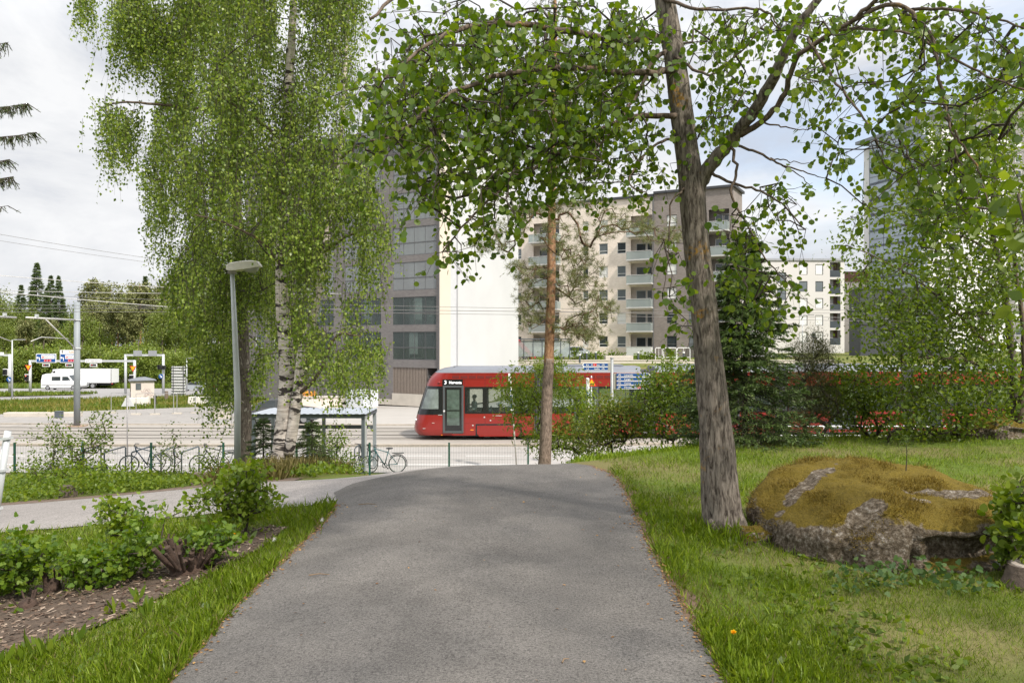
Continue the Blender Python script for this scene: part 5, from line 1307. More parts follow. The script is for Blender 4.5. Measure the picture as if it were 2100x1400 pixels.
def car(label, loc, rz, col, flip=False, sc=1.0):
    T = thing('parked_car', label, 'car', loc, rz); T.scale = (sc, sc, sc)
    poly = [(.05, .25), (4.2, .25), (4.3, .45), (4.28, .7), (3.95, .85), (3.1, .98), (2.5, 1.38), (2.1, 1.47), (1.2, 1.46), (.6, 1.25), (.15, 1.0), (.0, .8), (0, .45)]
    shell(T, poly, .86, .28, .92, col)
    part('side_windows', G().xz([(.75, 1.0), (2.95, 1.0), (2.45, 1.33), (2.1, 1.4), (1.3, 1.4), (.9, 1.25)], -.835, -.80), DGLASS, T); part('side_windows', G().xz([(.75, 1.0), (2.95, 1.0), (2.45, 1.33), (2.1, 1.4), (1.3, 1.4), (.9, 1.25)], .80, .835), DGLASS, T)
    part('windscreen', G().add([(3.06, -.7, 1.0), (3.06, .7, 1.0), (2.5, .62, 1.39), (2.5, -.62, 1.39)], [(0, 1, 2, 3)]), DGLASS, T); part('pillar', G().mm(1.75, 1.83, -.842, -.80, .98, 1.41), col, T)
    part('headlight', G().ball((4.2, -.62, .68), .1, .16, .08, 8, 6), M('lamp_lens', (.7, .72, .74), .15), T); part('headlight', G().ball((4.2, .62, .68), .1, .16, .08, 8, 6), M('lamp_lens', (.7, .72, .74), .15), T); part('tail_light', G().mm(-.01, .12, -.84, -.6, .75, .95), M('red_lens', (.35, .02, .02), .3), T)
    for x in (.8, 3.45):
        for y in (-.80, .80):
            part('wheel_arch', G().disc((x, y * 1.03, .31), (0, 1, 0), .37, .1, 20), SBLACK, T); wheel(T, x, y * 1.04, .31, .18)
    return T
car('silver hatchback parked far away between the lattice board and the birch', (gz(424, 113)[0], 113, gz(424, 113)[2]), PI, M('silver_paint', (.40, .43, .45), .3, .4, var=.03), sc=.9)
car('dark grey car parked behind the bicycle shelter roof', (-16.0, 47.6, H(-14, 47.6) + .04), .05, M('dark_grey_paint', (.10, .105, .11), .3, .4, var=.03))
car('silver car parked behind the glass shelter beyond the pine', (9.0, 92, H(8, 92)), PI + .15, M('silver_paint', (.40, .43, .45), .3, .4, var=.03))
a = gz(423, 112); T = thing('graffiti_block', 'low concrete block sprayed with bright red graffiti near the parked hatchback', 'concrete block', (a[0], 112, a[2])); part('block', G().cbox(0, 2.5, 0, .6, .0, 1.3, .05), CONCW, T)
g = G()
for i in range(7): cx = .2 + i * .33; g.ball((cx, -.02, .75 + .12 * math.sin(i * 2)), .24, .025, .34 + .1 * math.sin(i * 3), 10, 6)
part('graffiti', g, M('red_spray', (.62, .06, .03), .8), T, True)
T = thing('slide', 'red sloping slide standing behind the glass shelter beside the white gable', 'slide', (.6, 96, H(.6, 96)), .2)
part('chute', G().add([(0, -.4, 3.2), (0, .4, 3.2), (2.6, .4, .5), (2.6, -.4, .5), (0, -.4, 3.0), (0, .4, 3.0), (2.6, .4, .3), (2.6, -.4, .3)], [(0, 1, 2, 3), (7, 6, 5, 4), (0, 3, 7, 4), (1, 5, 6, 2), (0, 4, 5, 1), (3, 2, 6, 7)]), M('slide_red', (.55, .05, .06), .5), T); part('side', G().box(1.3, -.45, 2.05, 3.8, .06, .5, 0, .80).box(1.3, .45, 2.05, 3.8, .06, .5, 0, .80), M('slide_red', (.55, .05, .06), .5), T); part('support', G().tube([(.1, 0, 0), (.1, 0, 3.0)], .06, 8).tube([(1.6, 0, 0), (1.6, 0, 1.5)], .05, 8), DSTEEL, T)
# glass cycle shelter on the terrace
zt = H(4, 85); T = thing('glass_shelter', 'glass sided bicycle shelter with dark frame on the terrace behind the pine', 'shelter', (.3, 85, zt))
part('roof', G().mm(-.2, 6.2, -.2, 2.2, 2.25, 2.36), DSTEEL, T)
for x in (0, 1.0, 2.0, 3.0, 4.0, 5.0, 6.0): part('post', G().mm(x - .04, x + .04, -.04, .04, 0, 2.25), DSTEEL, T)
part('glass_wall', G().mm(0, 6, .0, .02, .4, 2.15), RGLASS, T); part('bench_rail', G().mm(0, 6, .4, .5, .75, .82).mm(0, 6, .4, .5, .45, .52), SWHITE, T)
for i in range(5):
    b2 = bike('bicycle', 'small bicycle in the row inside the glass shelter on the terrace', (.8 + i * 1.05, 85.6, zt), .9, M('black_frame_paint', (.02, .02, .024), .35), .95); b2['group'] = 'bicycles in the glass shelter'
BG = 'bollards on the terrace'
for i, (px, d, nm) in enumerate(((1189, 81, 'right of the glass shelter'), (1203, 84, 'left of the two blue left pointing blades'), (1222, 86, 'above the blue left pointing blades'), (1309, 84, 'below the white balcony'), (1402, 84, 'with a white cap left of the aspen trunk'))):
    x = (px - 1050) / F * d; T = thing('bollard', 'short dark bollard on the terrace ' + nm, 'bollard', (x, d, H(x, d)), 0, BG); part('post', G().tube([(0, 0, 0), (0, 0, .8)], .1, 10), DSTEEL, T); part('cap', G().disc((0, 0, .86), (0, 0, 1), .13, .14, 12), SWHITE, T)
for px, w_, nm in ((1344, 14, 'left'), (1361, 26, 'middle'), (1389, 26, 'right')):
    d = 86; k = d / F; x = (px - 1050) * k; T = thing('crowd_barrier', 'rounded pale tube barrier below the brown wall, %s one of three' % nm, 'barrier', (x, d, H(x, d)), 0, 'tube barriers on the terrace'); W_ = w_ * k
    part('frame', G().tube([(0, 0, 0), (0, 0, 1.25), (.1, 0, 1.35), (W_ - .1, 0, 1.35), (W_, 0, 1.25), (W_, 0, 0)], .04, 6), SWHITE, T); part('bars', G().tube([(.05, 0, .3), (W_ - .05, 0, .3)], .025, 6).tube([(W_ / 2, 0, .3), (W_ / 2, 0, 1.35)], .02, 6), SWHITE, T)
# ================================================================ trees
from mathutils import noise as mn
def barkM(name, lo, hi, lich=None, vs=(9, 9, 1.6), scale=5, patches=None):
    m, nt, b = newmat(name)
    v = mapped(nt, vs); v2 = mapped(nt)
    n1 = noise(nt, v, scale, 6, .65, .6); n2 = noise(nt, v2, 3.2, 5, .6, .3); n3 = noise(nt, v2, 30, 4, .7)
    r = ramp(nt, [(.36, lo), (.62, hi)]); nt.links.new(n1.outputs[0], r.inputs[0]); c = r.outputs[0]
    if lich:
        k = ramp(nt, [(.60, (0, 0, 0)), (.66, (1, 1, 1))]); nt.links.new(n2.outputs[0], k.inputs[0])
        k2 = ramp(nt, [(.45, (0, 0, 0)), (.6, (1, 1, 1))]); nt.links.new(n3.outputs[0], k2.inputs[0])
        ml = N(nt, 'ShaderNodeMath', operation='MULTIPLY'); nt.links.new(k.outputs[0], ml.inputs[0]); nt.links.new(k2.outputs[0], ml.inputs[1])
        c = mix(nt, ml.outputs[0], c, lich)
    if patches:
        v3 = mapped(nt, patches[1]); n4 = noise(nt, v3, patches[2], 5, .6, .5); k = ramp(nt, [(patches[3], (0, 0, 0)), (patches[3] + .04, (1, 1, 1))]); nt.links.new(n4.outputs[0], k.inputs[0]); c = mix(nt, k.outputs[0], c, patches[0])
    nt.links.new(c, b.inputs['Base Color']); b.inputs['Roughness'].default_value = .9; b.inputs['Specular IOR Level'].default_value = .2
    bumpn(nt, b, n1.outputs[0], .7, .02)
    return m
def trunkmesh(name, pts, rad, mat, parent, n=28, per=10, amp=.07, fz=1.4, ringf=9.0):
    """trunk with furrowed, uneven bark in its shape"""
    P_ = sub(pts, per); R_ = np.interp(np.linspace(0, len(rad) - 1, len(P_)), range(len(rad)), rad)
    def jit(p, a): return 1 + amp * (mn.noise(Vector((math.cos(a) * 5 + 3, math.sin(a) * 5, p.z * fz))) + .6 * mn.noise(Vector((math.cos(a) * ringf, math.sin(a) * ringf + 7, p.z * fz * 2.5)))) + .5 * amp * mn.noise(Vector((math.cos(a) * 1.3, math.sin(a) * 1.3, p.z * 2)))
    return part(name, G().tube(P_, R_, n, True, jit), mat, parent, True, w=True), P_
LIMB = barkM('limb_bark', (.075, .055, .042), (.17, .13, .10), (.26, .14, .03), (10, 10, 2.2), 4)
def limbs(name, lst, mat, parent, n=9):
    nodes = []
    for pts, r in lst:
        g = G()
        Q_ = sub([P(*p) if len(p) == 3 else p for p in pts], 6)
        Q_ = [q + rng.normal(size=3) * .005 for q in Q_]
        g.tube(Q_, np.linspace(r[0], r[1], len(Q_)), n); nodes += Q_
        part(name, g, mat if r[0] > .06 else LIMB, parent, True, w=True)
    return None, nodes
def blobpts(blobs, d0, dd, dens=1.0):
    out = []
    for b_ in blobs:
        cx, cy, rx, ry, n = b_[:5]; dc = b_[5] if len(b_) > 5 else d0
        k = max(1, int(n * dens)); u = rng.normal(size=(k, 3)); u = unit(u) * rng.uniform(.1, 1, (k, 1)) ** .45
        for a in u: out.append(P(cx + a[0] * rx, cy + a[1] * ry, dc + a[2] * dd))
    return np.array(out)
TWIG = M('twig_bark', (.055, .042, .033), .9, var=.3, scale=20)

# ---------------------------------------------------------------- foreground aspen
D0 = 6.65
bx, by, bz = base(1484, 1090, D0)
T = thing('aspen_tree', 'leaning grey aspen with lichen spots and round leaves beside the mossy boulder', 'tree', (bx, by, bz))
ASB = barkM('aspen_bark', (.045, .035, .028), (.25, .215, .18), (.34, .19, .04), (10, 10, 2.2), 4)
tp_ = [(1486, 1098), (1480, 1045), (1473, 960), (1468, 880), (1459, 800), (1450, 700), (1440, 600), (1428, 500), (1420, 410), (1411, 330), (1400, 250), (1388, 150), (1372, 50), (1355, -60), (1342, -250), (1335, -500), (1345, -800)]
tr = [.205, .168, .148, .134, .127, .113, .108, .106, .108, .096, .097, .091, .085, .08, .07, .05, .02]
_, tn = trunkmesh('trunk', [P(x, y, D0) for x, y in tp_], tr, ASB, T, 44, 12, .085, 2.2)
part('root_flare', G().tube([P(1470, 1092, 6.5), P(1462, 1075, 6.55), P(1468, 1030, 6.62)], [.05, .06, .03], 10).tube([P(1532, 1100, 6.5), P(1512, 1070, 6.58), P(1496, 1010, 6.64)], [.05, .075, .03], 10).tube([P(1500, 1120, 6.4), P(1492, 1085, 6.5), P(1485, 1030, 6.6)], [.04, .06, .03], 10), ASB, T, True, w=True)
LB = [([(1430, 392, 6.65), (1452, 345, 6.6), (1490, 298, 6.5), (1530, 250, 6.35), (1578, 178, 6.15), (1606, 112, 6.0), (1640, 50, 5.9), (1690, -30, 5.8), (1760, -220, 5.6)], (.066, .022)),
      ([(1498, 288, 6.48), (1568, 245, 6.25), (1610, 190, 6.05), (1640, 112, 5.9), (1745, 45, 5.7), (1815, -12, 5.5), (1960, -80, 5.3)], (.027, .012)),
      ([(1640, 112, 5.9), (1720, 64, 5.75), (1800, 62, 5.6), (1870, 70, 5.5), (1960, 120, 5.3), (2060, 170, 5.1), (2150, 200, 5.0)], (.013, .006)),
      ([(1655, 78, 5.9), (1700, 150, 5.65), (1745, 205, 5.45), (1795, 280, 5.3), (1815, 340, 5.25)], (.012, .004)),
      ([(1745, 45, 5.7), (1830, 10, 5.5), (1900, 60, 5.4), (1920, 120, 5.35), (1935, 200, 5.3), (1950, 260, 5.25), (1965, 330, 5.2)], (.017, .006)),
      ([(1940, 240, 5.3), (1975, 300, 5.3), (2010, 360, 5.2), (2030, 430, 5.1)], (.009, .004)),
      ([(1870, 20, 5.5), (1990, 25, 5.3), (2100, 60, 5.1)], (.012, .006)),
      ([(1500, 292, 6.48), (1565, 318, 6.3), (1600, 338, 6.25), (1650, 352, 6.2), (1692, 368, 6.15)], (.012, .003)), ([(1580, 324, 6.28), (1620, 332, 6.2), (1665, 334, 6.1)], (.006, .002)), ([(1590, 330, 6.26), (1640, 360, 6.3), (1672, 392, 6.3)], (.006, .002)), ([(1566, 252, 6.25), (1610, 262, 6.2), (1655, 268, 6.1)], (.008, .003)),
      ([(1452, 352, 6.6), (1500, 375, 6.5), (1560, 392, 6.4), (1605, 420, 6.3), (1645, 465, 6.2)], (.014, .005)),
      ([(1498, 292, 6.48), (1509, 350, 6.4), (1500, 398, 6.35), (1530, 455, 6.3), (1570, 530, 6.25), (1625, 590, 6.2)], (.014, .004)),
      ([(1350, 75, 6.65), (1260, 82, 6.3), (1150, 62, 5.9), (1000, 48, 5.5), (880, 92, 5.1), (790, 160, 4.8)], (.034, .008)),
      ([(1365, 105, 6.6), (1335, 130, 6.5), (1315, 180, 6.35), (1260, 260, 6.2), (1210, 320, 6.0)], (.02, .006)),
      ([(1388, 145, 6.6), (1300, 150, 6.35), (1180, 140, 6.0), (1050, 150, 5.6), (930, 190, 5.3), (820, 270, 5.0), (760, 290, 4.9)], (.03, .007)),
      ([(1392, 238, 6.6), (1300, 240, 6.5), (1200, 280, 6.1), (1090, 350, 5.9), (990, 420, 5.75), (905, 520, 5.6)], (.026, .005)),
      ([(1396, 280, 6.6), (1340, 300, 6.4), (1290, 370, 6.2), (1330, 400, 6.2)], (.014, .004)), ([(1404, 385, 6.6), (1375, 420, 6.4), (1372, 520, 6.35), (1360, 600, 6.3)], (.009, .003)),
      ([(1358, -30, 6.6), (1200, -50, 6.0), (1000, -70, 5.4), (850, -30, 5.0), (760, 40, 4.7)], (.035, .008)), ([(1360, 0, 6.6), (1450, 20, 6.2), (1560, 20, 6.0), (1600, 60, 5.9)], (.016, .005)), ([(1385, 120, 6.55), (1440, 150, 6.3), (1480, 140, 6.2), (1580, 40, 6.1)], (.014, .005)),
      ([(1345, -300, 6.6), (1500, -450, 6.0), (1700, -500, 5.2), (1900, -450, 4.6)], (.04, .012)), ([(1342, -380, 6.6), (1200, -500, 6.0), (1000, -560, 5.2)], (.035, .012)), ([(1338, -500, 6.6), (1420, -700, 7.5), (1500, -800, 8.5)], (.03, .01)), ([(1760, -220, 5.6), (1950, -330, 5.0), (2200, -350, 4.5)], (.022, .008))]
_, ln = limbs('limb', LB, ASB, T)
A = [(900, 70, 150, 80, 70), (1050, 100, 180, 110, 105), (1200, 60, 140, 90, 75), (840, 175, 110, 80, 60), (790, 260, 70, 65, 32), (950, 250, 140, 80, 70), (1080, 240, 140, 90, 70), (1210, 200, 120, 100, 66), (1310, 100, 70, 95, 40), (980, 350, 100, 70, 38), (880, 330, 70, 55, 24), (865, 395, 40, 45, 9), (1110, 330, 110, 60, 36), (1020, 430, 70, 45, 12), (930, 505, 50, 28, 7), (980, 470, 40, 35, 7), (1190, 340, 80, 70, 28), (1270, 260, 75, 90, 32), (1300, 370, 60, 40, 10), (1345, 300, 35, 70, 10), (760, 190, 40, 40, 8), (720, 170, 30, 20, 3), (1150, 160, 150, 90, 44),
     (1470, 60, 80, 80, 34), (1480, 170, 70, 70, 26), (1460, 255, 45, 55, 12), (1555, 50, 80, 60, 26), (1680, 50, 100, 60, 26), (1800, 45, 110, 55, 34), (1950, 60, 120, 65, 44), (2060, 140, 70, 80, 34), (1720, 160, 80, 55, 18), (1650, 165, 35, 30, 6), (1860, 190, 90, 60, 26), (2000, 250, 90, 90, 36), (1700, 245, 35, 55, 9), (1735, 310, 28, 35, 6), (1820, 300, 55, 55, 13), (1900, 330, 75, 60, 22), (1800, 410, 35, 55, 8), (1990, 380, 75, 70, 24), (1925, 430, 60, 50, 10),
     (1580, 410, 75, 40, 14), (1620, 470, 40, 25, 6), (1515, 480, 45, 60, 15), (1555, 580, 45, 40, 11), (1500, 560, 30, 60, 8), (1375, 595, 35, 35, 6), (1370, 510, 45, 45, 6), (1590, 625, 30, 20, 5), (1610, 560, 30, 30, 5), (1400, 660, 28, 30, 4), (1510, 640, 22, 40, 4)]
# unseen crown above the picture, added to shade the path and boulder
def sprays(blobs, d0, dd):
    tg = []
    for b_ in blobs:
        for p in blobpts([(b_[0], b_[1], b_[2], b_[3], int(b_[4] * (1.3 if b_[0] < 1350 else 1.1)))], np.interp(b_[0], [700, 1400, 2100], [5.5, 6.6, 5.4]), dd): tg.append(p)
    return tg
tg = sprays(A, None, 1.15)
up = rng.normal(size=(900, 3)); up = unit(up) * rng.uniform(.2, 1, (900, 1)) ** .5; up = up * np.array([3.4, 2.8, 2.8]) + np.array([3.8, 5.0, 7.2])
pyy = 700 - (up[:, 2] - 1.6) / np.maximum(up[:, 1], .3) * F
up = up[(pyy < -40) & (up[:, 1] > 1.2)][:280]
tg = np.array(tg + list(up))
P0, P1, R0, R1 = grow([np.array(q) for q in tn[60:]] + ln, tg, .0026, .28, .04, .40, .08, .02)
def hangtwigs(tips, n, L, down):
    """leafy twig ends: n leaves set along a short drooping stick at each tip"""
    tips = np.asarray(tips); m = len(tips); d = rng.normal(size=(m, 3)) * .8; d[:, 2] -= down; d = unit(d) * L * rng.uniform(.6, 1.3, (m, 1))
    f = rng.uniform(0, 1, (m, n)); q = tips[:, None] + d[:, None] * f[..., None]; q[..., 2] -= .12 * L * f ** 2
    return q.reshape(-1, 3) + rng.normal(size=(m * n, 3)) * L * .11, tips, tips + d
lp, t0, t1 = hangtwigs(tg, 9, .30, .9)
V_, Q_ = segs(np.concatenate([P0, t0]), np.concatenate([P1, t1]), np.concatenate([R0, np.full(len(t0), .0024)]), np.concatenate([R1, np.full(len(t0), .001)]), 4)
idxmesh('twigs', V_, Q_, TWIG, T)
ASL = leafM('aspen_leaf', [(.050, .098, .010), (.090, .152, .015), (.165, .225, .028)], .48, .42)
arrmesh('leaves', leafverts(lp, .047, ROUND, (0, -.1, -.9), .75, .35), 8, ASL, T)

# ---------------------------------------------------------------- birches
BIB = barkM('birch_bark', (.42, .36, .31), (.66, .60, .54), None, (1, 1, 9), 3, ((.05, .042, .038), (2.4, 2.4, 8), 1.3, .53))
BIBD = barkM('dark_birch_bark', (.06, .048, .04), (.20, .165, .14), None, (9, 9, 2), 4, ((.36, .32, .28), (5, 5, 3), 2, .60))
BIL = leafM('birch_leaf', [(.060, .105, .014), (.145, .220, .030), (.31, .38, .085)], .45, .38)
def envelope(env, n):
    ys_, a_, b_ = zip(*env); yy_ = np.linspace(ys_[0], ys_[-1], 400); wa = np.interp(yy_, ys_, a_); wb = np.interp(yy_, ys_, b_)
    p = np.maximum(wb - wa, 1); p = p / p.sum(); k = rng.choice(len(yy_), n, p=p); return wa[k] + (wb - wa)[k] * rng.uniform(0, 1, n), yy_[k]
def birch(T, px, py, dc, dr, nodes, per, L, nl, size, leaf, extra=None):
    cen = np.array([P(x, y, (dc + rng.uniform(-1, 1) * dr) if not (430 < x < 575 and 400 < y < 760) else dc + rng.uniform(.2, 1) * dr + (3.0 if dc < 16 else 0)) for x, y in zip(px, py)])
    P0, P1, R0, R1 = grow(nodes, cen, .004, .5, .10, .45, .06, .06)
    o = np.repeat(cen, per, 0) + rng.normal(size=(len(cen) * per, 3)) * np.array([.12, .18, .16])
    ln_ = L * rng.uniform(.4, 1.25, len(o)); sw = rng.normal(size=(len(o), 2)) * .13
    f = np.sort(rng.uniform(0, 1, (len(o), nl)), 1)
    q = np.stack([o[:, 0:1] + sw[:, 0:1] * f * ln_[:, None], o[:, 1:2] + sw[:, 1:2] * f * ln_[:, None], o[:, 2:3] - f * ln_[:, None]], -1)
    e = np.stack([o[:, 0] + sw[:, 0] * ln_, o[:, 1] + sw[:, 1] * ln_, o[:, 2] - ln_], -1)
    V_, Q_ = segs(np.concatenate([P0, o]), np.concatenate([P1, e]), np.concatenate([R0, np.full(len(o), .0035)]), np.concatenate([R1, np.full(len(o), .0015)]), 3)
    idxmesh('branches', V_, Q_, TWIG, T)
    q = q.reshape(-1, 3) + rng.normal(size=(len(o) * nl, 3)) * .055
    arrmesh('leaves', leafverts(q, size, DIAM, (0, 0, -1.0), .8, .3), 4, leaf, T)
    return cen
d1 = 14.0
bx, by, bz = base(600, 985, d1)
T = thing('birch_tree', 'white barked birch with a leaning forked trunk and long hanging leafy strands', 'tree', (bx, by, bz))
_, n1_ = trunkmesh('trunk', [P(x, y, d1) for x, y in ((570, 996), (576, 950), (582, 890), (589, 800), (587, 720), (579, 620), (579, 500), (584, 380), (588, 280), (594, 150), (602, 0), (606, -200), (608, -420))], [.235, .19, .168, .148, .132, .12, .105, .095, .085, .075, .06, .035, .015], BIB, T, 24, 8, .04, 1.5)
_, n2_ = trunkmesh('stem', [P(x, y, dd) for x, y, dd in ((592, 930, 13.9), (602, 870, 13.85), (612, 790, 13.85), (620, 720, 13.9), (645, 640, 13.9), (668, 500, 13.8), (692, 350, 13.8), (704, 200, 13.8), (712, 50, 13.9), (716, -120, 13.9))], [.10, .095, .088, .08, .072, .06, .05, .04, .03, .015], BIB, T, 18, 8, .05, 1.5)
_, n3_ = limbs('limb', [([(610, 810, 13.9), (650, 770, 13.5), (690, 690, 13.2), (740, 690, 13.0)], (.04, .015)), ([(585, 560, 14), (540, 500, 13.3), (470, 460, 12.8), (400, 440, 12.4)], (.028, .010)), ([(590, 300, 14), (520, 240, 13.5), (450, 200, 13)], (.04, .015)), ([(660, 520, 13.8), (720, 480, 13.5), (780, 470, 13.3)], (.035, .012)), ([(690, 340, 13.8), (730, 300, 13.6), (790, 330, 13.2)], (.03, .01))], BIB, T)
px1, py1 = envelope([(-260, 540, 720), (-100, 420, 750), (0, 440, 735), (100, 430, 720), (200, 420, 700), (300, 380, 720), (350, 330, 765), (420, 330, 785), (500, 350, 780), (560, 390, 772), (620, 430, 756), (660, 600, 756), (712, 640, 752)], 660)
gp = lambda px, py, o, th: np.array([mn.noise(Vector((a / 62, b / 105, o))) + .5 * mn.noise(Vector((a / 28, b / 50, o + 5))) > th for a, b in zip(px, py)])
ga = rng.uniform(0, 1, len(px1)); keep = gp(px1, py1, 1.7, -.19) & ~((px1 > 640) & (px1 < 705) & (py1 > 590) & (py1 < 690)) & ~((py1 > 600) & (px1 < 560) & (ga < .5))
birch(T, px1[keep], py1[keep], d1, 1.9, [np.array(q) for q in n1_[24:]] + [np.array(q) for q in n2_[10:]] + n3_, 10, .95, 20, .058, BIL)
d2 = 19.0
bx, by, bz = base(500, 985, d2)
T = thing('birch_tree', 'darker trunked birch just behind the lamp post with strands at its left', 'tree', (bx, by, bz))
_, n1_ = trunkmesh('trunk', [P(x, y, d2) for x, y in ((504, 1010), (502, 940), (503, 850), (500, 750), (497, 650), (492, 540), (486, 400), (478, 230), (470, 60), (465, -120), (462, -300))], [.18, .155, .15, .14, .13, .12, .105, .09, .07, .05, .02], BIBD, T, 20, 8, .06, 1.2)
_, n3_ = limbs('limb', [([(478, 230, 19), (420, 225, 18.5), (330, 215, 18), (250, 210, 17.8), (205, 222, 17.7)], (.05, .012)), ([(470, 60, 19), (380, 0, 18.5), (300, -10, 18), (200, -20, 17.6)], (.06, .015)), ([(490, 540, 19), (440, 520, 18.5), (380, 540, 18)], (.05, .015)), ([(486, 400, 19), (400, 340, 18.4), (320, 330, 18)], (.05, .015))], BIBD, T)
px2, py2 = envelope([(-300, 420, 520), (-120, 260, 560), (-20, 160, 560), (30, 250, 560), (110, 270, 560), (180, 330, 560), (300, 300, 560), (400, 300, 560), (480, 320, 580), (560, 330, 590), (620, 395, 590), (700, 405, 580), (760, 440, 560)], 470)
ga = rng.uniform(0, 1, len(px2)); keep = gp(px2, py2, 6.3, -.20) & ~((px2 < 320) & (py2 > 40) & (py2 < 260) & (ga < .75))
px2 = np.concatenate([px2[keep], rng.uniform(205, 280, 16), rng.uniform(235, 400, 30), rng.uniform(155, 205, 5), rng.uniform(240, 300, 10), rng.uniform(340, 400, 10), rng.uniform(690, 780, 14), rng.uniform(420, 500, 10)]); py2 = np.concatenate([py2[keep], rng.uniform(215, 280, 16), rng.uniform(-30, 60, 30), rng.uniform(-30, 0, 5), rng.uniform(40, 110, 10), rng.uniform(60, 170, 10), rng.uniform(690, 765, 14), rng.uniform(690, 780, 10)])
birch(T, px2, py2, d2, 2.0, [np.array(q) for q in n1_[30:]] + n3_, 10, 1.1, 19, .078, BIL)

# ---------------------------------------------------------------- pine behind the crest
d3 = 15.0
bx, by, bz = base(1118, 950, d3)
T = thing('pine_tree', 'slender pine with an orange upper trunk and tufted needles in front of the tram', 'tree', (bx, by, bz))
PIB = barkM('pine_lower_bark', (.10, .075, .06), (.27, .205, .165), None, (6, 6, 2.5), 5)
PIO = barkM('pine_orange_bark', (.20, .10, .055), (.42, .25, .145), None, (5, 5, 3.0), 5, ((.20, .15, .12), (4, 4, 3), 1.5, .60))
_, n1_ = trunkmesh('trunk', [P(x, y, d3) for x, y in ((1116, 960), (1118, 930), (1120, 860), (1123, 790), (1126, 735))], [.128, .118, .110, .102, .096], PIB, T, 26, 12, .06, 2.5)
_, n2_ = trunkmesh('upper_trunk', [P(x, y, d3) for x, y in ((1125.5, 745), (1127, 700), (1130, 600), (1131, 500), (1132, 400), (1135, 300), (1136, 200), (1138, 100), (1138, -20), (1138, -120))], [.096, .092, .085, .079, .073, .066, .056, .045, .03, .015], PIO, T, 22, 10, .05, 2.5)
B = [(1015, 495, 45, 30, 26), (985, 510, 25, 20, 9), (1045, 470, 40, 25, 14), (1085, 560, 50, 26, 30), (1060, 548, 25, 14, 9), (1095, 605, 45, 24, 24), (1160, 560, 45, 40, 34), (1195, 595, 55, 38, 40), (1215, 645, 45, 38, 44), (1250, 633, 22, 10, 9), (1180, 680, 55, 26, 36), (1212, 690, 36, 20, 20), (1100, 640, 42, 24, 20), (1080, 672, 24, 18, 9), (1150, 480, 55, 40, 36), (1190, 520, 50, 28, 30), (1205, 560, 40, 30, 20), (1095, 425, 55, 36, 28), (1170, 415, 55, 36, 28), (1235, 475, 45, 20, 18), (1290, 462, 60, 16, 26), (1345, 478, 55, 20, 28), (1390, 492, 40, 18, 14), (1250, 440, 45, 22, 16), (1060, 440, 45, 26, 16), (1100, 330, 55, 45, 26), (1170, 340, 50, 45, 26), (1130, 230, 60, 50, 28), (1085, 180, 45, 40, 16), (1180, 180, 50, 45, 20), (1130, 90, 50, 50, 22), (1000, 400, 40, 30, 10), (1230, 300, 40, 30, 10), (1130, -20, 40, 50, 16)]
tg = blobpts(B, d3, .9, 1.0)
P0, P1, R0, R1 = grow([np.array(q) for q in n1_[36:]] + [np.array(q) for q in n2_], tg, .0035, .22, -.06, .40, .06, .024)
V_, Q_ = segs(P0, P1, R0, R1, 5); idxmesh('branches', V_, Q_, M('pine_branch_bark', (.12, .07, .045), .9, var=.3, scale=15), T)
PIN = leafM('pine_needle', [(.095, .115, .036), (.145, .165, .052), (.22, .215, .08)], .2, .5)
c = np.repeat(tg, 3, 0) + rng.normal(size=(len(tg) * 3, 3)) * .07
nd = np.repeat(c, 26, 0); dr_ = rng.normal(size=nd.shape); dr_[:, 2] += .5
arrmesh('needles', leafverts(nd + unit(dr_) * .012, .085, BLADE * np.array([.75, 1, 1]), unit(dr_), .05, .0), 3, PIN, T)

# ---------------------------------------------------------------- conifers made of bough, twig and needle
def conifer_geo(h, R_, nlev, nbr, ntw, nnd, nlen, droop=.25, expo=.85, z0=.05, width=.14):
    bo0, bo1, nd, ndir = [], [], [], []
    for i in range(nlev):
        z = z0 * h + (1 - z0) * h * (i / nlev) ** .95
        for k in range(nbr):
            a = rng.uniform(0, 2 * PI); L = R_ * (1 - z / h) ** expo * rng.uniform(.72, 1.12) + .05
            d = np.array([math.cos(a), math.sin(a), 0]); zz = z + rng.uniform(-.04, .04) * h / nlev * 8
            f = np.linspace(0, 1, 7)[:, None]; sp_ = np.array([0, 0, zz]) + d * L * f + np.array([0, 0, 1.0]) * (-droop * L * f + .28 * droop * L * f ** 3 * 2)
            bo0.append(sp_[:-1]); bo1.append(sp_[1:])
            s = np.array([-d[1], d[0], 0])
            for j in range(ntw):
                u = rng.uniform(.12, 1.0); p = np.array([np.interp(u, f[:, 0], sp_[:, q]) for q in range(3)]); sd = rng.choice([-1, 1])
                td = unit(d * .7 + s * sd * rng.uniform(.3, 1.1) + np.array([0, 0, -rng.uniform(.05, .5)])); tl = L * .36 * (1.15 - u) + nlen * 1.6 * (.12 + .88 * (1 - z / h))
                v = rng.uniform(0, 1, nnd)[:, None]; nd.append(p + td * tl * v); ndir.append(np.repeat(td[None], nnd, 0))
                bo0.append(p[None]); bo1.append((p + td * tl)[None])
    bo0 = np.concatenate(bo0); bo1 = np.concatenate(bo1); nd = np.concatenate(nd); ndir = np.concatenate(ndir)
    V = leafverts(nd, nlen, BLADE * np.array([width / .1, 1, 1]), ndir, .55, .3)
    return bo0, bo1, V
SPL = leafM('spruce_needle', [(.040, .076, .017), (.068, .118, .026), (.14, .20, .048)], .15, .5)
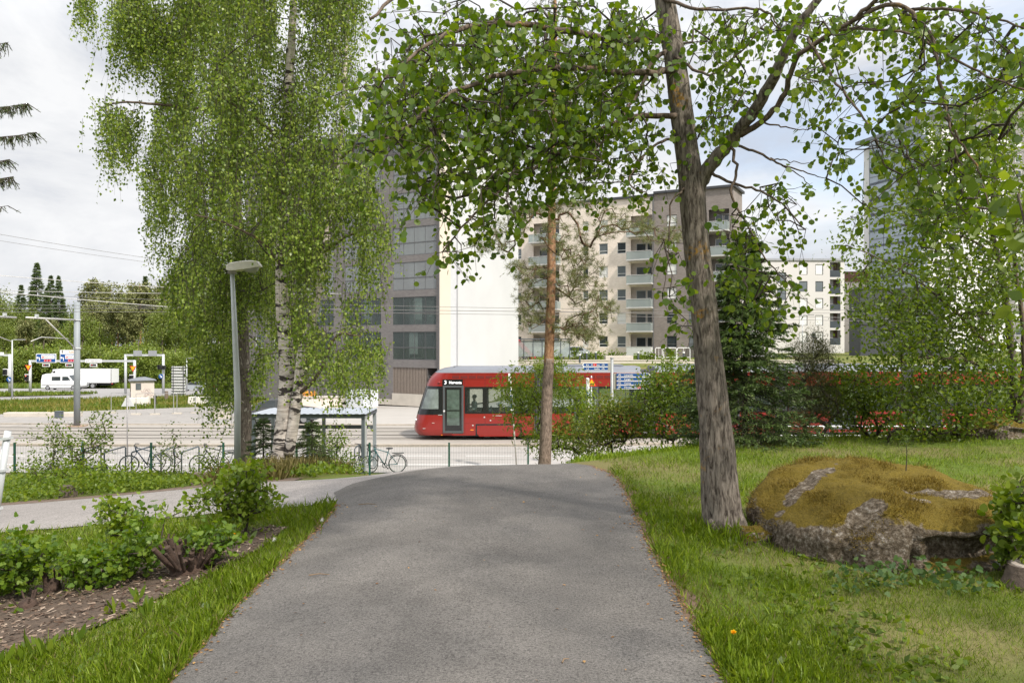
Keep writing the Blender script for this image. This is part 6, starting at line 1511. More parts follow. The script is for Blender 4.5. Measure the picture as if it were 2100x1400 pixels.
def spruce(label, loc, h, R_, lev, nbr, ntw, nnd, nlen, mat, name='spruce_tree', group=None, trunk=.05, **kw):
    T = thing(name, label, 'tree', loc, 0, group)
    b0, b1, V = conifer_geo(h, R_, lev, nbr, ntw, nnd, nlen, **kw)
    part('trunk', G().tube([(0, 0, -.1), (0, 0, h * .5), (0, 0, h * .98)], [trunk, trunk * .6, .004], 8), TWIG, T, True)
    V2, Q2 = segs(b0, b1, .004, .002, 3); idxmesh('branches', V2, Q2, TWIG, T, w=False)
    arrmesh('needles', V, 3, mat, T, w=False); return T
spruce('dense dark spruce with paler shoot tips growing right behind the aspen trunk', base(1528, 905, 12.5), 3.45, 1.2, 30, 13, 19, 22, .052, SPL, droop=.42, expo=.66, z0=.02, width=.30)
spruce('small dark spruce growing left of the leaning birch trunk', base(540, 975, 15.2), 1.25, .62, 13, 9, 10, 15, .05, SPL, trunk=.025, droop=.3)
spruce('small dark spruce growing right of the leaning birch trunk', base(640, 975, 14.6), 1.05, .55, 12, 9, 10, 15, .05, SPL, trunk=.025, droop=.4)
# old spruce outside the frame whose branch ends reach in at the left edge
T = thing('spruce_tree', 'spruce outside the left edge with only drooping branch ends in view', 'tree', (-10.6, 12.5, H(-10.6, 12.5)))
part('trunk', G().tube([(0, 0, -.2), (0, 0, 5), (0, 0, 11)], [.22, .17, .04], 12), TWIG, T, True)
b0, b1, nd, nv = [], [], [], []
for tipx, tipy, nb in ((18, 100, 5), (58, 225, 9), (76, 285, 7), (20, 340, 5), (28, 375, 5), (16, 435, 3), (-40, 160, 6), (-60, 300, 6), (-60, 420, 6), (-50, 30, 6)):
    tip = np.array(P(tipx, tipy, 12.2)) - np.array([-10.6, 12.5, H(-10.6, 12.5)]); st = np.array([0, 0, tip[2] + .9])
    f = np.linspace(0, 1, 12)[:, None]; sp_ = st + (tip - st) * f + np.array([0, 0, 1.]) * (-.5 * np.sin(PI * f) * .6 + .1 * f ** 4)
    b0.append(sp_[:-1]); b1.append(sp_[1:])
    for j in range(nb * 26):
        u = rng.uniform(.35, 1) ** .7; p = np.array([np.interp(u, f[:, 0], sp_[:, q]) for q in range(3)]); td = unit(np.array([rng.uniform(-.3, .8), rng.normal() * .6, -rng.uniform(.3, 1.8)])); tl = rng.uniform(.05, .22)
        b0.append(p[None]); b1.append((p + td * tl)[None]); v = rng.uniform(0, 1, 24)[:, None]; nd.append(p + td * tl * v); nv.append(np.repeat(td[None], 24, 0))
V2, Q2 = segs(np.concatenate(b0), np.concatenate(b1), .007, .004, 4); idxmesh('branches', V2, Q2, TWIG, T, w=False)
arrmesh('needles', leafverts(np.concatenate(nd), .042, BLADE * np.array([1.6, 1, 1]), np.concatenate(nv), .6, .2), 3, SPL, T, w=False)
# ---------------------------------------------------------------- shrubs and small trees
def shrub(name, label, cat, px, py, d, blobs, dd, leaf, size, per=14, shape=OVATE, stems=5, group=None, twig=TWIG, r0=.0035, spread=.12, tdir=(0, 0, .2), up=.7, kn=6):
    b_ = base(px, py, d); T = thing(name, label, cat, b_, 0, group)
    tg = blobpts(blobs, d, dd); tg[:, 2] = np.maximum(tg[:, 2], hz(tg[:, 0], tg[:, 1]) + .04)
    o = np.array(b_); nodes = [o + np.array([rng.normal() * .05, rng.normal() * .05, 0]) for _ in range(stems)]
    P0, P1, R0, R1 = grow(nodes, tg, r0, .25, -.05, .42, .09, .05)
    V_, Q_ = segs(P0, P1, R0, R1, 4); idxmesh('stems', V_, Q_, twig, T)
    q = np.repeat(tg, per, 0) + rng.normal(size=(len(tg) * per, 3)) * spread
    q[:, 2] = np.maximum(q[:, 2], hz(q[:, 0], q[:, 1]) + .02)
    arrmesh('leaves', leafverts(q, size, shape, tdir, .9, up), len(shape), leaf, T); return T
GL1 = leafM('fresh_leaf', [(.060, .105, .010), (.108, .165, .018), (.18, .235, .034)], .43, .45)
GL2 = leafM('deep_leaf', [(.060, .108, .012), (.105, .165, .019), (.175, .23, .035)], .42, .42)
GL3 = leafM('bright_leaf', [(.085, .145, .012), (.14, .21, .022), (.22, .28, .04)], .42, .45)
GL4 = leafM('reddish_green_leaf', [(.080, .120, .017), (.13, .185, .025), (.21, .19, .05)], .40, .45)
R_ = [(1900, 560, 120, 55, 62), (1960, 650, 110, 60, 66), (1850, 680, 100, 55, 50), (1950, 470, 100, 60, 56), (2030, 400, 80, 80, 50), (1870, 420, 55, 50, 20), (2055, 550, 55, 80, 46), (1800, 555, 45, 36, 14), (1760, 470, 36, 40, 7), (1785, 640, 45, 40, 16), (1900, 745, 130, 50, 52), (2010, 750, 90, 60, 48), (2055, 300, 60, 80, 34), (1950, 330, 70, 60, 26), (1890, 350, 45, 50, 12), (1980, 240, 70, 70, 20), (1740, 520, 30, 25, 5), (2040, 660, 60, 60, 30), (1760, 590, 30, 25, 6), (2090, 450, 40, 100, 24), (1860, 620, 70, 30, 20)]
b_ = base(2085, 915, 12.6)
T = thing('bird_cherry_tree', 'leafy many stemmed small tree filling the right side in front of the tower', 'tree', b_)
_bp = (2085, 700 + (1.65 - b_[2]) * F / 12.6, 12.6)
_, ln = limbs('stem', [([_bp, (2080, 800, 12.6), (2072, 690, 12.6), (2055, 560, 12.6), (2035, 470, 12.6), (2040, 330, 12.5), (2035, 200, 12.4)], (.075, .02)), ([_bp, (2100, 780, 12.4), (2095, 640, 12.4), (2080, 520, 12.3), (2090, 380, 12.3)], (.055, .015)), ([(2076, 725, 12.6), (2010, 690, 12.3), (1960, 640, 12.1), (1880, 575, 11.9), (1810, 535, 11.7), (1745, 505, 11.6)], (.028, .006)), ([(2080, 800, 12.6), (2000, 745, 12.2), (1900, 733, 12.0), (1840, 745, 11.9)], (.03, .008)), ([(2050, 540, 12.6), (1990, 490, 12.3), (1900, 475, 12), (1850, 460, 11.8)], (.022, .006)), ([(2060, 650, 12.6), (1990, 640, 12.8), (1900, 660, 13), (1800, 680, 13)], (.022, .006))], M('cherry_bark', (.085, .07, .06), .9, var=.3, scale=12), T)
R_ += [(1960, 280, 80, 60, 20), (2060, 230, 50, 60, 20), (1900, 420, 60, 50, 18), (2000, 560, 90, 70, 30), (1930, 820, 120, 50, 30), (2060, 800, 50, 60, 24)]
tg = blobpts(R_, 12.3, 1.3, 1.15)
P0, P1, R0, R1 = grow(ln, tg, .0034, .3, .02, .42, .08, .03); V_, Q_ = segs(P0, P1, R0, R1, 4); idxmesh('twigs', V_, Q_, TWIG, T)
q = np.repeat(tg, 23, 0) + rng.normal(size=(len(tg) * 23, 3)) * np.array([.16, .16, .14]); arrmesh('leaves', leafverts(q, .075, OVATE, (0, 0, -.5), .9, .5), 6, leafM('cherry_leaf', [(.058, .100, .011), (.095, .150, .017), (.16, .215, .03)], .45, .42), T)
shrub('juniper_bush', 'brownish upright juniper standing right of the dark spruce', 'bush', 1672, 905, 13.2, [(1650, 860, 30, 40, 40), (1670, 800, 32, 50, 60), (1690, 740, 26, 45, 44), (1655, 740, 22, 40, 30), (1700, 820, 30, 60, 44), (1672, 700, 10, 25, 10), (1630, 790, 22, 40, 20), (1635, 720, 16, 30, 12)], .4, leafM('juniper_needle', [(.055, .062, .018), (.085, .095, .026), (.13, .125, .04)], .15), .05, 80, BLADE * np.array([1.6, 1, 1]), 6, None, TWIG, .004, .085, (0, 0, .9), .3)
shrub('green_bush', 'broad green bush in front of the right part of the tram', 'bush', 1790, 912, 13.4, [(1780, 800, 70, 45, 60), (1740, 850, 50, 40, 40), (1830, 840, 70, 45, 50), (1900, 810, 60, 40, 44), (1760, 770, 50, 30, 28), (1720, 790, 30, 40, 18)], .6, GL1, .07, 22)
shrub('green_bush', 'low sparse bush with bare leaning stems at the lawn edge on the right', 'bush', 1815, 920, 12.4, [(1900, 880, 70, 25, 22), (1960, 870, 50, 30, 22), (1850, 890, 40, 20, 10), (2000, 840, 50, 40, 24)], .5, GL1, .07, 20)
shrub('green_bush', 'dark bush under the leafy tree at the right edge', 'bush', 2070, 915, 13.4, [(2060, 850, 50, 50, 44), (2100, 800, 40, 60, 36), (2020, 890, 40, 20, 16)], .5, GL2, .07, 20)
shrub('rose_bush', 'rounded bush with reddish stems below the blue direction blades', 'bush', 1260, 925, 15.5, [(1240, 860, 45, 40, 60), (1290, 870, 50, 40, 64), (1210, 880, 30, 30, 26), (1265, 835, 40, 22, 30), (1320, 850, 35, 40, 40), (1230, 905, 40, 15, 16)], .6, GL4, .068, 20, r0=.003)
shrub('rose_bush', 'taller loose bush with upright stems just left of the aspen trunk', 'bush', 1375, 905, 15.0, [(1370, 800, 50, 45, 60), (1400, 850, 40, 45, 46), (1345, 850, 40, 45, 46), (1390, 760, 35, 30, 24), (1340, 800, 30, 35, 26), (1425, 790, 25, 50, 24), (1370, 890, 45, 16, 16)], .6, GL2, .068, 20, r0=.003)
shrub('ash_sapling', 'pale green feathery sapling growing around the lower pine trunk', 'bush', 1135, 955, 17, [(1080, 790, 50, 40, 34), (1130, 760, 35, 30, 20), (1160, 800, 40, 45, 30), (1090, 840, 40, 35, 22), (1060, 860, 30, 22, 9), (1180, 850, 45, 35, 30), (1110, 900, 35, 35, 20), (1165, 905, 45, 40, 34), (1215, 905, 40, 30, 22), (1045, 800, 30, 22, 9), (1200, 820, 25, 30, 10)], .6, GL3, .105, 36, np.array([(0, 0, 0), (.13, .3, .05), (0, 1, 0), (-.13, .3, .05)]), 4, tdir=(0, 0, -.6), spread=.13)
shrub('wild_shrub', 'tall wild shrub with reaching shoots in front of the left fence', 'bush', 160, 1022, 15.5, [(140, 940, 35, 40, 40), (112, 880, 14, 35, 12), (190, 900, 25, 40, 20), (205, 855, 18, 16, 9), (205, 905, 26, 18, 14), (90, 960, 36, 20, 16), (70, 900, 14, 10, 4), (160, 990, 45, 30, 34), (215, 970, 16, 16, 6), (230, 850, 10, 8, 3), (60, 955, 18, 12, 5), (125, 910, 24, 24, 14), (60, 1000, 30, 16, 8)], .5, GL1, .06, 15)
shrub('sapling', 'thin sapling with one tall shoot left of the lamp post', 'bush', 358, 1000, 16, [(355, 895, 8, 18, 6), (362, 930, 14, 22, 10), (335, 925, 12, 16, 6), (350, 965, 24, 22, 14)], .3, GL1, .055, 14)
shrub('sapling', 'small pale bush covering the half hidden bicycle', 'bush', 432, 1000, 15, [(430, 945, 20, 18, 16), (445, 970, 22, 18, 14), (418, 965, 16, 20, 10)], .3, GL3, .055, 14)
shrub('green_bush', 'leafy bush under the right side of the bicycle shelter', 'bush', 680, 972, 17.5, [(665, 920, 36, 35, 44), (700, 945, 32, 25, 30), (650, 955, 30, 18, 20), (690, 905, 26, 20, 14), (720, 955, 20, 14, 10)], .5, GL2, .06, 16)
# ================================================================ boulder, bed, grass, undergrowth, forest
def boulderM(name):
    m, nt, b = newmat(name)
    v = mapped(nt); g_ = N(nt, 'ShaderNodeNewGeometry'); sp_ = N(nt, 'ShaderNodeSeparateXYZ'); nt.links.new(g_.outputs['Normal'], sp_.inputs[0])
    a = noise(nt, v, 3.2, 7, .65, .5); c = noise(nt, v, 28, 5, .7); f = noise(nt, v, 120, 3, .7)
    rock = ramp(nt, [(.34, (.035, .027, .018)), (.5, (.115, .09, .064)), (.6, (.20, .17, .135)), (.71, (.38, .35, .31))]); nt.links.new(c.outputs[0], rock.inputs[0])
    moss = ramp(nt, [(.3, (.060, .045, .009)), (.55, (.150, .108, .017)), (.75, (.22, .165, .036))]); nt.links.new(f.outputs[0], moss.inputs[0])
    ad = N(nt, 'ShaderNodeMath', operation='MULTIPLY_ADD'); nt.links.new(sp_.outputs[2], ad.inputs[0]); ad.inputs[1].default_value = 1.0; nt.links.new(a.outputs[0], ad.inputs[2])
    tz = N(nt, 'ShaderNodeTexCoord'); sz = N(nt, 'ShaderNodeSeparateXYZ'); nt.links.new(tz.outputs['Object'], sz.inputs[0]); mz = N(nt, 'ShaderNodeMapRange'); mz.inputs['From Min'].default_value = .06; mz.inputs['From Max'].default_value = .18; mz.inputs['To Min'].default_value = -.75; mz.inputs['To Max'].default_value = -.62; nt.links.new(sz.outputs[2], mz.inputs[0])
    a2_ = N(nt, 'ShaderNodeMath', operation='ADD'); nt.links.new(ad.outputs[0], a2_.inputs[0]); nt.links.new(mz.outputs[0], a2_.inputs[1])
    at_ = N(nt, 'ShaderNodeAttribute', attribute_name='bare'); a3_ = N(nt, 'ShaderNodeMath', operation='SUBTRACT'); nt.links.new(a2_.outputs[0], a3_.inputs[0]); nt.links.new(at_.outputs['Fac'], a3_.inputs[1])
    k = ramp(nt, [(.46, (0, 0, 0)), (.56, (1, 1, 1))]); nt.links.new(a3_.outputs[0], k.inputs[0])
    nt.links.new(mix(nt, k.outputs[0], rock.outputs[0], moss.outputs[0]), b.inputs['Base Color']); b.inputs['Roughness'].default_value = .95; b.inputs['Specular IOR Level'].default_value = .15
    bumpn(nt, b, c.outputs[0], .9, .03); return m
BOM = boulderM('mossy_granite')
MOSS = leafM('moss_fuzz', [(.068, .050, .009), (.165, .118, .017), (.28, .205, .042)], .2, .7)
def boulder(label, cx, cy, rx, ry, zf, zb, seed, fuzz, undercut=.13):
    bz_ = H(cx, cy); na, prof = 260, []
    T = thing('boulder', label, 'boulder', (cx, cy, bz_))
    def outline(a): return 1 + .07 * mn.noise(Vector((math.cos(a) * 1.6 + seed, math.sin(a) * 1.6, seed))) + .03 * mn.noise(Vector((math.cos(a) * 5, math.sin(a) * 5, seed)))
    steps = [(r, 1.0, 0) for r in np.linspace(.02, .78, 24)] + [(.83, .985, 0), (.875, .955, 0), (.915, .91, 0), (.945, .85, 0), (.968, .78, 0), (.984, .70, 0), (.994, .61, 1), (1.0, .52, 1), (1.0, .43, 1), (.995, .34, 1), (.99, .25, 1), (.99, .16, 1), (.995, .07, 1), (1.0, -.03, 1), (1.0, -.25, 1)]
    rings = []
    for r, hf, low in steps:
        ring = []
        for i in range(na):
            a = 2 * PI * i / na; k = outline(a); front = max(0, -math.sin(a)); rr = r * k; x0_ = rr * math.cos(a)
            side = float(smooth(.45, 1.0, front))
            notch = float(smooth(-.22, -.02, x0_)) * float(smooth(.05, .2, hf)) * float(smooth(.74, .60, hf)) * side
            rr *= 1 - (undercut + .06 * mn.noise(Vector((x0_ * 4, hf * 3, seed)))) * notch + .07 * side * float(smooth(.22, 0, abs(x0_ + .42))) * float(smooth(.9, .5, hf)) - .05 * side * float(smooth(.05, 0, abs(x0_ + .20))) * float(smooth(.9, .6, hf))
            x, y = rr * math.cos(a), rr * math.sin(a)
            t = min(1, max(0, (y + 1) / 2)); top = zf + (zb - zf) * (t ** .75) - .14 * max(0, abs(x) - .3) ** 1.6 - .08 * max(0, y - .45) - .10 * float(smooth(-.25, -.95, x)) + .03 * math.sin(x * 4 + seed) * (1 - t)
            p = Vector((x * rx, y * ry, top * hf))
            rid = 1 - abs(mn.noise(p * 3.2 + Vector((seed, 4, 0))))
            dn = .06 * mn.noise(p * 2.4 + Vector((seed, 0, 0))) + .045 * (rid - .75) + .028 * mn.noise(p * 7 + Vector((0, seed, 0))) + .014 * mn.noise(p * 17) + .007 * mn.noise(p * 40)
            f_ = float(smooth(.75, 1.0, r)); nv = Vector((math.cos(a) * (.2 + f_), math.sin(a) * (.2 + f_), 1 - .8 * f_)).normalized()
            ring.append(p + nv * dn)
        rings.append(ring)
    o = part('rock', G().loft(rings[::-1], False), BOM, T, True)
    me = o.data; nv_ = len(me.vertices); co_ = np.zeros(nv_ * 3); me.vertices.foreach_get('co', co_); co_ = co_.reshape(-1, 3)
    def bare(c):
        out = np.zeros(len(c))
        for (ex, ey, ax, ay, rot) in ((-.52, .12, .46, .085, .75), (.42, -.28, .30, .11, -.25), (.05, -.52, .13, .09, .3), (.82, -.35, .10, .22, .3), (-.38, -.72, .16, .10, .2)):
            u = (c[:, 0] - ex) * math.cos(rot) + (c[:, 1] - ey) * math.sin(rot); v = -(c[:, 0] - ex) * math.sin(rot) + (c[:, 1] - ey) * math.cos(rot)
            jit_ = np.array([mn.noise(Vector(q) * 9) for q in c]) * .5
            out = np.maximum(out, 1 - smooth(.7, 1.15, np.sqrt((u / ax) ** 2 + (v / ay) ** 2) + jit_))
        return out * (rx > .8)
    at = me.attributes.new('bare', 'FLOAT', 'POINT'); at.data.foreach_set('value', bare(co_).astype(np.float32))
    n_ = len(me.polygons); ce = np.zeros(n_ * 3); me.polygons.foreach_get('center', ce); ce = ce.reshape(-1, 3); no = np.zeros(n_ * 3); me.polygons.foreach_get('normal', no); no = no.reshape(-1, 3); ar = np.zeros(n_); me.polygons.foreach_get('area', ar)
    if no[np.argmax(ce[:, 2])][2] < 0: me.flip_normals(); no = -no
    wgt = ar * np.clip(no[:, 2] * 1.5 - .15, 0, 1); nz = np.array([mn.noise(Vector(c_) * 3.4 + Vector((seed, 1, 0))) + .5 * mn.noise(Vector(c_) * 9) for c_ in ce]); wgt *= (nz > -.02 - .10 * np.clip(no[:, 2], 0, 1)) & (ce[:, 2] > .25 * zf) & (bare(ce) < .4)
    k = rng.choice(n_, fuzz, p=wgt / wgt.sum()); p = ce[k] + rng.normal(size=(fuzz, 3)) * np.sqrt(ar[k])[:, None] * .45; hgt = rng.uniform(.5, 1.4, fuzz) * (.014 + .022 * np.clip(nz[k] * 2, 0, 1))
    arrmesh('moss', leafverts(p - no[k] * .004, hgt, BLADE * np.array([1.6, 1, 1]), no[k] * 1.2, .55, 0), 3, MOSS, T, w=False)
    return T
boulder('large low boulder covered with golden brown moss on the right lawn', 3.0, 6.42, 1.0, 1.0, .34, .55, 3.1, 34000, .16)
boulder('smaller dark mossy boulder at the back edge of the lawn on the right', 7.85, 12.7, .62, .5, .22, .30, 8.7, 3000)
boulder('flat mossy stone half sunk in grass at the foot of the aspen', 1.95, 6.3, .22, .14, .07, .09, 5.2, 900, .05)
sd = P(1858, 962, 6.7); T = thing('pine_seedling', 'tiny conifer seedling growing on top of the large mossy boulder', 'seedling', (sd[0], sd[1], .52))
part('stem', G().tube([(0, 0, -.03), (.008, 0, .1), (.0, 0, .23)], [.006, .004, .002], 6), TWIG, T)
q = np.array([(rng.normal() * .035, rng.normal() * .035, rng.uniform(.12, .27)) for _ in range(160)]); arrmesh('needles', leafverts(q, .03, BLADE, (0, 0, .3), .8, .2), 3, SPL, T, w=False)
# right edge stump and sprouting suckers
STW = M('weathered_stump', (.12, .09, .07), .95, var=.4, scale=14, bump=.6, bs=30); STT = M('cut_wood', (.36, .31, .27), .9, var=.2, scale=12)
sx_, sy_ = 3.5, 5.15; T = thing('tree_stump', 'old flat cut stump with a grey top at the right picture edge', 'stump', (sx_, sy_, H(sx_, sy_)))
def sj(p, a): return 1 + .16 * math.sin(3 * a + 1) + .06 * mn.noise(Vector((math.cos(a) * 4, math.sin(a) * 4, p.z * 5)))
part('trunk', G().tube([(0, 0, -.05), (0, 0, .05), (0, 0, .14)], [.27, .22, .20], 30, True, sj), STW, T, True, sharp=40); part('cut_face', G().tube([(0, 0, .141), (0, 0, .147)], [.185, .18], 30, True, sj), STT, T)
shrub('sucker_bush', 'round leaved suckers at the right edge of the mossy boulder', 'bush', 2105, 1170, 5.3, [(2075, 1070, 30, 60, 30), (2095, 1000, 30, 40, 20), (2100, 1110, 35, 50, 30), (2060, 1120, 20, 40, 12), (2050, 1040, 14, 24, 5)], .25, GL1, .05, 7, ROUND, 6, None, TWIG, .0022, .05, (0, 0, 0), .8)
T = thing('rowan_tree', 'rowan with a few large near leaves hanging in at the right picture edge', 'tree', (4.6, .9, H(4.6, .9)))
part('trunk', G().tube([(0, 0, -.1), (.05, .05, 2.4), (.2, 0, 4.5)], [.11, .08, .03], 12), M('rowan_bark', (.13, .12, .105), .85, var=.2, scale=6), T, True)
up = rng.normal(size=(620, 3)); up = unit(up) * rng.uniform(.3, 1, (620, 1)) ** .5 * np.array([3.2, 3.3, 2.0]) + np.array([4.2, .9, 4.9])  # unseen crown, placed out of view to shade path, lawn and boulder
fx = (up[:, 0] / np.maximum(up[:, 1], .2) * F + 1050); fy = 700 - (up[:, 2] - 1.6) / np.maximum(up[:, 1], .2) * F
up = up[(fx > 2260) | (up[:, 1] < .3) | (fy < -60)]
vis = np.array([P(2112 + rng.normal() * 14, y_, 2.75 + rng.normal() * .15) for y_ in rng.uniform(385, 590, 7)]); tg = np.concatenate([up, vis])
P0, P1, R0, R1 = grow([np.array((4.6, .9, z)) for z in np.linspace(1.5, 4.5, 12)], tg, .003, .3, .03, .42, .08, .03); V_, Q_ = segs(P0, P1, R0, R1, 4); idxmesh('twigs', V_, Q_, TWIG, T)
q = np.repeat(tg, 9, 0) + rng.normal(size=(len(tg) * 9, 3)) * .075; arrmesh('leaves', leafverts(q, .09, OVATE, (0, 0, -.6), .8, .5), 6, GL1, T)

# ---------------------------------------------------------------- planting bed on the left
MX = np.array([-6.2, -4.9, -3.9, -3.2, -2.7, -2.4, -2.15]); ML = np.array([2.9, 3.6, 4.2, 4.7, 5.15, 6.0, 6.9]); MH = np.array([5.0, 5.9, 6.6, 7.2, 7.6, 7.7, 7.5])
MUL = M('dark_mulch_soil', (.085, .06, .042), .95, var=.45, scale=14, bump=.9, bs=45)
sheet('mulch_bed', np.arange(-6.2, -2.15, .06), lambda x: float(np.interp(x, MX, ML)) + .10 * mn.noise(Vector((x * 2.5, 1, 0))), lambda x: float(np.interp(x, MX, MH)) + .1 * mn.noise(Vector((x * 2.5, 5, 0))), 10, MUL, .018)
def inmulch(x, y, m=0.0): return (x > -6.3) & (x < -2.15) & (y > np.interp(x, MX, ML) + m) & (y < np.interp(x, MX, MH) - m)
n_ = 9000; x = rng.uniform(-5.6, -2.15, n_); y = rng.uniform(3.0, 7.7, n_); k = inmulch(x, y, -.08); x, y = x[k], y[k]
chips = np.stack([x, y, hz(x, y) + .024], -1); a = rng.uniform(0, 2 * PI, len(x)); td = np.stack([np.cos(a), np.sin(a), rng.normal(size=len(x)) * .22], -1)
CH = np.array([(-.16, 0, 0), (.16, 0, .02), (.12, 1, 0), (-.1, .95, .03)], float)
struct(arrmesh('bark_chips', leafverts(chips, .042, CH, td, .05, 2.5), 4, leafM('bark_chip', [(.05, .03, .02), (.13, .085, .058), (.33, .26, .20)], .0, .9)), 'stuff')
BED = leafM('currant_leaf', [(.050, .10, .009), (.092, .16, .015), (.165, .235, .03)], .4, .42)
LOB = np.array([(0, 0, 0), (.28, -.02, .06), (.48, .28, .05), (.30, .45, .08), (.30, .75, .04), (0, 1, 0), (-.30, .75, .04), (-.30, .45, .08), (-.48, .28, .05), (-.28, -.02, .06)], float)
bb = dict(shape=LOB, spread=.06, tdir=(0, -.1, .1), up=1.2, r0=.0022)
shrub('currant_bush', 'leafy resprouting bush at the far left end of the planting bed', 'bush', 50, 1215, 6.3, [(12, 1155, 46, 36, 40), (65, 1146, 36, 28, 28), (30, 1190, 40, 20, 16), (92, 1126, 18, 16, 8), (40, 1112, 10, 18, 5), (-20, 1180, 30, 36, 18)], .3, BED, .047, 11, **bb)
shrub('currant_bush', 'wide leafy bush with a tall pointed shoot in the middle of the bed', 'bush', 215, 1195, 6.3, [(165, 1165, 42, 28, 34), (235, 1148, 50, 32, 42), (288, 1115, 34, 42, 30), (292, 1066, 12, 24, 7), (205, 1190, 50, 14, 16), (315, 1140, 18, 26, 9)], .3, BED, .047, 11, **bb)
shrub('currant_bush', 'bright yellow green sapling behind the wide bush in the bed', 'bush', 243, 1110, 7.4, [(235, 1060, 36, 25, 26), (262, 1050, 18, 18, 9), (220, 1040, 14, 14, 6), (240, 1085, 30, 18, 14)], .2, GL3, .047, 11, **bb)
shrub('currant_bush', 'small low bush below the dark cut stump in the bed', 'bush', 430, 1140, 6.4, [(430, 1108, 46, 24, 32), (405, 1120, 24, 16, 12), (460, 1100, 22, 18, 12)], .25, BED, .045, 11, **bb)
shrub('currant_bush', 'tallest bright bush at the right end of the planting bed', 'bush', 498, 1065, 7.5, [(490, 1000, 50, 34, 44), (520, 975, 34, 22, 24), (465, 1025, 36, 26, 20), (540, 1020, 34, 30, 24), (500, 1045, 46, 20, 24), (430, 1020, 20, 20, 8), (480, 965, 16, 12, 6)], .3, GL3, .045, 12, **bb)
shrub('currant_bush', 'strip of low leafy shoots between the bed bushes and the side path', 'bush', 340, 1075, 7.6, [(345, 1058, 24, 12, 6), (400, 1035, 26, 14, 8)], .3, GL3, .05, 8, **bb)
STD = M('dark_root_wood', (.060, .038, .028), .95, var=.5, scale=18, bump=.7, bs=40)
def cutstump(label, px, py, d, n, r, h, lean=.6):
    b_ = base(px, py, d); T = thing('shrub_stump', label, 'stump', b_, 0, 'cut shrub stumps in the bed')
    part('root_crown', G().ball((0, 0, .02), r * .6, r * .6, h * .45, 14, 8, lambda q: 1 + .25 * mn.noise(q * 3)), STD, T, True)
    for i in range(n):
        a = rnd.uniform(0, 2 * PI); l = h * rnd.uniform(.55, 1.1); t = rnd.uniform(.1, lean); w_ = r * rnd.uniform(.05, .11); o = Vector((math.cos(a), math.sin(a), 0)) * r * .35
        e = o + Vector((math.cos(a) * t * l, math.sin(a) * t * l, l)); part('cut_stem', G().tube([o, o.lerp(e, .5) + Vector((rnd.uniform(-.01, .01), 0, 0)), e], [w_ * 1.15, w_, w_ * .9], 8), STD, T, True, sharp=50); 
cutstump('large dark stump of many cut stems beside the low bush in the bed', 388, 1110, 6.3, 60, .25, .25, 1.0)
cutstump('upright pale brown cut stump between the two left bushes of the bed', 108, 1175, 6.3, 7, .11, .22, .25)
cutstump('low forked stump in front of the leftmost bush in the bed', 58, 1215, 5.9, 6, .12, .13, .9)
cutstump('small reddish cut stump behind the large dark one', 340, 1050, 7.4, 12, .13, .13, .8)
for px, py, d, w_, label in ((140, 1018, 13.4, .24, 'square dark stone block at the foot of the tall wild shrub'), (408, 990, 13.6, .26, 'small brown stone block by the path below the pale bush')):
    b_ = base(px, py, d); o = part('stone_block', G().cbox(-w_ / 2, w_ / 2, -.1, .1, -.05, .20, .02), M('brown_stone', (.13, .10, .085), .9, var=.3, scale=8)); o.location = b_; tag(o, label, 'stone')

# ---------------------------------------------------------------- grass
def insx(x, y): return (y > np.interp(x, SX, SN) - .05) & (y < np.interp(x, SX, SF) + .05) & (x < 1.3)
def inmain(x, y): return (x > np.interp(y, LY, LX) - .0) & (x < np.interp(y, RY, RX) + .0) & (y < 10.2)
def n2(x, y, s, o): return np.array([mn.noise(Vector((a * s, b * s, o))) for a, b in zip(x, y)])
BL5 = np.array([(-.030, 0, 0), (.030, 0, 0), (.024, .55, .10), (0, 1, .34), (-.024, .55, .10)], float)
def scatter(n, y0, y1, pw, xa=-.70, xb=.70):
    u = rng.uniform(0, 1, n); y = (y0 ** (1 - pw) + u * (y1 ** (1 - pw) - y0 ** (1 - pw))) ** (1 / (1 - pw)); x = rng.uniform(xa, xb, n) * (y + .6); return x, y
x, y = scatter(430000, 2.1, 13.6, 1.45)
k = ~inmain(x, y) & ~insx(x, y) & ~inmulch(x, y, -.02) & (y < np.where(x < 1.2, np.interp(x, SX, SN) + .1, 13.6)); x, y = x[k], y[k]
k = ((x - 3.0) / 1.0) ** 2 + ((y - 6.5) / .95) ** 2 > 1; x, y = x[k], y[k]
nz = n2(x, y, .9, 2.2) + .5 * n2(x, y, 3.1, 5.5)
right = x > 0; ed = np.where(right, x - np.interp(y, RY, RX), np.interp(y, LY, LX) - x)
dens = np.where(right, .50 - .75 * nz + .35 * (ed < .35) + .25 * smooth(7, 9, y), .85 - .4 * nz); dens = np.clip(dens, .10, 1)
k = rng.uniform(0, 1, len(x)) < dens; x, y, nz, ed, right = x[k], y[k], nz[k], ed[k], right[k]
hgt = np.where(right, .050, .056) * (1 - .35 * np.clip(nz, -1, 1)) + .025 * np.exp(-(ed / .16) ** 2) * (ed > 0.03); hgt *= 1 + .012 * y
hgt = np.where((~right) & (y > 6.8), hgt * 1.3, hgt)
dT = np.hypot(x - 1.85, y - 6.55); hgt += .07 * np.exp(-((dT - .2) / .25) ** 2); dB = np.sqrt(((x - 3.0) / 1.0) ** 2 + ((y - 6.5) / .95) ** 2); hgt = np.where((y < 5.7) & (x > 1.9) & (x < 4.2), hgt * .6, hgt)
hgt *= np.where(rng.uniform(0, 1, len(x)) < .05, 1.6, 1.0)
pts = np.stack([x, y, hz(x, y) - .004], -1); ln_ = rng.normal(size=(len(x), 3)) * .38; ln_[:, 2] = 1
sc = 1 + .05 * y
GRM = leafM('grass_blade', [(.090, .150, .009), (.165, .255, .016), (.28, .36, .05)], .35, .45)
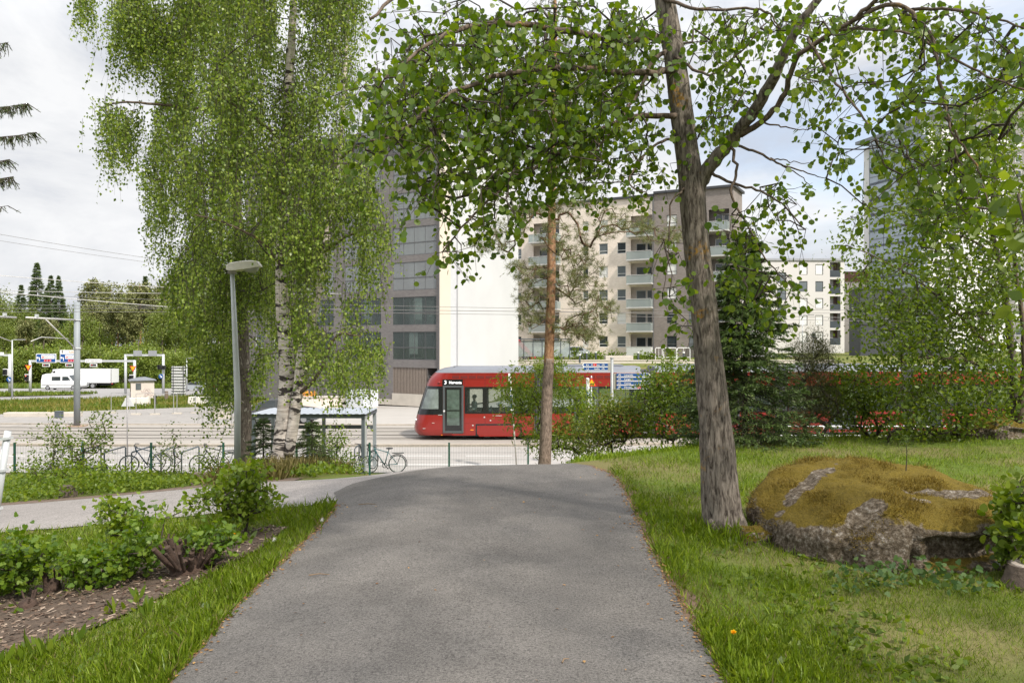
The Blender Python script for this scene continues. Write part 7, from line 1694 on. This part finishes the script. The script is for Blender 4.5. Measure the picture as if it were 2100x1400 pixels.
GRD = leafM('dry_grass_blade', [(.14, .13, .03), (.22, .19, .065), (.34, .29, .13)], .25, .6)
dry = rng.uniform(0, 1, len(x)) < np.where(right, np.clip(.06 + .42 * nz, .02, .55), .05)
def grass(name, kk, m): struct(arrmesh(name, leafverts(pts[kk], hgt[kk], BL5 * np.array([.9, 1, 1]), ln_[kk], .12, 0), 5, m), 'stuff')
grass('grass', ~dry, GRM); grass('dry_grass', dry, GRD)
# broad leaved weeds and clover in the grass
x, y = scatter(5200, 2.2, 8.5, 1.5); k = ~inmain(x, y) & ~insx(x, y) & ((~inmulch(x, y, .25)) | (rng.uniform(0, 1, len(x)) < .25)) & (((x - 3) / 1.0) ** 2 + ((y - 6.5) / .95) ** 2 > 1) & (n2(x, y, 1.4, 9) > -.05) & (y < np.where(x < 1.2, np.interp(x, SX, SN), 9)); x, y = x[k], y[k]
p = np.stack([x, y, hz(x, y) + .01], -1); p = np.repeat(p, 5, 0) + rng.normal(size=(len(p) * 5, 3)) * np.array([.03, .03, .008]); dr_ = rng.normal(size=p.shape); dr_[:, 2] = rng.uniform(.1, .9, len(p))
struct(arrmesh('weeds', leafverts(p, .05, OVATE, dr_, .2, 1.0), 6, GL1), 'stuff')
DOCK = np.array([(-.02, 0, 0), (.02, 0, 0), (.12, .3, .03), (.14, .6, .08), (.07, .88, .16), (0, 1, .2), (-.07, .88, .16), (-.14, .6, .08), (-.12, .3, .03)], float)
dp_ = []
for px, py, d in ((40, 1330, 4.6), (60, 1300, 4.9), (95, 1310, 4.7), (160, 1300, 4.9), (285, 1230, 5.6), (240, 1245, 5.4), (380, 1180, 6.2), (300, 1260, 5.2), (10, 1290, 4.6), (470, 1075, 7.2), (505, 1080, 7.2)):
    b_ = np.array(base(px, py, d)); dp_.append(np.repeat(b_[None], 7, 0) + rng.normal(size=(7, 3)) * np.array([.03, .03, 0]))
dp_ = np.concatenate(dp_); dr_ = rng.normal(size=dp_.shape) * .45; dr_[:, 2] = 1
struct(arrmesh('dock_leaves', leafverts(dp_, .115, DOCK, dr_, .1, .4), 9, GL1), 'stuff')
GER = leafM('cranesbill_leaf', [(.045, .095, .025), (.07, .13, .035), (.11, .17, .05)], .3, .5)
px_ = rng.uniform(1720, 2060, 30); p = np.array([base(a_, 1150, rng.uniform(4.9, 5.35)) for a_ in px_]); p = np.repeat(p, 7, 0) + rng.normal(size=(210, 3)) * np.array([.06, .05, .0]) + np.stack([np.zeros(210), np.zeros(210), rng.uniform(.03, .15, 210)], -1)
struct(arrmesh('cranesbill', leafverts(p, .042, LOB, (0, -.2, .2), .8, 1.2), 10, GER), 'stuff')
# fallen leaves and twigs along the path edges
n_ = 1700; y = rng.uniform(2.0, 10, n_) ** 1.0; s_ = rng.uniform(0, 1, n_) < .5; e_ = np.where(s_, np.interp(y, RY, RX), np.interp(y, LY, LX)); x = e_ + np.where(s_, -1, 1) * np.abs(rng.normal(size=n_)) * .05 * np.where(rng.uniform(0, 1, n_) < .06, 14, 1) + np.where(s_, .03, -.03)
k = s_ | (y < 8.4); x, y = x[k], y[k]; p = np.stack([x, y, hz(x, y) + .022], -1); td = rng.normal(size=p.shape); td[:, 2] *= .1
struct(arrmesh('fallen_leaves', leafverts(p, .026, OVATE, td, .05, 3), 6, leafM('dead_leaf', [(.12, .06, .025), (.24, .13, .05), (.40, .24, .09)], .1, .8)), 'stuff')
for i, (px, py, d, a_, l_, label) in enumerate(((755, 1017, 8.1, .05, .2, 'thin dry twig lying on the path near its left grassy edge'), (655, 1157, 5.6, .1, .15, 'short brown twig lying on the middle left of the path'), (1160, 1355, 3.9, .9, .06, 'tiny dark twig on the path near the bottom of the picture'))):
    b_ = base(px, py, d); o = part('fallen_twig', G().tube([(-l_ / 2, 0, 0), (0, .01, .006), (l_ / 2, 0, .0)], [.004, .0035, .002], 6), M('dry_twig', (.22, .15, .09), .9)); o.location = (b_[0], b_[1], b_[2] + .024); o.rotation_euler = (0, 0, a_); tag(o, label, 'twig')
DG = [(382, 1028, 7.3, 0), (205, 1125, 6.9, 1), (127, 1130, 6.4, 1), (480, 1036, 6.9, 1), (560, 1100, 6.5, 0), (300, 1012, 8.6, 0), (658, 1074, 7.0, 0), (1500, 1362, 3.9, 1), (160, 1058, 7.6, 0)]
for px, py, d, yel in DG:
    h_ = rnd.uniform(.1, .2); b_ = base(px, py + h_ * F / d, d); T = thing('dandelion', 'yellow dandelion flower in the grass' if yel else 'white dandelion seed head above the grass', 'flower', b_, 0, 'yellow dandelions' if yel else 'dandelion seed heads')
    part('stem', G().tube([(0, 0, 0), (.01, 0, h_)], .003, 5), GL3, T)
    q = unit(rng.normal(size=(70, 3))) * .002 + np.array([.01, 0, h_])
    if yel: q = q; dr_ = rng.normal(size=(70, 3)); dr_[:, 2] = np.abs(dr_[:, 2]) * .6; arrmesh('petals', leafverts(q, .015, DIAM, unit(dr_), .05, .5), 4, leafM('dandelion_petal', [(.75, .42, .01), (.85, .5, .01), (.8, .5, .03)], .2), T, w=False)
    else: arrmesh('seeds', leafverts(q, .024, BLADE, unit(rng.normal(size=(70, 3))), .02, 0), 3, leafM('dandelion_seed', [(.5, .5, .47), (.6, .6, .57), (.7, .7, .68)], .3), T, w=False)

# ---------------------------------------------------------------- undergrowth beyond the side path
sheet('soil_strip', np.arange(-15, -3.0, .15), lambda x: yf(x) - .02, lambda x: yf(x) + .55 + .15 * mn.noise(Vector((x * 1.3, 0, 3))), 5, M('brown_soil', (.14, .10, .075), .95, var=.4, scale=9, bump=.6, bs=40), .014)
n_ = 5200; x = rng.uniform(-16, -3.0, n_); y = np.interp(x, SX, SF) + .5 + rng.uniform(0, 1, n_) ** 1.3 * np.where(x < -8.5, 11, 8); k = (y < 26) & (y < np.where(x > -7.5, np.interp(x, SX, SF) + 4.2, 40)); x, y = x[k], y[k]
hh = .10 + .62 * np.clip(.3 + 1.3 * n2(x, y, .55, 4) + .8 * n2(x, y, 1.8, 8), .03, 1.3) * np.clip((-x - 3.5) / 5, .15, 1)
p = np.repeat(np.stack([x, y, hz(x, y)], -1), 9, 0) + rng.normal(size=(len(x) * 9, 3)) * np.array([.12, .12, 0]); p[:, 2] += np.repeat(hh, 9) * rng.uniform(.1, 1, len(p)) ** .6
mid = rng.uniform(0, 1, len(p)) < .6
struct(arrmesh('undergrowth', leafverts(p[mid], .075, OVATE, (0, 0, .3), .9, .7), 6, GL1), 'stuff'); struct(arrmesh('undergrowth', leafverts(p[~mid], .065, OVATE, (0, 0, .3), .9, .7), 6, GL3), 'stuff')
n_ = 9000; x = rng.uniform(-4.7, -3.4, n_); y = rng.uniform(11.5, 16.5, n_); k = (y > np.interp(x, SX, SF) + .15); x, y = x[k], y[k]
struct(arrmesh('tall_dry_grass', leafverts(np.stack([x, y, hz(x, y)], -1), rng.uniform(.12, .32, len(x)), BL5 * np.array([.7, 1, 1]), (0, 0, 1), .22, 0), 5, GRD), 'stuff')
n_ = 26000; x = rng.uniform(1.0, 11, n_); y = rng.uniform(10.6, 19, n_); yc_ = 10.5 + np.clip(x - .6, 0, 4) * .75; k = (y > yc_ + .0) & (y < yc_ + 4.5); x, y = x[k], y[k]
struct(arrmesh('grass', leafverts(np.stack([x, y, hz(x, y)], -1), rng.uniform(.05, .14, len(x)), BL5 * np.array([2.0, 1, 1]), (0, 0, 1), .3, 0), 5, GRM), 'stuff')

# ---------------------------------------------------------------- meadow verge and island on the left
MEAD = leafM('meadow_blade', [(.13, .15, .02), (.22, .21, .045), (.36, .31, .10)], .3, .6)
MEAG = leafM('meadow_green', [(.075, .12, .015), (.12, .17, .025), (.18, .23, .04)], .35, .5)
n_ = 110000; x = rng.uniform(-75, -17, n_); y = rng.uniform(47, 103, n_)
lo = np.interp(x, [-75, -44, -36, -24, -17], [46.5, 47.5, 57.5, 69.5, 72]); hi = np.interp(x, [-75, -58, -45, -30, -22], [75, 75.5, 84, 100, 103]) - .3; k = (y > lo) & (y < hi); x, y = x[k], y[k]
nz = n2(x, y, .16, 3) + .4 * n2(x, y, .7, 1); gr = rng.uniform(-.5, .5, len(x)) < nz; pp = np.stack([x, y, hz(x, y)], -1); hg = rng.uniform(.14, .36, len(x)) * (1 + .5 * np.clip(nz, -1, 1)) + .02
struct(arrmesh('meadow', leafverts(pp[gr], hg[gr], BL5 * np.array([3, 1, 1]), (0, 0, 1), .25, 0), 5, MEAG), 'stuff'); struct(arrmesh('meadow', leafverts(pp[~gr], hg[~gr], BL5 * np.array([2.6, 1, 1]), (0, 0, 1), .25, 0), 5, MEAD), 'stuff')
n_ = 9000; x = rng.uniform(-80, -52, n_); y = rng.uniform(84.5, 98, n_); k = (y > np.interp(x, [-140, -62, -52], [84, 85, 96])); x, y = x[k], y[k]; struct(arrmesh('meadow', leafverts(np.stack([x, y, hz(x, y) + .12], -1), .4, BL5 * np.array([6, 1, 1]), (0, 0, 1), .3, 0), 5, MEAG), 'stuff')
n_ = 9000; x = rng.uniform(-110, -20, n_); y = rng.uniform(125.5, 140, n_); struct(arrmesh('meadow', leafverts(np.stack([x, y, hz(x, y)], -1), .7, BL5 * np.array([8, 1, 1]), (0, 0, 1), .3, 0), 5, MEAG), 'stuff')
TPG = 'low plants on the terrace'
for i, (px, wd, h_) in enumerate(((1205, 14, .8), (1228, 16, .9), (1262, 18, 1.0), (1310, 14, .8), (1335, 16, .8), (1375, 12, 1.1), (1180, 10, 1.3))):
    d = 86.5; x = (px - 1050) / F * d; z = H(x, d); T = thing('terrace_plant', 'small leafy plant in front of the beige and brown wall', 'plant', (x, d, z), 0, TPG)
    p = rng.normal(size=(190, 3)) * np.array([wd * d / F * .5, .3, h_ * .3]) + np.array([0, 0, h_ * .45]); p[:, 2] = np.abs(p[:, 2]); arrmesh('leaves', leafverts(p, .28, OVATE, (0, 0, .4), .8, .5), 6, GL3 if i % 2 else GL1, T, w=False)

# ---------------------------------------------------------------- forest beyond the crossing road
FS = leafM('far_spruce', [(.052, .090, .024), (.08, .122, .033), (.13, .175, .05)], .1, .6)
FP = leafM('far_pine', [(.115, .130, .040), (.155, .170, .055), (.215, .215, .08)], .1, .6)
FD = leafM('far_deciduous', [(.085, .120, .020), (.135, .180, .032), (.21, .25, .055)], .3, .5)
FL = leafM('far_light_green', [(.095, .140, .020), (.155, .215, .033), (.24, .29, .06)], .3, .5)
FT = M('far_trunk', (.11, .085, .07), .9, var=.3); FTO = M('far_pine_trunk', (.30, .155, .08), .9, var=.3)
def far_spruce():
    T = thing('spruce_tree', 'x', 'tree', (0, 0, 0)); b0, b1, V = conifer_geo(22, 4.3, 46, 9, 8, 7, .34, droop=.30, expo=.92, z0=.05, width=.34)
    arrmesh('crown', V, 3, FS, T, w=False); part('trunk', G().tube([(0, 0, -1), (0, 0, 21)], [.28, .03], 7), FT, T); return T
def far_round(mat, h, R_, n, zc, rz, name, tm, flat=1.0, size=.55):
    n = n * 2; size = size * .68
    T = thing(name, 'x', 'tree', (0, 0, 0)); cl = unit(rng.normal(size=(60, 3))) * rng.uniform(.25, .95, (60, 1)) ** .5 * np.array([R_, R_, rz]) + np.array([0, 0, zc])
    k = rng.integers(0, 60, n); p = cl[k] + rng.normal(size=(n, 3)) * np.array([R_ * .19, R_ * .19, rz * .10 * flat]); p[:, 2] = np.maximum(p[:, 2], .2)
    arrmesh('crown', leafverts(p, size, OVATE * np.array([1.3, 1, 1]), (0, 0, .1), .9, .8), 6, mat, T, w=False); part('trunk', G().tube([(0, 0, -1), (.2, 0, h * .5), (0, 0, h * .92)], [.24, .17, .04], 7), tm, T)
    return T
protos = [('spruce', far_spruce()), ('spruce', far_spruce()), ('pine', far_round(FP, 21, 2.6, 2100, 15.5, 5.0, 'pine_tree', FTO, .8, .6)), ('pine', far_round(FP, 21, 2.8, 2100, 14.5, 6.2, 'pine_tree', FTO, .8, .6)), ('birch', far_round(FD, 19, 3.2, 2300, 11, 8, 'birch_tree', FT)), ('birch', far_round(FL, 17, 3.4, 2300, 9, 7.5, 'birch_tree', FT)), ('willow', far_round(FL, 8, 3.6, 2000, 3.8, 3.6, 'willow_bush', FT, 1, .5)), ('willow', far_round(FD, 8, 3.8, 2000, 3.6, 3.5, 'willow_bush', FT, 1, .5))]
LBL = {'spruce': ('dark pointed spruce in the forest beyond the crossing road', 'spruces of the far forest'), 'pine': ('olive brown pine with an orange trunk in the far forest', 'pines of the far forest'), 'birch': ('rounded green birch in the far forest beyond the crossing', 'birches of the far forest'), 'willow': ('low bright green willow along the front of the far forest', 'willows before the far forest')}
used = set(); r2 = random.Random(4)
def far(i, px, d, s):
    kind, T0 = protos[i]; x = (px - 1050) / F * d; loc = (x, d, H(x, d) - .2); rz_ = r2.uniform(0, 6.28)
    if i not in used: used.add(i); o = T0; o.location = loc; o.rotation_euler = (0, 0, rz_); o.scale = (s,) * 3
    else: o = dup(T0, loc, rz_, None, (s * r2.uniform(.88, 1.12), s * r2.uniform(.88, 1.12), s))
    o['label'], o['group'] = LBL[kind]
for px in range(-180, 760, 24):   # back row: spruces at the left, pines further right
    sp_ = px < 180 and r2.random() < .8
    far(r2.choice([0, 1]) if sp_ else r2.choice([2, 3, 2, 3, 0, 4]), px + r2.uniform(-9, 9), r2.uniform(178, 195), r2.uniform(1.02, 1.30) if px < 120 or px > 200 else r2.uniform(.85, 1.0))
for px in range(-180, 760, 27): far(r2.choice([2, 3, 2, 4, 5, 3] if px > 150 else [4, 5, 4, 5, 1]), px + r2.uniform(-10, 10), r2.uniform(162, 174), r2.uniform(.88, 1.08))
for px in range(-180, 760, 30): far(r2.choice([4, 5, 2, 5] if px < 330 else [4, 5]), px + r2.uniform(-12, 12), r2.uniform(150, 160), r2.uniform(.66, .88))
for px in range(-180, 760, 27): far(r2.choice([6, 7]), px + r2.uniform(-8, 8), r2.uniform(140, 147), r2.uniform(.85, 1.25))
for i, (k_, T0) in enumerate(protos):
    if i not in used: far(i, 300, 170, .9)
